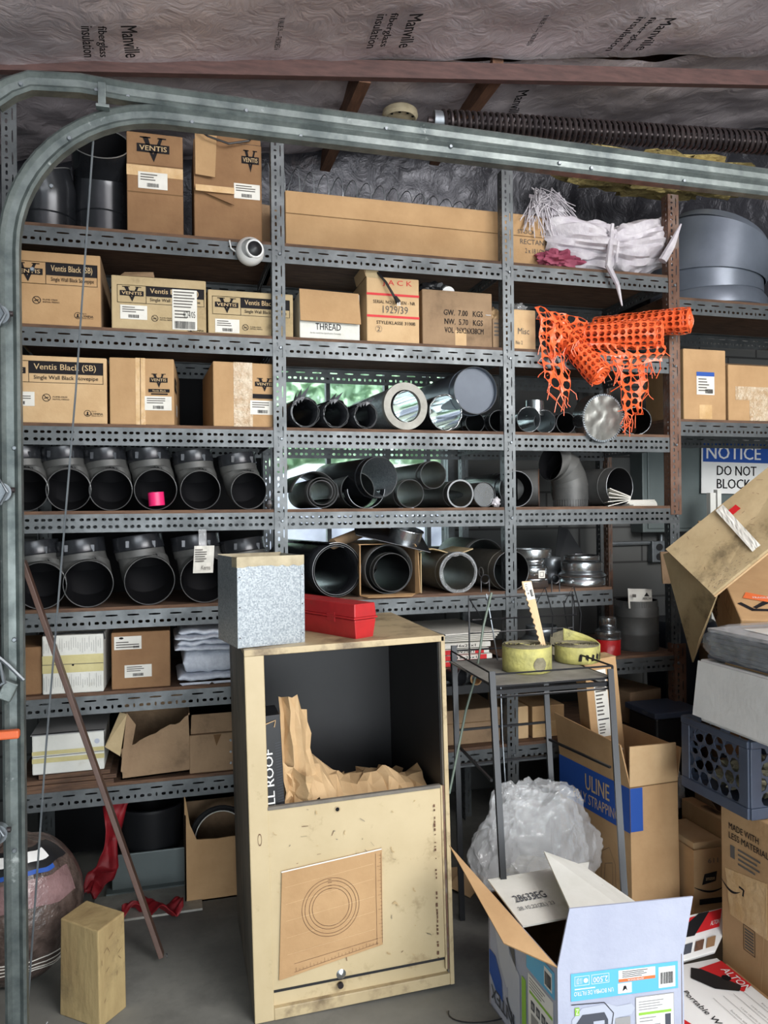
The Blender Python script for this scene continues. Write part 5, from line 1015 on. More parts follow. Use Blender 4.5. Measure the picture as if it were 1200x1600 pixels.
def net_sheet(label, corners, nu, nv, seed, amp=0.03):
    c = [V(q) for q in corners]
    def P(u, v):
        p = (c[0]*(1-u)+c[1]*u)*(1-v)+(c[3]*(1-u)+c[2]*u)*v
        return p+V((noise.noise(V((u*3, v*3, seed))), noise.noise(V((u*3, v*3, seed+5))), 0.6*noise.noise(V((u*4, v*4, seed+9)))))*amp
    b = MB(); netgrid(b, P, nu, nv, 0.42, 0.44)
    rr = random.Random(seed)
    for i in range(nu*2):
        s = P(rr.random(), 1); b.wire([s, s+V((rr.uniform(-0.02, 0.02), 0, -0.03)), s+V((rr.uniform(-0.03, 0.03), 0, -rr.uniform(0.04, 0.09)))], 0.0013, 4)
    for i in range(nv):
        s = P(0 if i % 2 else 1, rr.random()); b.wire([s, s+V((rr.uniform(-0.03, 0.03), 0, -0.02)), s+V((rr.uniform(-0.04, 0.04), 0, -rr.uniform(0.02, 0.06)))], 0.0012, 4)
    return tag(b.build('netting_sheet', None, 'orange', solid=0.0014), label, 'netting')
net_sheet('torn orange netting hanging down at the left of the rolls', [oY(838, 485, 2.93), oY(885, 490, 2.94), oY(888, 628, 2.9), oY(850, 590, 2.89)], 4, 9, 3, 0.03)
net_sheet('orange netting sheet draped over top of the drooping roll', [oY(835, 480, 2.95), oY(915, 500, 2.95), oY(905, 530, 2.87), oY(862, 560, 2.88)], 5, 4, 4, 0.03)
net_sheet('orange netting strip hanging in front of the round duct cap', [oY(955, 560, 2.84), oY(1015, 560, 2.84), oY(1002, 648, 2.88), oY(978, 648, 2.88)], 4, 7, 8, 0.03)
net_sheet('orange netting skirt trailing under the front roll', [oY(905, 535, 2.9), oY(1040, 540, 2.78), oY(1035, 565, 2.79), oY(925, 575, 2.87)], 9, 2, 6, 0.02)
# ---------------------------------------------------------------- cream cabinet and what it holds
cab = thing('cabinet', 'tall cream steel cabinet with open black front and dented sliding panel', 'cabinet', (0.222, 2.28, 0), rot=(0, radians(-1.1), 0))
W_, D_, H_ = 0.622, 0.60, 1.098
MB().box(0, 0.016, 0.002, D_, 0, H_-0.016).build('side_panel', cab, 'cab_side', bevel=0.002); MB().box(W_-0.016, W_, 0.002, D_, 0, H_-0.016).build('side_panel', cab, 'cab_side', bevel=0.002)
MB().box(0, W_, 0.0, D_, H_-0.016, H_).build('top_panel', cab, 'cream_side', bevel=0.003); MB().box(0.016, W_-0.016, D_-0.012, D_, 0.02, H_-0.016).build('back_panel', cab, 'cab_in'); MB().box(0.016, W_-0.016, 0.01, D_-0.012, 0.01, 0.025).build('bottom_panel', cab, 'cream_side')
b = MB(); b.box(0.0162, 0.018, 0.03, D_-0.013, 0.03, H_-0.017); b.box(W_-0.018, W_-0.0162, 0.012, D_-0.013, 0.03, H_-0.017); b.box(0.017, W_-0.017, 0.02, D_-0.013, H_-0.0185, H_-0.0165); b.build('lining', cab, 'cab_in')
MB().box(0.0, 0.058, -0.004, 0.018, 0, H_-0.016).build('stile', cab, 'cream', bevel=0.003); MB().box(W_-0.012, W_+0.002, -0.006, 0.02, 0.0, H_).build('stile', cab, 'cream_side', bevel=0.002)
MB().box(0.0, W_, -0.006, 0.014, H_-0.018, H_+0.002).build('top_rail', cab, 'cream_side', bevel=0.002); MB().box(0.058, W_-0.012, -0.004, 0.02, 0.0, 0.035).build('bottom_rail', cab, 'cream_side', bevel=0.002)
MB().box(0.058, W_-0.014, 0.012, 0.018, 0.035, 0.115).build('kick_panel', cab, 'cream'); MB().box(0.058, W_-0.014, 0.009, 0.012, 0.074, 0.115).build('painted_shadow_strip', cab, 'cab_in'); pnl = MB().box(0.056, W_-0.026, -0.002, 0.004, 0.088, 0.628).build('sliding_panel', cab, 'cream', bevel=0.002)  # dark strip on the kick panel paints in the groove's shadow
MB().box(W_-0.026, W_-0.02, -0.004, 0.004, 0.05, 0.628).build('guide_strip', cab, 'cream_side'); MB().box(W_-0.019, W_-0.0135, -0.003, 0.004, 0.05, 0.628).build('guide_strip', cab, 'steel_rust')
MB().box(0.056, W_-0.026, -0.006, 0.008, 0.622, 0.632).build('lip', pnl, 'cab_side', bevel=0.001)
MB().cyl((0.265, -0.0035, 0.598), (0.265, -0.002, 0.598), 0.0095, seg=24).build('finger_hole_rim', pnl, 'cream_side'); MB().cyl((0.265, -0.004, 0.598), (0.265, -0.0022, 0.598), 0.006, seg=20).build('finger_hole', pnl, 'inner_black')
MB().lathe([(0.0, 0.006), (0.009, 0.004), (0.015, 0.0)], 20, Matrix.Translation((0.262, -0.002, 0.098)) @ Matrix.Rotation(pi/2, 4, 'X')).build('lock_knob', pnl, 'shiny', smooth=True); MB().cyl((0.26, -0.002, 0.062), (0.26, 0.006, 0.062), 0.009, seg=18).build('lock_hole', cab, 'spring')
K['cream_stain'] = mat('tan_smudge', (176, 152, 112), 0.6)
d = Decal((0, -0.0045, 0), (1, 0, 0), (0, 0, 1)); rr = random.Random(11)
for i in range(26):
    x, z = rr.uniform(0.07, 0.57), rr.uniform(0.12, 0.6); r_ = rr.uniform(0.004, 0.012); a = rr.uniform(0, pi)
    d.ring(x, z, r_, r_*rr.uniform(0.15, 0.5), 'cream_stain', 1, 14, a, a+rr.uniform(0.8, 2.4), rr.uniform(0.6, 1.6))
for i in range(40):
    z = 0.09+0.0125*i; d.rect(W_-0.05-rr.uniform(0, 0.004), z, W_-0.047, z+rr.uniform(0.003, 0.012), 'joist') if rr.random() < 0.7 else None
for i in range(34):
    x, z = rr.uniform(0.07, 0.56), rr.uniform(0.12, 0.61); a = rr.uniform(0, pi); L = rr.uniform(0.004, 0.02)
    d.line(x, z, x+cos(a)*L, z+sin(a)*L, rr.uniform(0.0008, 0.0022), rr.choice(('hose_dark', 'joist', 'cab_side')))
d.ring(0.03, 0.54, 0.006, 0.001, 'joist', sy=3.0); d.build('scuff_marks', pnl)
# cardboard with printed circles taped to the panel
ct = thing('cardboard_template', 'cardboard sheet printed with rings and rulers taped to cabinet panel', 'cardboard', (0.222, 2.28, 0), rot=(0, radians(-1.1), 0))
c0 = (0.074, 0.118); c1 = (0.393, 0.168); c2 = (0.399, 0.462); c3 = (0.092, 0.438)
MB().slab([(x, -0.0085, z) for x, z in (c0, c1, c2, c3)], 0.004).build('sheet', ct, 'kraft')
d = Decal((0, -0.0085, 0), (1, 0, 0), (0, 0, 1), 0.0006)
for r in (0.088, 0.079, 0.066, 0.057): d.ring(0.235, 0.31, r, 0.0013, 'joist', seg=60)
for i in range(4): d.rect(0.228, 0.29+0.0*i+0.075+0.009*i, 0.24, 0.2915+0.075+0.009*i, 'joist')
d.line(0.375, 0.17, 0.378, 0.45, 0.001, 'joist'); d.line(0.392, 0.175, 0.395, 0.45, 0.001, 'joist'); d.line(0.12, 0.135, 0.38, 0.175, 0.001, 'joist'); d.line(0.12, 0.16, 0.38, 0.19, 0.001, 'joist')
for i in range(24): d.line(0.388-0.006*(i % 4 == 0), 0.19+i*0.011, 0.3945, 0.19+i*0.011, 0.0008, 'joist')
for i in range(24): x = 0.125+i*0.0108; z = 0.136+(x-0.12)*0.154; d.line(x, z, x, z+0.006+0.006*(i % 4 == 0), 0.0008, 'joist')
for i in range(5): z = 0.2+0.05*i; d.line(0.1, z-0.01, 0.37, z+0.02+0.004*(i % 2), 0.0012, 'kraft_pale')
d.line(0.09, 0.437, 0.398, 0.461, 0.004, 'paper'); d.build('printing', ct)
# galvanised bin
p = oZ(369, 1010, H_)
bn = thing('galvanised_bin', 'square open galvanised sheet metal bin standing on the cabinet', 'bin', (0.186, 2.305, H_+0.001+0.002), 12)
w = 0.212; d_ = 0.21; h = 0.268; t_ = 0.002
MB().box(0, w, 0, t_, 0, h).build('front_panel', bn, 'galv'); MB().box(0, w, d_-t_, d_, 0, h).build('back_panel', bn, 'galv'); MB().box(0, t_, t_, d_-t_, 0, h).build('side_panel', bn, 'galv'); MB().box(w-t_, w, t_, d_-t_, 0, h).build('side_panel', bn, 'galv'); MB().box(t_, w-t_, t_, d_-t_, 0, t_).build('bottom_panel', bn, 'galv')
MB().grid(lambda u, v: (w*u, -0.0012, h-0.028-0.012*abs(noise.noise(V((u*6, 0, 3))))*(1-v)+0.028*v+0.002), 30, 2).build('masking_tape', bn, 'galv_tape', solid=0.001); MB().grid(lambda u, v: (w*u, d_-0.004, h-0.03+0.032*v), 8, 2).build('masking_tape', bn, 'galv_tape', solid=0.001)
MB().box(-0.001, 0.014, -0.001, 0.05, h-0.03, h+0.001).build('masking_tape', bn, 'galv_tape')
b = MB()
MB().box(0, 0.012, -0.0016, 0, 0, h-0.03).build('corner_seam', bn, 'galv'); MB().box(w-0.012, w, -0.0016, 0, 0, h-0.03).build('corner_seam', bn, 'galv')
for x in (0.007, w-0.007):
    for z in (0.03, 0.12, 0.21): MB().cyl((x, -0.0025, z), (x, 0, z), 0.0022, seg=8).build('rivet', bn, 'spring')
# red case
rc = thing('tool_case', 'long red metal tool case with lid lying on cabinet beside the bin', 'tool case', (0.548, 2.325, H_+0.003), 26)
def trap(z0, z1, w0, w1, L0, L1, cx=0.042): return [(cx-w0/2, (0.38-L0)/2, z0), (cx+w0/2, (0.38-L0)/2, z0), (cx+w0/2, (0.38+L0)/2, z0), (cx-w0/2, (0.38+L0)/2, z0), (cx-w1/2, (0.38-L1)/2, z1), (cx+w1/2, (0.38-L1)/2, z1), (cx+w1/2, (0.38+L1)/2, z1), (cx-w1/2, (0.38+L1)/2, z1)]
FB = [(0, 3, 2, 1), (4, 5, 6, 7), (0, 1, 5, 4), (1, 2, 6, 5), (2, 3, 7, 6), (3, 0, 4, 7)]
b = MB(); b.add(trap(0, 0.062, 0.07, 0.088, 0.37, 0.38), FB); b.build('body', rc, 'red', bevel=0.003); b = MB(); b.add(trap(0.064, 0.07, 0.096, 0.096, 0.386, 0.386), FB); b.build('lid_rim', rc, 'red', bevel=0.001)
b = MB(); b.add(trap(0.07, 0.112, 0.09, 0.084, 0.382, 0.374), FB); b.build('lid', rc, 'red', bevel=0.003); MB().box(-0.004, 0.0, 0.1, 0.14, 0.05, 0.08).build('hinge', rc, 'red')
# roof tin box and kraft paper inside the cabinet
rb = thing('long_black_box', 'tall narrow black box with white lettering inside the cabinet', 'box', (0.283, 2.303, 0.03), rot=(0, radians(-2.6), 0))
MB().box(0, 0.065, 0, 0.12, 0, 0.865).build('body', rb, 'black_plastic', bevel=0.002)
d = Decal((0, 0, 0), (1, 0, 0), (0, 0, 1)); d.text('ALL ROOF', 0.012, 0.57, 0.036, 0.765, 'white', 2, 0.02, rot=90)
for i in range(36): d.line(0.045, 0.5+0.008*i, 0.063, 0.503+0.008*i, 0.0008, 'dark_print')
d.build('lettering', rb); MB().wire([(0.0, -0.004, 0.835), (0.03, -0.006, 0.845), (0.05, -0.004, 0.85), (0.045, -0.005, 0.83)], 0.0016, 4).build('tie', rb, 'kraft_pale')
kp = thing('kraft_packing_paper', 'crumpled kraft packing paper heaped inside the cabinet', 'paper', (0.222, 2.28, 0))
rr = random.Random(21)
def crumple(nu, nv, fn, jit, nm):
    """coarse creased sheet: jittered control points, flat facets split further with small folds"""
    P = [[V(fn(i/nu, j/nv))+V((rr.uniform(-1, 1)*jit[0], rr.uniform(-1, 1)*jit[1], rr.uniform(-1, 1)*jit[2])) for i in range(nu+1)] for j in range(nv+1)]
    b = MB(); vs = [p for r in P for p in r]; fs = []
    for j in range(nv):
        for i in range(nu):
            a, c, d, e = j*(nu+1)+i, j*(nu+1)+i+1, (j+1)*(nu+1)+i+1, (j+1)*(nu+1)+i
            fs += [(a, c, d), (a, d, e)] if rr.random() < 0.5 else [(a, c, e), (c, d, e)]
    b.add(vs, fs); o = b.build(nm, kp, 'kraft_paper', sub=0, solid=0.0008)
    md = o.modifiers.new('bv', 'BEVEL'); md.width = 0.0015; md.segments = 1; return o
def kfn(u, v):
    x = 0.07+0.5*u; z = 0.65+0.085*math.exp(-((u-0.24)/0.13)**2)+0.02*sin(u*19)*u-0.012*u
    return (x, 0.035+0.4*v, z*sin(pi*(0.22+0.5*min(1, v*1.6)))**0.35-0.06*max(0, v-0.6))
crumple(24, 9, kfn, (0.012, 0.012, 0.012), 'heap')
def kst(u, v):
    z = 0.58+0.35*v; wdt = (0.062, 0.064, 0.055, 0.05, 0.052, 0.046)[min(5, int(v*6))]; cx = 0.158-0.02*v
    fold_ = (0.0, 0.02, -0.01, 0.0, -0.005, 0.015, 0.03)[min(6, int(u*6+0.01))]
    return (cx+(u*2-1)*wdt, 0.07+fold_+0.03*v, z-(0.045*v*(u > 0.75)))
crumple(6, 7, kst, (0.004, 0.006, 0.006), 'standing_fold')
def kst2(u, v): return (0.11+0.075*u-0.02*v*(1-u), 0.05+0.03*sin(u*6), 0.60+0.14*v-0.05*u*v)
crumple(5, 5, kst2, (0.006, 0.01, 0.008), 'lower_fold')

# ---------------------------------------------------------------- left floor
blk = thing('wood_block', 'squared rough timber block standing upright on the floor', 'wood block', (-0.215, 2.385, 0), rot=(0, radians(0), radians(50)))
def blkfn(): 
    b = MB(); b.box(-0.0, 0.105, 0, 0.155, 0, 0.29); return b
b = MB(); vs = [(0, 0, 0), (0.108, 0, 0), (0.108, 0.16, 0), (0, 0.16, 0), (-0.002, 0.002, 0.285), (0.108, 0.004, 0.29), (0.107, 0.158, 0.296), (0.002, 0.155, 0.29)]; b.add(vs, FB); o = b.build('block', blk, 'block', bevel=0.004)
d = Decal((0.0, -0.0, 0), (1, 0, 0), (0, 0, 1)); rr = random.Random(6)
for i in range(10): x = rr.uniform(0.01, 0.09); z = rr.uniform(0.02, 0.26); d.line(x, z, x+rr.uniform(-0.02, 0.02), z+rr.uniform(0.004, 0.02), 0.0012, 'joist')
d.build('gouges', blk)
a = oY(36, 885, 2.86); e = V((-0.045, 2.68, 0.002))
T = thing('leaning_board', 'narrow brown painted board leaning against the shelves at left', 'board', e); dr = a-e; L = dr.length
o = MB().box(-0.021, 0.021, -0.008, 0.008, 0.0, L).build('board', T, 'board', bevel=0.002); o.rotation_euler = dr.to_track_quat('Z', 'Y').to_euler(); o.rotation_mode = 'XYZ'
o.rotation_euler = (dr.to_track_quat('Z', 'Y').to_matrix() @ Matrix.Rotation(radians(20), 3, 'Z')).to_euler(); T.location.z += 0.02
MB().wire([(0.018, -0.014, 0.0), (0.016, -0.014, 0.012)], 0.003).build('nail', T, 'shiny'); 
# peat bag
def bagfn(u, v):
    a = 2*pi*u; t = v; prof = (sin(pi*min(1, t*1.02+0.0))**0.33) if t < 0.98 else 0.15
    r = prof*(1+0.05*noise.noise(V((cos(a)*1.5, sin(a)*1.5, t*3)))+0.018*noise.noise(V((cos(a)*5, sin(a)*5, t*9))))
    return (0.215*r*cos(a), 0.19*r*sin(a), 0.46*t+0.012*noise.noise(V((cos(a)*3, sin(a)*3, t))))
pb = thing('peat_bag', 'full shiny brown peat bag slumped behind the left track', 'bag', (-0.51, 2.74, 0.0))
MB().grid(bagfn, 56, 40).build('bag', pb, 'peat', smooth=True)
def bagp(u0, u1, v0, v1, m, nm, off=0.004):
    def fn(u, v):
        p = V(bagfn(u0+(u1-u0)*u, v0+(v1-v0)*v)); c = V((0, 0, 0.22)); return p+(p-c).normalized()*off
    MB().grid(fn, 20, 10).build(nm, pb, m, smooth=True)
K['peat_pink'] = mat('pinkish_bag_band', (140, 112, 112), 0.25, 0, (112, 88, 88), 12, bump=0.6, bscale=30)
bagp(0.55, 0.98, 0.84, 0.95, 'black_plastic', 'black_top_panel', 0.004); bagp(0.62, 0.9, 0.88, 0.93, 'white', 'white_lettering', 0.006); bagp(0.72, 0.9, 0.815, 0.84, 'blue_print', 'blue_band', 0.004); bagp(0.5, 0.95, 0.62, 0.79, "peat_pink", "pink_band", 0.003)
for v in (0.16, 0.19, 0.23, 0.27): MB().wire([V(bagfn(0.5+0.48*i/24, v+0.02*sin(i*0.35+v*20)))*1.012 for i in range(25)], 0.0018, 4).build('strap', pb, 'paper')
# red fabric
def ribbon(pts, w, m, n=40, wob=0.01, seed=1, axis=(1, 0, 0)):
    pts = [V(p) for p in pts]
    def P(t): k = t*(len(pts)-1); i = min(int(k), len(pts)-2); return pts[i].lerp(pts[i+1], k-i)
    return MB().grid(lambda u, v: P(u)+V(axis)*(v-0.5)*w*(0.8+0.3*sin(u*9+seed))+V((0, wob*noise.noise(V((u*6, v*2, seed))), wob*noise.noise(V((u*7, v*3, seed+3))))), n, 8)
T = thing('red_fabric', 'crumpled red fabric strip hanging down and trailing across the floor', 'fabric', (0, 0, 0))
g = lambda px, py, Y: oY(px, py, Y)
ribbon([g(182, 1255, 3.05), g(176, 1300, 3.04), g(168, 1350, 3.03), g(150, 1385, 3.0), g(140, 1398, 2.98)], 0.09, 'red_cloth', 40, 0.03, 2).build('hanging_strip', T, 'red_cloth', smooth=True, solid=0.002)
def redf(u, v):
    p = V((-0.19+0.22*u, 2.96+0.08*v+0.03*sin(u*6), 0.012+0.05*abs(sin(u*7+v*2))*(1-0.4*v)+0.02*noise.noise(V((u*5, v*5, 1))))); return (p.x, p.y, max(0.003, p.z))
MB().grid(redf, 36, 12).build('floor_folds', T, 'red_cloth', smooth=True, solid=0.002)
# tray, tub and box with cable under the left bay
T = thing('grey_tray', 'shallow dark grey tray standing on edge under the lowest shelf', 'tray', (-0.24, 3.22, 0.0)); MB().box(0, 0.3, 0, 0.012, 0, 0.15).build('panel', T, 'panel', bevel=0.004); MB().box(-0.02, 0.32, -0.03, 0.02, 0.0, 0.014).build('rim', T, 'panel')
p = oY(170, 1370, 3.18); T = thing('floor_sheet', 'thin grey board lying on the floor under the left shelves', 'board', (-0.3, 2.99, 0.0)); MB().box(0, 0.4, 0.0, 0.2, 0, 0.008).build('board', T, 'plate')
T = thing('black_tub', 'black plastic tub under the lowest shelf behind the red fabric', 'tub', (-0.09, 3.35, 0)); MB().lathe([(0.0, 0.002), (0.1, 0.002), (0.13, 0.3), (0.14, 0.3), (0.14, 0.31), (0.125, 0.31), (0.09, 0.02), (0, 0.02)], 32).build('body', T, 'black_plastic', smooth=True, sharp=40)
p0 = oY(281, 1385, 3.06); T = thing('open_carton', 'torn open brown carton of coiled cable on floor left of the cabinet', 'box', (p0.x+0.02, 3.06, 0))
b = MB(); MB().slab([(0, 0, 0), (0.28, 0, 0), (0.28, 0, 0.24), (0.12, 0, 0.235), (0.045, 0, 0.24), (0.02, 0, 0.3), (0, 0, 0.43)], 0.005).build('front_panel', T, 'kraft'); MB().box(0, 0.28, 0.25, 0.255, 0, 0.3).build('back_panel', T, 'kraft_dull'); MB().box(0, 0.005, 0, 0.25, 0, 0.34).build('side_panel', T, 'kraft_dull'); MB().box(0.275, 0.28, 0, 0.25, 0, 0.3).build('side_panel', T, 'kraft_dull'); MB().box(0, 0.28, 0, 0.25, 0.0, 0.005).build('bottom_panel', T, 'kraft_dull')
cc = thing('cable_coil', 'black cable coil standing in the torn carton left of the cabinet', 'cable', (p0.x+0.16, 3.17, 0.2))
for k in range(3): MB().wire([(cos(a)*(0.12-0.012*k), 0.02*k-0.02, sin(a)*(0.125-0.014*k)) for a in [2*pi*i/40 for i in range(40)]], 0.006, 6, True).build('loop', cc, 'rubber', smooth=True)
MB().wire([(cos(a)*0.1, -0.028, sin(a)*0.11) for a in [pi*i/20 for i in range(21)]], 0.0022, 5).build('pale_wire', cc, 'paper')
# stray wire loop on the floor beside the cabinet
tag(MB().wire([V((0.9+0.12*cos(a), 2.15+0.06*sin(a), 0.004)) for a in [pi*0.9+pi*i/16 for i in range(17)]], 0.002, 5).build('stray_wire', None, 'black'), 'thin dark wire loop lying on the floor right of the cabinet', 'wire')

# ---------------------------------------------------------------- wire stand
tz = 0.93
FLt, FRt = oZ(768, 1072, tz), oZ(960, 1060, tz); yb = 2.74; xl, xr, yf = FLt.x, FRt.x, (FLt.y+FRt.y)/2
st = thing('wire_stand', 'black metal stand with wire basket back and tray holding hose rolls', 'stand', (0, 0, 0))
def bar(name, a, c, w=0.019, m='black', par=None):
    a, c = V(a), V(c); b = MB(); L = (c-a).length; b.box(-w/2, w/2, -w/2, w/2, 0, L, Matrix.Translation(a) @ (c-a).to_track_quat('Z', 'Y').to_matrix().to_4x4()); return b.build(name, par or st, m)
fB = oZ(797, 1578, 0); fD = oZ(986, 1565, 0); fA = oZ(722, 1437, 0); fC = oZ(872, 1432, 0)
bar('leg', fB, (xl-0.004, yf, tz+0.05)); bar('leg', fD, (xr-0.008, yf, tz+0.03)); bar('leg', fA, (xl+0.03, yb, tz+0.06)); bar('leg', fC, (xr-0.03, yb, tz))
rim = [(xl, yf, tz+0.04), (xr, yf, tz+0.04), (xr, yb, tz+0.04), (xl+0.02, yb, tz+0.04)]
MB().wire(rim, 0.0035, 6, True).build('tray_rail', st, 'black'); MB().wire([(x, y, tz) for x, y, z in rim], 0.0035, 6, True).build('tray_rail', st, 'black'); MB().wire([(x, y, tz-0.035) for x, y, z in rim[:3]], 0.004, 6).build('tray_rail', st, 'black')
for x, y in ((xl, yf), (xr, yf), (xr, yb), (xl+0.02, yb)): bar('tray_upright', (x, y, tz-0.035), (x, y, tz+0.04), 0.006)
MB().box(xl+0.01, xr-0.004, yf+0.008, yb-0.004, tz-0.004, tz+0.002).build('tray_sheet', st, 'tray'); 
bar('front_rail', (xl, yf, tz-0.018), (xr, yf, tz-0.018), 0.014)
b = MB()
zb0, zb1 = 0.97, 1.165; xa, xb = oY(733, 960, 2.76).x, oY(895, 960, 2.76).x
for z, dy in ((zb1, 0), (1.085, -0.03), (1.03, 0.0)): MB().wire([(xa, 2.76+dy, z), (xb, 2.76+dy, z)], 0.0028, 5).build('basket_wire', st, 'black')
for x in (xa, xb): MB().wire([(x, 2.76, zb1+0.01), (x, 2.76, tz)], 0.0035, 5).build('basket_wire', st, 'black')
MB().wire([(xa, 2.76, zb1), (xa+0.03, 2.70, 1.09), (xb-0.02, 2.70, 1.09), (xb, 2.76, zb1)], 0.0028, 5).build('basket_wire', st, 'black')
for x0 in (xa+0.29, xb-0.03):
    MB().wire([(x0, 2.75, 1.03), (x0-0.02, 2.74, 1.13), (x0+0.012, 2.72, 1.2), (x0+0.05, 2.73, 1.09), (x0+0.055, 2.75, 1.0)], 0.0028, 5).build('basket_hook', st, 'black')
for px in (758, 868):
    c = oY(px, 905, 2.76); MB().wire([c+V((cos(a)*0.017, 0, sin(a)*0.017)) for a in [2*pi*i/20 for i in range(20)]], 0.0028, 5, True).build('ring', st, 'black'); MB().wire([c-V((0.017, 0, 0)), c-V((0.017, 0, 0.05))], 0.0024, 5).build('ring_stem', st, 'black'); MB().wire([c-V((-0.017, 0, 0)), c-V((-0.017, 0, 0.05))], 0.0024, 5).build('ring_stem', st, 'black')
for z in (0.55, 0.68): bar('side_rail', (fA.x+0.02, 2.7, z), (xr-0.05, 2.7, z), 0.008)
bar('side_rail', (xl+0.0, yf+0.02, 0.62), (xl+0.03, 2.7, 0.62), 0.008); bar('side_rail', (xr-0.0, yf+0.02, 0.62), (xr-0.05, 2.7, 0.62), 0.008)
tag(MB().wire([oY(768, 926, 2.7), oY(755, 980, 2.68), oY(745, 1050, 2.66), oY(728, 1110, 2.64), oY(712, 1190, 2.62), oY(702, 1240, 2.6)], 0.0045, 6).build('green_cord', None, mat('grey_green_cord', (110, 124, 112), 0.6)), 'thin grey-green cord hanging from the wire basket down past the stand leg', 'cord')
tag(MB().wire([oY(760, 928, 2.715), oY(770, 985, 2.7), oY(782, 1060, 2.7), oY(785, 1150, 2.68), oY(790, 1230, 2.66)], 0.0028, 5).build('thin_wire', None, 'zinc'), 'thin grey wire dangling inside the stand behind the front leg', 'wire')
# hose rolls
def hose(label, px, py, R, tz_, H, ex=None, seed=1, turns=9, text=None):
    c = oZ(px, py, tz_); T = thing('hose_roll', label, 'fire hose', (c.x, c.y, tz_), 20); n = turns*30
    def fn(u, v):
        a = 2*pi*turns*u; r = 0.014+(R-0.014)*u+0.0012*sin(a*3+seed); return (cos(a)*r, sin(a)*r, v*H*(1-0.05*noise.noise(V((u*9, seed, 0))))+0.003*noise.noise(V((u*30, seed, 2))))
    MB().grid(fn, n, 3).build('coil', T, 'hose', smooth=True, solid=0.0045)
    MB().wire([V(fn(i/n, 1))+V((0, 0, 0.001)) for i in range(n+1)], 0.0028, 4).build('dusty_edge', T, 'hose_dark'); MB().grid(lambda u, v: (lambda a, r: (cos(a)*r, sin(a)*r, H*0.96))(2*pi*u, 0.016+(R-0.018)*v), 40, 8).build('dusty_top', T, 'hose_dark')
    b = MB()
    for i in range(7): 
        a = radians(225+i*17); pts = [(cos(a+da)*(R+0.003), sin(a+da)*(R+0.003), zz) for da, zz in ((0, 0.012+0.01*(i % 2)), (0.13, 0.012), (0.17, H*0.55), (0.05, H*0.62))]; b.add(pts, [(0, 1, 2, 3)])
    if seed == 2: b.build('black_lettering', T, 'ink')
    else: 
        bb = MB(); a0 = radians(255); bb.grid(lambda u, v: ((R+0.003)*cos(a0+0.55*(u-0.5)*sin(pi*(0.15+0.7*v))), (R+0.003)*sin(a0+0.55*(u-0.5)*sin(pi*(0.15+0.7*v))), 0.008+(H*0.55)*v), 8, 6); bb.build('stain', T, 'hose_dark')
    return T
hose('yellow hose roll on the tray, the taller one under the wooden strip', 823, 1046, 0.088, tz+0.004, 0.088, seed=1)
hose('yellow hose roll on the tray with black lettering and loose end', 901, 1032, 0.083, tz+0.004, 0.06, seed=2)
c = oZ(901, 1032, tz+0.004); T = bpy.data.objects['hose_roll.001']
MB().grid(lambda u, v: (cos(-0.6+1.9*u)*(0.088+0.0*u), sin(-0.6+1.9*u)*0.088, 0.06*v+0.05*u*(v > 0.5)), 20, 4).build('loose_end', T, 'hose', smooth=True, solid=0.004)
p = oY(842, 1000, 2.47)
T = thing('wooden_strip', 'ragged-edged pale wooden strip with paper label standing in a hose roll', 'wood strip', (p.x, 2.47, tz+0.095-0.02), rot=(radians(-14), radians(-8), radians(0)))
rr = random.Random(9); pts = [(0.012, 0, 0), (0.03, 0, 0), (0.036, 0, 0.245), (0.0, 0, 0.25)]
n = 22
for i in range(n): z = 0.235-0.23*(i+1)/n; pts.append(((0.003 if i % 2 else -0.003)+0.012*(1-z/0.24), 0, z))
MB().slab(pts, 0.006).build('strip', T, 'wood'); d = Decal((0, 0, 0), (1, 0, 0), (0, 0, 1), 0.001); d.rect(0.004, 0.18, 0.034, 0.243, 'paper', 0); d.text('8-7073', 0.008, 0.2, 0.016, 0.238, 'ink', 2, 0, rot=90); d.barcode(0.02, 0.19, 0.032, 0.215); d.build('label', T)
# small carton and floor bits behind the stand
T = thing('carton', 'flattened grey board leaning behind the hose rolls on low shelf', 'cardboard', (1.56, 3.0, 0.862), rot=(0, 0, radians(10))); MB().slab([(0, 0, 0), (0.14, 0, 0), (0.13, 0.02, 0.12), (0.03, 0.02, 0.1)], 0.004).build('sheet', T, 'hose_dark')
# plastic bag
bgt = thing('clear_plastic_bag', 'big crumpled clear plastic bag bulging inside the wire stand', 'plastic bag', (1.26, 2.54, 0.0))
def film(seed, s, nm, m='film'):
    def fn(u, v):
        a = 2*pi*u; e = pi*(v-0.5); dd = V((cos(a)*cos(e), sin(a)*cos(e), sin(e)))
        k = 1+0.2*noise.noise(dd*1.7+V((seed, 0, 0)))+0.14*(0.5-abs(noise.noise(dd*3.2+V((seed, 2, 0))))*2)+0.03*(0.5-2*abs(noise.noise(dd*9+V((seed, 7, 0)))))
        x = dd.x*0.225*k*s; z = 0.27+dd.z*0.25*k*s+(0.02*x); return (x, dd.y*0.11*k*s, max(0.006, z))
    MB().grid(fn, 130, 100).build(nm, bgt, m, smooth=True, sharp=22)
film(2, 1.0, 'outer_film'); film(9, 0.88, 'inner_film'); film(17, 0.7, 'inner_film'); blob(0, 0, 0.13, 0.12, 0.07, 0.1, 3, 0.4).build('pale_contents', bgt, 'hose_dark', smooth=True)
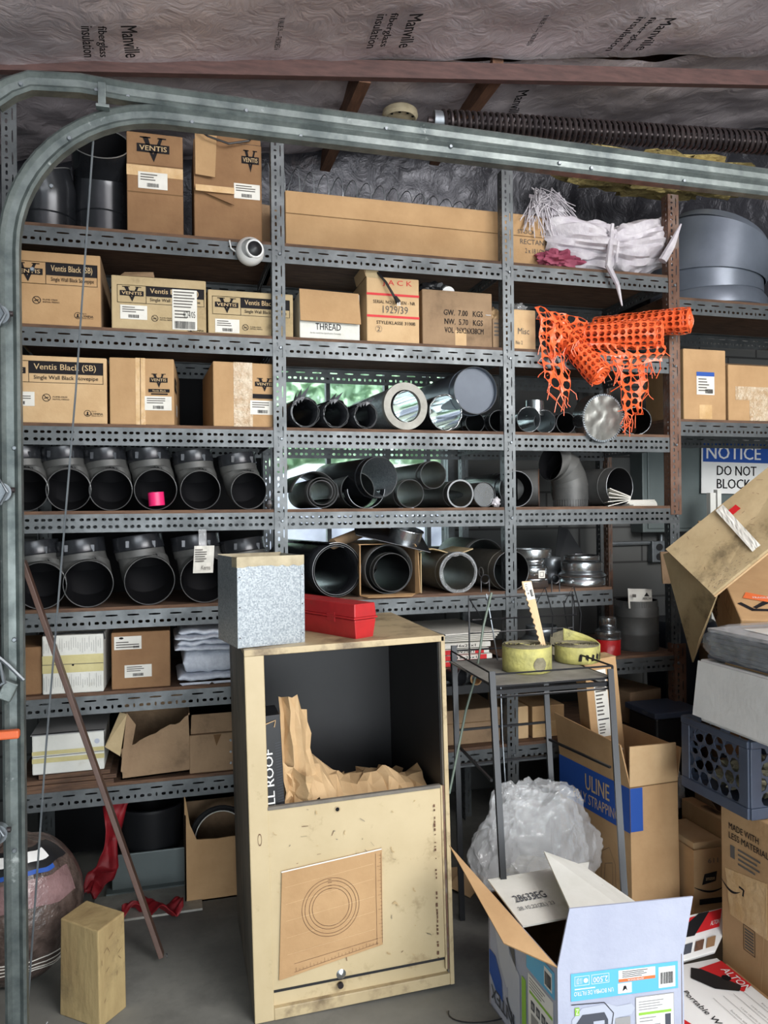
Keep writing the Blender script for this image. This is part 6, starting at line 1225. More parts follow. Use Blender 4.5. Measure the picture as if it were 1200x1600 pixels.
# scraps of cardboard on the floor behind
for k, (px, py, Y, w, l) in enumerate(((712, 1250, 2.95, 0.12, 'small torn cardboard scrap beside the cabinet, under the stand'), (730, 1345, 2.86, 0.14, 'torn cardboard scrap on the floor behind the stand leg'))):
    p = oY(px, py, Y); t = MB().box(-w/2, w/2, -0.05, 0.05, 0, 0.004).build('cardboard_scrap', None, 'kraft_pale', loc=(p.x, Y, 0.01+0.012*k), rot=(radians(12), radians(8-16*k), radians(30*k+10))); tag(t, l, 'cardboard')

# ---------------------------------------------------------------- strapping carton and tall carton
def open_carton(name, label, FL, FR, BL, z0, z1, m='kraft', inner='kraft', names=True, bottom=True, cat='box', mats=None):
    T = thing(name, label, cat, (FL[0], FL[1], z0)); O = V((FL[0], FL[1], 0)); fr = V((FR[0], FR[1], 0))-O; bl = V((BL[0], BL[1], 0))-O; h = z1-z0
    a, c, e, f = V((0, 0, 0)), fr, fr+bl, bl; up = V((0, 0, h)); t = 0.005
    for nm, p, q in (('front_panel', a, c), ('side_panel', c, e), ('back_panel', e, f), ('side_panel', f, a)):
        MB().slab([p, q, q+up, p+up], t).build(nm, T, m)
    MB().slab([a+V((0, 0, t)), c+V((0, 0, t)), e+V((0, 0, t)), f+V((0, 0, t))], t).build('bottom_panel', T, m)
    return T, (a, c, e, f), h
U, (a, c, e, f), h = open_carton('strapping_carton', 'tall open ULINE poly strapping carton beside the stand', (1.567, 2.4), (1.764, 2.4), (1.522, 2.83), 0, 0.512, 'kraft')
U.rotation_euler[1] = radians(-0.6); up = V((0, 0, h))
MB().slab([a+up, c+up, c+up+V((-0.015, -0.015, 0.145)), a+up+V((-0.01, -0.02, 0.15))], 0.005).build('flap', U, 'kraft_pale'); MB().slab([f+up, a+up, a+up+V((-0.03, 0.01, 0.15)), f+up+V((-0.02, 0, 0.165))], 0.005).build('flap', U, 'kraft'); MB().slab([c+up, e+up, e+up+V((0.03, 0, 0.12)), c+up+V((0.02, 0, 0.12))], 0.005).build('flap', U, 'kraft')
L = (f-a).length; ud = (a-f).normalized(); d = Decal(f, ud, (0, 0, 1)); d.rect(0, h-0.165, L, h-0.005, 'blue_print', 1)
d.text('ULINE', L*0.40, h-0.09, L*0.74, h-0.03, 'ink_beige', 2, 0.03); d.text('POLY STRAPPING', L*0.22, h-0.145, L*0.86, h-0.105, 'ink_beige', 2, 0.0)
for (x0, y0, x1, y1) in ((0.6, 0.1, 0.62, 0.22), (0.62, 0.22, 0.72, 0.25), (0.72, 0.25, 0.8, 0.2), (0.8, 0.2, 0.8, 0.08), (0.64, 0.1, 0.66, 0.18), (0.66, 0.18, 0.76, 0.2), (0.76, 0.2, 0.76, 0.06)): d.line(L*x0, y0, L*x1, y1, 0.0015, 'ink_grey')
d.build('printing', U)
d = Decal(a, (1, 0, 0), (0, 0, 1)); d.rect(0.0, h-0.16, 0.05, h-0.005, 'blue_print'); d.line(0, h-0.002, 0.2, h, 0.003, 'kraft_dark'); d.build('printing', U)
T = thing('tall_carton', 'tall narrow brown carton with shipping labels leaning inside the strapping carton', 'box', (1.612, 2.64, 0.02), rot=(radians(0), radians(-5.5), radians(-4)))
MB().box(0, 0.135, 0, 0.09, 0, 0.9).build('body', T, 'kraft', bevel=0.003)
d = front(T); d.h = 0.002; d.rect(0.03, 0.6, 0.085, 0.86, 'paper', 0); d.lines(0.034, 0.68, 0.08, 0.8, 8, seed=4); d.barcode(0.036, 0.81, 0.08, 0.845); d.rect(0.034, 0.665, 0.08, 0.67, 'ink'); d.lines(0.036, 0.61, 0.07, 0.655, 4); d.build('shipping_label', T)
d = front(T); d.h = 0.002; cx, cz, r = 0.095, 0.54, 0.032; d.poly([(cx-r, cz), (cx, cz-r), (cx+r, cz), (cx, cz+r)], 'paper', 0); d.text('0021', cx-0.018, cz-0.007, cx+0.018, cz+0.008, 'ink', 2, 0.01, rot=180); d.build('diamond_label', T)
MB().box(0.045, 0.135, -0.001, 0.09, 0.9, 0.902).build('tape', T, 'tape')
T = thing('plastic_bin', 'black plastic bin corner showing behind the strapping carton', 'bin', (1.95, 2.8, 0.0)); MB().box(0, 0.22, 0, 0.2, 0, 0.62).build('body', T, 'black_plastic', bevel=0.01); MB().box(-0.012, 0.232, -0.012, 0.212, 0.62, 0.645).build('rim', T, 'crate', bevel=0.004)
tag(blob(1.93, 2.7, 0.38, 0.05, 0.07, 0.1, 3, 0.3, 40, 30, 4).build('bubble_wrap', None, 'film', smooth=False), 'clear film bundle poking up between strapping carton and crate', 'plastic film')
tag(MB().box(0, 0.07, 0, 0.1, 0, 0.34).build('small_carton', None, 'kraft_dull', loc=(1.88, 2.66, 0.0), bevel=0.003), 'small brown carton squeezed between the strapping carton and the smile box', 'box')

# ---------------------------------------------------------------- cartons right of it
def smile(D, x0, x1, y, s, m='ink', flip=1):
    n = 14; pu = []; pd = []
    for i in range(n+1): t = i/n; x = x0+(x1-x0)*t; k = sin(pi*t); pu.append((x, y-k*s*1.0)); pd.append((x, y-k*s*1.0-s*0.42*sin(pi*min(1, t*1.0+0.08))))
    for i in range(n): D.poly([pu[i], pd[i], pd[i+1], pu[i+1]], m)
    D.line(x1-s*0.9, y+s*0.35, x1+s*0.2, y+s*0.25, s*0.32, m); D.line(x1+s*0.2, y+s*0.35, x1-s*0.05, y-s*0.8, s*0.32, m)
G, (a, c, e, f), h = open_carton('open_carton', 'open brown carton with black smile print, another carton inside', (1.778, 2.34), (1.975, 2.325), (1.78, 2.6), 0, 0.285, 'kraft')
up = V((0, 0, h)); MB().slab([c+up, e+up, e+up+V((-0.0, 0.0, 0.17)), c+up+V((0.01, 0.12, 0.05))], 0.005).build('flap', G, 'kraft_dull')
MB().slab([f+up, a+up, a+up+V((-0.1, 0, -0.02)), f+up+V((-0.1, 0, 0.0))][::-1], 0.005)
d = Decal(a, (c-a), (0, 0, 1)); d.text('119', 0.055, 0.235, 0.095, 0.252, 'ink_grey', 2, 0, 180); smile(d, 0.0, 0.14, 0.155, 0.018); d.poly([(0.03, 0.16), (0.085, 0.17), (0.09, 0.205), (0.04, 0.198)], 'ink', 3); d.text('amazon', 0.045, 0.175, 0.08, 0.185, 'ink_beige', 4); d.rect(0.02, 0.09, 0.12, 0.11, 'ink'); d.build('printing', G)
T = thing('carton', 'plain pale brown carton packed inside the open smile box', 'box', (1.787, 2.352, 0.18), rot=(radians(0), 0, 0)); MB().box(0, 0.12, 0, 0.2, 0, 0.125).build('body', T, 'kraft_pale', bevel=0.003)
T = thing('carton', 'long thin taped carton with barcode label standing in the smile box', 'box', (1.912, 2.352, 0.17), rot=(0, 0, 0)); MB().box(0, 0.052, 0, 0.235, 0, 0.2).build('body', T, 'kraft', bevel=0.004)
d = Decal((0, 0, 0.2), (0, -1, 0), (1, 0, 0)); d = Decal((0.055, 0.02, 0.2), (0, 1, 0), (-1, 0, 0)); d.frame(0.03, 0.012, 0.12, 0.04, 0.002); d.barcode(0.036, 0.016, 0.114, 0.036); d.text('AMZ400', 0.0, 0.018, 0.026, 0.03, 'ink', 2, 0, 180); d.build('label', T); d = front(T); d.frame(0.012, 0.12, 0.045, 0.185, 0.002); d.barcode(0.016, 0.125, 0.041, 0.18); d.build('label', T)
# big carton carrying the crate
B_ = thing('large_carton', 'large brown carton with smile print under the milk crate', 'box', (1.715, 1.5, 0))
MB().box(0, 0.5, 0, 0.62, 0, 0.552).build('body', B_, 'kraft', bevel=0.004); MB().slab([(0.0, 0.1, 0.03), (0.0, 0.6, 0.03), (-0.05, 0.57, 0.012), (-0.05, 0.1, 0.012)], 0.004).build('flap', B_, 'kraft')
d = Decal((0, 0.62, 0), (0, -1, 0), (0, 0, 1)); d.text('MADE WITH', 0.04, 0.475, 0.17, 0.495, 'ink', 2, 0.015); d.text('LESS MATERIAL', 0.04, 0.445, 0.21, 0.465, 'ink', 2, 0.015); d.lines(0.08, 0.37, 0.2, 0.43, 4, 'ink_grey'); d.rect(0.045, 0.385, 0.065, 0.425, 'ink_grey'); smile(d, -0.0, 0.1, 0.3, 0.02); d.frame(0.1, 0.12, 0.15, 0.2, 0.002); 
for i in range(7): d.rect(0.106, 0.128+i*0.0095, 0.144, 0.133+i*0.0095, 'ink_grey')
d.line(0.17, 0, 0.2, 0.36, 0.002, 'kraft_pale'); d.build('printing', B_); MB().slab([(-0.0014, 0.58, 0.2), (-0.0014, 0.42, 0.2), (-0.0014, 0.42, 0.37), (-0.0014, 0.6, 0.34)], 0.001).build('tape', B_, 'tape')
# milk crate
CR = thing('milk_crate', 'dark slate blue plastic milk crate with honeycomb sides', 'crate', (1.678, 1.945, 0.556)); cw, cd, ch = 0.32, 0.315, 0.238
def side(O, u, L, nm):
    O = V(O); u = V(u); n = u.cross(V((0, 0, 1)))
    b = MB(); z0, z1, e0 = 0.035, ch-0.022, 0.04
    nx, nz = 5, 4; dx = (L-2*e0)/nx; dzz = (z1-z0)/nz
    for j in range(nz):
        off = 0.5 if j % 2 else 0
        for i in range(nx+(1 if off else 0)):
            x0 = e0+(i-off)*dx; x1 = x0+dx; xa_, xb_ = max(x0, e0), min(x1, L-e0)
            cx, cz = (x0+x1)/2, z0+(j+0.5)*dzz; rx, rz = dx*0.5, dzz*0.485
            o = [(xa_, z0+j*dzz), ((xa_+xb_)/2, z0+j*dzz), (xb_, z0+j*dzz), (xb_, cz), (xb_, z0+(j+1)*dzz), ((xa_+xb_)/2, z0+(j+1)*dzz), (xa_, z0+(j+1)*dzz), (xa_, cz)]
            q = [(cx-rx*.62, cz-rz*.8), (cx, cz-rz), (cx+rx*.62, cz-rz*.8), (cx+rx, cz), (cx+rx*.62, cz+rz*.8), (cx, cz+rz), (cx-rx*.62, cz+rz*.8), (cx-rx, cz)]
            q = [(min(max(x, xa_), xb_), z) for x, z in q]
            b.add([O+u*x+V((0, 0, z)) for x, z in o+q], [(k, (k+1) % 8, 8+(k+1) % 8, 8+k) for k in range(8)])
    b.build(nm, CR, 'crate', solid=0.0035)
    b = MB(); M = Matrix((( u.x, n.x, 0, O.x), (u.y, n.y, 0, O.y), (0, 0, 1, 0), (0, 0, 0, 1)))
    b.box(0, L, -0.006, 0.008, 0, z0, M); b.box(0, L, -0.006, 0.008, z1, ch, M); b.box(0, e0, -0.005, 0.006, z0, z1, M); b.box(L-e0, L, -0.005, 0.006, z0, z1, M); b.build('frame_band', CR, 'crate', bevel=0.003)
side((0, 0, 0), (1, 0, 0), cw, 'front_grille'); side((0, cd, 0), (0, -1, 0), cd, 'side_grille'); side((cw, 0, 0), (0, 1, 0), cd, 'side_grille'); side((cw, cd, 0), (-1, 0, 0), cw, 'back_grille'); MB().box(0.01, cw-0.01, 0.01, cd-0.01, 0.004, 0.012).build('bottom', CR, 'crate')
tag(blob(1.84, 2.1, 0.63, 0.12, 0.1, 0.05, 4, 0.6, 30, 20, 4).build('rag_bundle', None, 'hose_dark', smooth=True), 'grubby rag bundle lying in the bottom of milk crate', 'rag')
# white box, wrapped magazines
WB = thing('white_carton', 'wide white cardboard carton sitting on top of the milk crate', 'box', (1.685, 1.66, 0.797)); MB().box(0, 0.42, 0, 0.515, 0, 0.205).build('body', WB, 'white_clean', bevel=0.005)
MB().slab([(-0.004, 0.515, 0.2), (-0.004, 0.0, 0.2), (-0.03, 0.02, 0.02), (-0.02, 0.525, 0.02)], 0.004).build('flap', WB, 'white_clean'); MB().box(0.02, 0.2, 0.1, 0.42, 0.205, 0.211).build('brown_flap', WB, 'kraft')
MGt = thing('magazine_bundle', 'film-wrapped bundle of dark magazines on the white carton', 'magazines', (1.69, 1.62, 1.01))
rr = random.Random(5)
for k in range(7): 
    o = MB().box(rr.uniform(-0.004, 0.004), 0.33+rr.uniform(-0.01, 0.01), rr.uniform(0, 0.01), 0.52+rr.uniform(-0.008, 0.008), k*0.0145, k*0.0145+0.0125).build('magazine', MGt, 'dark_print' if k < 6 else 'ink_light', bevel=0.003)
def wrapf(u, v):
    a = 2*pi*v; ca, sa = cos(a), sin(a); ex = abs(ca)**0.3*(1 if ca > 0 else -1); ez = abs(sa)**0.45*(1 if sa > 0 else -1)
    y = -0.012+0.55*u; e_ = 1-0.45*max(0, (abs(u-0.5)-0.44)/0.06); n = 0.005*noise.noise(V((u*14, ca*4, sa*4)))
    return (0.165+ex*(0.175+n)*(0.96+0.04*e_), y, max(0.0, 0.052+ez*(0.058+n)*e_))
MB().grid(wrapf, 50, 44).build('film_wrap', MGt, 'film_dark', smooth=True)
MB().slab([(0.05, 0.2, 0.1035), (0.24, 0.18, 0.1035), (0.26, 0.42, 0.1035), (0.07, 0.44, 0.1035)], 0.001).build('address_sheet', MGt, 'paper')
# smile box behind, on a tall carton
N = oY(1157, 968, 2.3); zt = N.z; Lc = oZ(1092, 926, zt); dv = (Lc-N); dv.z = 0; ang = atan2(dv.y, dv.x)-pi/2; dl = dv.length
T = thing('tall_carton', 'brown carton standing on the floor behind the white carton, carrying the smile box', 'box', (N.x+0.01, N.y+0.01, 0), math.degrees(ang)); MB().box(0, 0.4, 0, dl+0.1, 0, zt-0.245).build('body', T, 'kraft_brown', bevel=0.004); d = Decal((0, dl+0.1, 0), (0, -1, 0), (0, 0, 1)); d.text('durable', 0.06, zt-0.5, 0.085, zt-0.3, 'ink', 2, 0.01, rot=-90); d.build('printing', T)
hh = 0.243; tl = radians(20); off_ = Matrix.Rotation(ang, 3, 'Z') @ (Matrix.Rotation(tl, 3, 'X') @ V((0, 0, hh)))
AB = thing('smile_carton', 'brown carton with black curved arrow and orange tape under the dirty cardboard', 'box', N-off_, rot=(tl, 0, ang))
MB().box(0.05, 0.3, 0.24, 0.3, -0.098, -0.002).build('prop_block', AB, 'kraft_dull')
MB().box(0, 0.42, 0, dl+0.08, 0, hh).build('body', AB, 'kraft', bevel=0.005)
d = Decal((0, dl+0.08, 0), (0, -1, 0), (0, 0, 1)); q = dl+0.08; d.text('Bound to', q*0.52, 0.02, q*0.62, 0.15, 'ink', 2, 0.01, rot=-90); d.text('last longer', q*0.34, 0.02, q*0.43, 0.17, 'ink', 2, 0.01, rot=-90); d.frame(q*0.16, 0.18, q*0.42, 0.225, 0.002); d.lines(q*0.19, 0.187, q*0.4, 0.218, 3); d.frame(q*0.72, 0.17, q*0.86, 0.225, 0.0015); d.line(q*0.76, 0.18, q*0.76, 0.215, 0.003); d.line(q*0.81, 0.18, q*0.81, 0.215, 0.003); d.build('printing', AB)
d = Decal((0, 0, hh), (1, 0, 0), (0, 1, 0)); n_ = 16; pts = [(0.065+0.2*t, 0.09+0.13*sin(pi*0.5*t)) for t in [i/n_ for i in range(n_+1)]]
for i in range(n_): d.line(*pts[i], *pts[i+1], 0.016+0.012*sin(pi*i/n_), 'ink')
d.line(0.02, 0.13, 0.06, 0.07, 0.018); d.line(0.05, 0.075, 0.115, 0.075, 0.018); d.build('curved_arrow', AB)
d = Decal((0, 0, hh), (1, 0, 0), (0, 1, 0), 0.002); d.poly([(0.04, 0.17), (0.14, 0.13), (0.16, 0.17), (0.06, 0.22)], 'orange_print'); d.text('FRAGILE', 0.075, 0.165, 0.13, 0.18, 'white', 3); d.build('orange_tape', AB); d = Decal((0, 0, hh), (1, 0, 0), (0, 1, 0), 0.002); d.poly([(0.16, 0.02), (0.3, 0.0), (0.31, 0.035), (0.17, 0.055)], 'orange_print'); d.build('orange_tape', AB)
# stained flattened carton on top, and the leaning sheet behind
P1, P2 = oY(1040, 858, 2.56), oY(1113, 928, 2.3); P3, P4 = oY(1330, 752, 2.08), oY(1250, 690, 2.34)
ctr = (P1+P3)/2
T = thing('flattened_carton', 'stained flattened carton slanting across the top of the right-hand pile', 'cardboard', ctr)
Q = [p-ctr for p in (P2, P3, P4, P1)]; MB().slab(Q, 0.012).build('sheet', T, 'kraft_old'); nrm = (Q[1]-Q[0]).cross(Q[3]-Q[0]).normalized()
MB().slab([p-nrm*0.016-V((0, 0, 0.0)) for p in Q], 0.008).build('lower_layer', T, 'kraft_pale'); 
ux = (Q[1]-Q[0]).normalized(); vy = (Q[3]-Q[0]).normalized(); d = Decal(Q[0], ux, vy, 0.001); Lx, Ly = (Q[1]-Q[0]).length, (Q[3]-Q[0]).length
rr = random.Random(8)
for i in range(70): x = rr.uniform(0.005, 0.17); y = rr.uniform(0.004, 0.05); d.rect(x, y, x+rr.uniform(0.002, 0.006), y+0.0012, rr.choice(('ink_grey', 'joist')))
for i in range(22): x, y = rr.uniform(0.03, Lx*0.8), rr.uniform(0.05, Ly*0.9); a_ = rr.uniform(0, pi); l_ = rr.uniform(0.005, 0.025); d.line(x, y, x+cos(a_)*l_, y+sin(a_)*l_, 0.0014, 'joist')
d.rect(Lx*0.44, Ly*0.72, Lx*0.5, Ly*0.82, 'red_print'); d.build('printing', T)
MB().grid(lambda u, v: (Q[0]+ux*(0.2+0.03*v+0.035*u)+vy*(0.03+Ly*0.85*v)+nrm*(0.002+0.004*abs(noise.noise(V((u*5, v*9, 2)))))), 6, 16).build('white_tape', T, 'paper')
S1 = [oY(1036, 866, 2.72), oY(1082, 1035, 2.6), oY(1092, 1000, 2.52), oY(1120, 930, 2.42), oY(1060, 858, 2.62)]
ctr = sum(S1, V())/5; T = thing('leaning_cardboard', 'big plain cardboard flap hanging below the stained flattened carton', 'cardboard', ctr); MB().slab([p-ctr for p in S1], 0.005).build('sheet', T, 'kraft_old')
T = thing('dark_board', 'brown board edge standing behind the leaning cardboard', 'board', oY(1036, 1000, 2.95)); S2 = [oY(1032, 862, 2.95), oY(1056, 862, 2.95), oY(1056, 912, 2.95), oY(1036, 912, 2.95)]
MB().slab([p-T.location for p in S2[::-1]], 0.006).build('sheet', T, 'kraft_dull')
p = oY(1110, 790, 3.5); T = thing('white_post', 'pair of white upright battens below the notice sign', 'batten', (p.x, 3.5, 0)); MB().box(0, 0.035, 0, 0.03, 0, oY(1110, 770, 3.5).z).build('batten', T, 'white_card'); MB().box(0.045, 0.07, 0, 0.03, 0, oY(1110, 765, 3.5).z).build('batten', T, 'white_card')
T = thing('plastic_drum', 'dark navy plastic drum standing on the floor behind the leaning cardboard', 'drum', (2.45, 3.3, 0)); MB().lathe([(0.0, 0), (0.15, 0), (0.16, 0.4), (0.17, 0.9), (0.16, 0.94), (0.15, 0.95), (0, 0.95)], 36).build('body', T, mat('navy_plastic', (38, 44, 58), 0.5), smooth=True, sharp=40); 

# ---------------------------------------------------------------- pump carton, front right
zt = 0.34; FL, FR, BL = oZ(871, 1513, zt), oZ(1068, 1489, zt), oZ(763, 1392, zt)
PBX, (a, c, e, f), h = open_carton('pump_carton', 'open white printed pump carton with raised flaps in the front right corner', FL, FR, (BL.x, BL.y), 0, zt, 'grey_card')
for o in [x for x in bpy.data.objects if x.parent == PBX]:
    pass
up = V((0, 0, h)); org = V((FL.x, FL.y, 0)); ins = 0.004
for nm, p, q in (('inner_lining', a, c), ('inner_lining', c, e), ('inner_lining', e, f), ('inner_lining', f, a)):
    n_ = V((0, 0, 1)).cross(q-p).normalized()*0.006; MB().slab([p+n_, q+n_, q+n_+up*0.995, p+n_+up*0.995], 0.001).build(nm, PBX, 'kraft_dark')
F1, F2 = oY(890, 1420, FL.y-0.0)-org, oY(1083, 1401, FR.y+0.0)-org
MB().slab([a+up, c+up, F2, F1], 0.005).build('front_flap', PBX, 'grey_card')
tp = oY(702, 1322, BL.y-0.02)-org; ou = oY(787, 1475, FL.y+0.1)-org
MB().slab([a+up, f+up, tp, ou][::-1], 0.005).build('left_flap', PBX, 'kraft')
g1, g2 = oY(817, 1447, FL.y+0.2)-org, oY(905, 1430, FL.y+0.2)-org
bt = oY(762, 1374, BL.y+0.02)-org; bt2 = bt+(g2-g1)*2.0
MB().slab([g1, g2, (bt2), bt], 0.005).build('back_flap', PBX, 'white_card')
nb = (g2-g1).cross(bt-g1).normalized(); d = Decal(g1, (g2-g1), (bt-g1), 0.0025) 
bl_ = (bt-g1).length; d.text('28633EG', 0.03, bl_*0.42, 0.13, bl_*0.56, 'dark_print', 2, 0.01); d.text('28.10.22(ZL) 23', 0.02, bl_*0.24, 0.135, bl_*0.33, 'dark_print', 2)
d.build('printing', PBX)
R1 = [oY(900, 1440, FR.y+0.12)-org, oY(1030, 1460, FR.y+0.05)-org, oY(992, 1408, FR.y+0.28)-org, oY(911, 1352, FR.y+0.4)-org, oY(850, 1330, FR.y+0.42)-org]
MB().slab(R1, 0.005).build('right_flap', PBX, 'white_card')
o4 = oY(922, 1408, FR.y+0.24)-org; ux = (oY(962, 1406, FR.y+0.235)-org-o4); vy = (oY(915, 1378, FR.y+0.32)-org-o4); d = Decal(o4, ux, vy, 0.012); s_ = 0.028
for k in range(3): d.ring(0.035+0.014*cos(pi/2+2*pi*k/3), 0.03+0.014*sin(pi/2+2*pi*k/3), 0.015, 0.0018, 'dark_print', a0=pi*0.1+2*pi*k/3, a1=pi*1.1+2*pi*k/3)
d.text('RE', 0.026, 0.024, 0.044, 0.036, 'dark_print'); d.build('recycling_mark', PBX)
# front face printing (carton stands upside down)
d = Decal(a, c-a, (0, 0, 1)); Lw = (c-a).length; x0, x1 = Lw*0.10, Lw*0.95
d.rect(x0, h-0.088, x1, h-0.018, 'cyan_print'); d.frame(x0+0.01, h-0.05, x0+0.05, h-0.026, 0.001, 'white', 2); d.text('110-120V', x0+0.014, h-0.046, x0+0.03, h-0.03, 'white', 3, 0, 180); d.disc(x0+0.04, h-0.038, 0.006, 'white', 3)
d.frame(x0+0.056, h-0.05, x0+0.104, h-0.026, 0.001, 'white', 2); d.text('2,500', x0+0.06, h-0.046, x0+0.1, h-0.03, 'white', 3, 0.01, 180); d.text('UN BOMBA DE FILTRO', x0+0.008, h-0.075, x0+0.115, h-0.064, 'white', 3, 0, 180); d.lines(x0+0.01, h-0.062, x0+0.1, h-0.055, 1, 'white')
d.rect(x0+0.13, h-0.054, x0+0.232, h-0.024, 'white', 2); d.rect(x0+0.13, h-0.054, x0+0.232, h-0.046, 'orange_print', 3); d.lines(x0+0.14, h-0.044, x0+0.228, h-0.026, 4, 'ink', 3); d.text('ADVERTENCIA', x0+0.155, h-0.0525, x0+0.2, h-0.0475, 'white', 4, 0, 180)
d.rect(x0+0.128, h-0.083, x0+0.166, h-0.057, 'white', 2); d.poly([(x0+0.14, h-0.078), (x0+0.144, h-0.064), (x0+0.15, h-0.064), (x0+0.154, h-0.078), (x0+0.149, h-0.072)], 'ink', 3); d.rect(x1-0.055, h-0.082, x1-0.008, h-0.028, 'white', 2); d.barcode(x1-0.05, h-0.072, x1-0.013, h-0.042, k=3)
# pump drawing
d.poly([(x0+0.002, h-0.2), (x0+0.002, h-0.135), (x0+0.03, h-0.108), (x0+0.1, h-0.105), (x0+0.125, h-0.115), (x0+0.165, h-0.112), (x0+0.175, h-0.125), (x0+0.165, h-0.14), (x0+0.12, h-0.145), (x0+0.115, h-0.2)], 'lilac_print', 1); d.poly([(x0+0.004, h-0.2), (x0+0.01, h-0.15), (x0+0.03, h-0.125), (x0+0.09, h-0.125), (x0+0.1, h-0.145), (x0+0.1, h-0.2)], 'dark_print', 2); d.poly([(x0+0.06, h-0.155), (x0+0.09, h-0.155), (x0+0.09, h-0.145), (x0+0.06, h-0.145)], 'lilac_print', 3)
d.poly([(x0+0.12, h-0.2), (x0+0.12, h-0.145), (x0+0.162, h-0.145), (x0+0.162, h-0.2)], 'ink_light', 1); d.line(x0+0.0, h-0.096, x0+0.09, h-0.1, 0.002, 'ink', 3); d.line(x0+0.09, h-0.1, x0+0.115, h-0.13, 0.002, 'ink', 3); d.line(x0+0.115, h-0.13, x0+0.11, h-0.16, 0.002, 'ink', 3)
d.rect(x0+0.01, h-0.125, x0+0.022, h-0.105, 'green_print', 3); d.text('Z', x0+0.012, h-0.122, x0+0.02, h-0.108, 'white', 4)
d.rect(x1-0.12, h-0.21, x1-0.012, h-0.098, 'ink_light', 1); d.rect(x1-0.118, h-0.208, x1-0.014, h-0.1, 'white', 2); d.rect(x1-0.112, h-0.146, x1-0.02, h-0.139, 'green_print', 3); d.lines(x1-0.112, h-0.135, x1-0.025, h-0.108, 4, 'ink_light', 3); d.lines(x1-0.11, h-0.166, x1-0.05, h-0.15, 2, 'ink_light', 3)
for i in range(3): d.rect(x1-0.113+0.022*i, h-0.192, x1-0.095+0.022*i, h-0.172, 'ink_light', 3); d.disc(x1-0.104+0.022*i, h-0.182, 0.007, 'dark_print', 4); d.disc(x1-0.104+0.022*i, h-0.182, 0.003, 'red_print' if i == 0 else 'paper', 5)
d.rect(x1-0.038, h-0.2, x1-0.022, h-0.15, 'dark_print', 3); d.rect(x1-0.004, h-0.3, x1+0.002, h-0.19, 'green_print', 2); d.build('front_printing', PBX)
d = Decal(f, a-f, (0, 0, 1)); Ls = (a-f).length
d.rect(Ls*0.6, h-0.09, Ls*0.97, h-0.02, 'cyan_print'); d.rect(Ls*0.84, h-0.08, Ls*0.94, h-0.03, 'white', 2); d.barcode(Ls*0.85, h-0.075, Ls*0.93, h-0.04, k=3)
d.rect(Ls*0.62, h-0.24, Ls*0.95, h-0.1, 'white', 1); d.rect(Ls*0.64, h-0.15, Ls*0.94, h-0.142, 'green_print', 2); d.lines(Ls*0.64, h-0.138, Ls*0.9, h-0.105, 4, 'ink_light', 2); d.rect(Ls*0.53, h-0.34, Ls*0.59, h-0.13, 'green_print', 2)
for i in range(3): d.rect(Ls*(0.66+0.07*i), h-0.19, Ls*(0.71+0.07*i), h-0.165, 'dark_print', 2); d.disc(Ls*(0.685+0.07*i), h-0.178, 0.007, 'ink_light', 3)
d.rect(Ls*0.66, h-0.24, Ls*0.76, h-0.2, 'ink_light', 2); d.rect(Ls*0.86, h-0.22, Ls*0.92, h-0.17, 'dark_print', 2)
d.poly([(Ls*0.05, h-0.02), (Ls*0.3, h-0.02), (Ls*0.42, h-0.08), (Ls*0.45, h-0.14), (Ls*0.36, h-0.1), (Ls*0.3, h-0.06), (Ls*0.1, h-0.06)], 'dark_print', 1); d.poly([(Ls*0.12, h-0.06), (Ls*0.27, h-0.06), (Ls*0.35, h-0.1), (Ls*0.38, h-0.2), (Ls*0.3, h-0.22), (Ls*0.2, h-0.18), (Ls*0.13, h-0.1)], 'lilac_print', 2); d.poly([(Ls*0.3, h-0.1), (Ls*0.5, h-0.14), (Ls*0.5, h-0.34), (Ls*0.34, h-0.34)], 'lilac_print', 1)
d.poly([(Ls*0.02, h-0.17), (Ls*0.12, h-0.17), (Ls*0.22, h-0.22), (Ls*0.24, h-0.28), (Ls*0.12, h-0.27), (Ls*0.02, h-0.24)], 'blue_print', 3); d.text('INTEX', Ls*0.05, h-0.31, Ls*0.42, h-0.27, 'dark_print', 4, 0.03, 180); d.line(Ls*0.3, h-0.25, Ls*0.5, h-0.34, 0.012, 'dark_print', 3); d.build('side_printing', PBX)
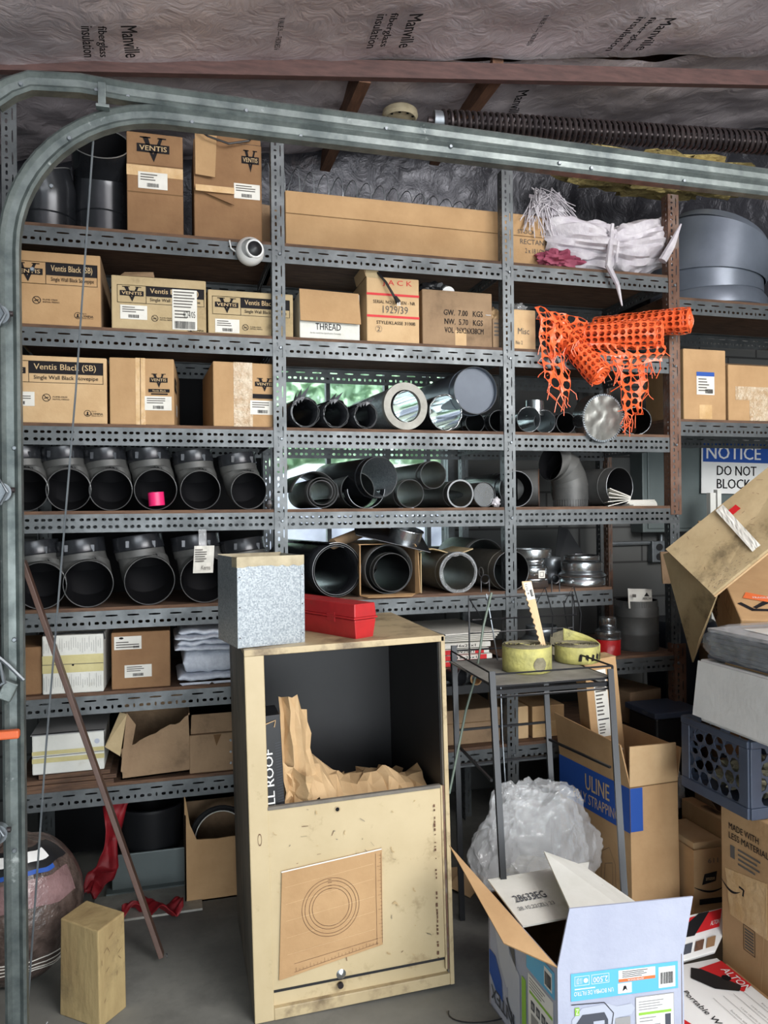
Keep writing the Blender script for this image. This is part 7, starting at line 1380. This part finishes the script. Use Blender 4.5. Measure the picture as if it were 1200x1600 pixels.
# wet/dry vacuum carton: lying part and its raised lid
AL = thing('vacuum_carton', 'white and red Portable Wet/Dry vacuum carton lying on the floor with raised lid', 'box', (1.34, 1.70, 0.0), 0)
MB().box(0, 0.315, 0, 0.37, 0, 0.075).build('body', AL, 'white', bevel=0.003)
d = Decal((0, 0, 0.075), (1, 0, 0), (0, 1, 0)); d.poly([(0.19, 0.33), (0.315, 0.35), (0.315, 0.22), (0.27, 0.2)], 'red_print', 1); d.poly([(0.165, 0.3), (0.2, 0.345), (0.225, 0.33), (0.285, 0.225), (0.26, 0.205), (0.2, 0.235)], 'black_plastic', 2); d.disc(0.268, 0.27, 0.014, 'inner_black', 3)
d2 = Decal((0.29, 0.34, 0.0755), (0, -1, 0), (1, 0, 0)); d2.text('ALTON', 0.03, -0.012, 0.14, 0.015, 'white', 4, 0.02)
for i in range(4): d2.line(0.14, -0.02-0.035*i, 0.34, -0.02-0.035*i, 0.001, 'ink_grey', 1); d2.text(('Easy carry handle', 'Large power wheel & button', 'Large capacity to tank water', 'Suction inlet and hose')[i], 0.2, -0.012-0.035*i, 0.33, -0.006-0.035*i, 'ink_grey', 2)
d2.text('Portable Wet/Dry', 0.09, -0.2, 0.33, -0.175, 'ink', 2, 0.01); d2.build('lettering', AL); d.poly([(0.0, 0.0), (0.07, 0.0), (0.0, 0.22)], 'red_print', 1); d.build('printing', AL)
Bo = V(AL.location); ld = [oY(1062, 1503, 2.085)-Bo, oY(1118, 1486, 2.085)-Bo, oY(1152, 1413, 2.2)-Bo, oY(1076, 1430, 2.2)-Bo]
MB().slab(ld, 0.014).build('lid', AL, 'white', bevel=0.002); d = Decal(ld[0], ld[1]-ld[0], ld[3]-ld[0], 0.001); Lu, Lv = (ld[1]-ld[0]).length, (ld[3]-ld[0]).length; ux = (ld[1]-ld[0]).normalized(); vy = (ld[3]-ld[0]).normalized()
d.rect(Lu*0.02, Lv*0.52, Lu*1.0, Lv*0.93, 'red_print', 1); d.poly([(0, Lv*0.5), (Lu*0.3, Lv*0.48), (Lu*0.62, Lv*0.95), (Lu*0.3, Lv*0.97), (0, Lv*0.8)], 'black_plastic', 2); d.text('ALTON', Lu*0.72, Lv*0.6, Lu*0.98, Lv*0.7, 'white', 3, 0.02)
for i, m_ in enumerate(('dark_print', 'joist', 'kraft_brown')): d.rect(Lu*(0.04+0.33*i), Lv*0.12, Lu*(0.28+0.33*i), Lv*0.34, m_, 2)
d.build('lid_printing', AL)
for o in [x for x in bpy.data.objects if x.type == 'EMPTY' and not x.get('label') and not x.get('kind')]: print('unlabelled', o.name)
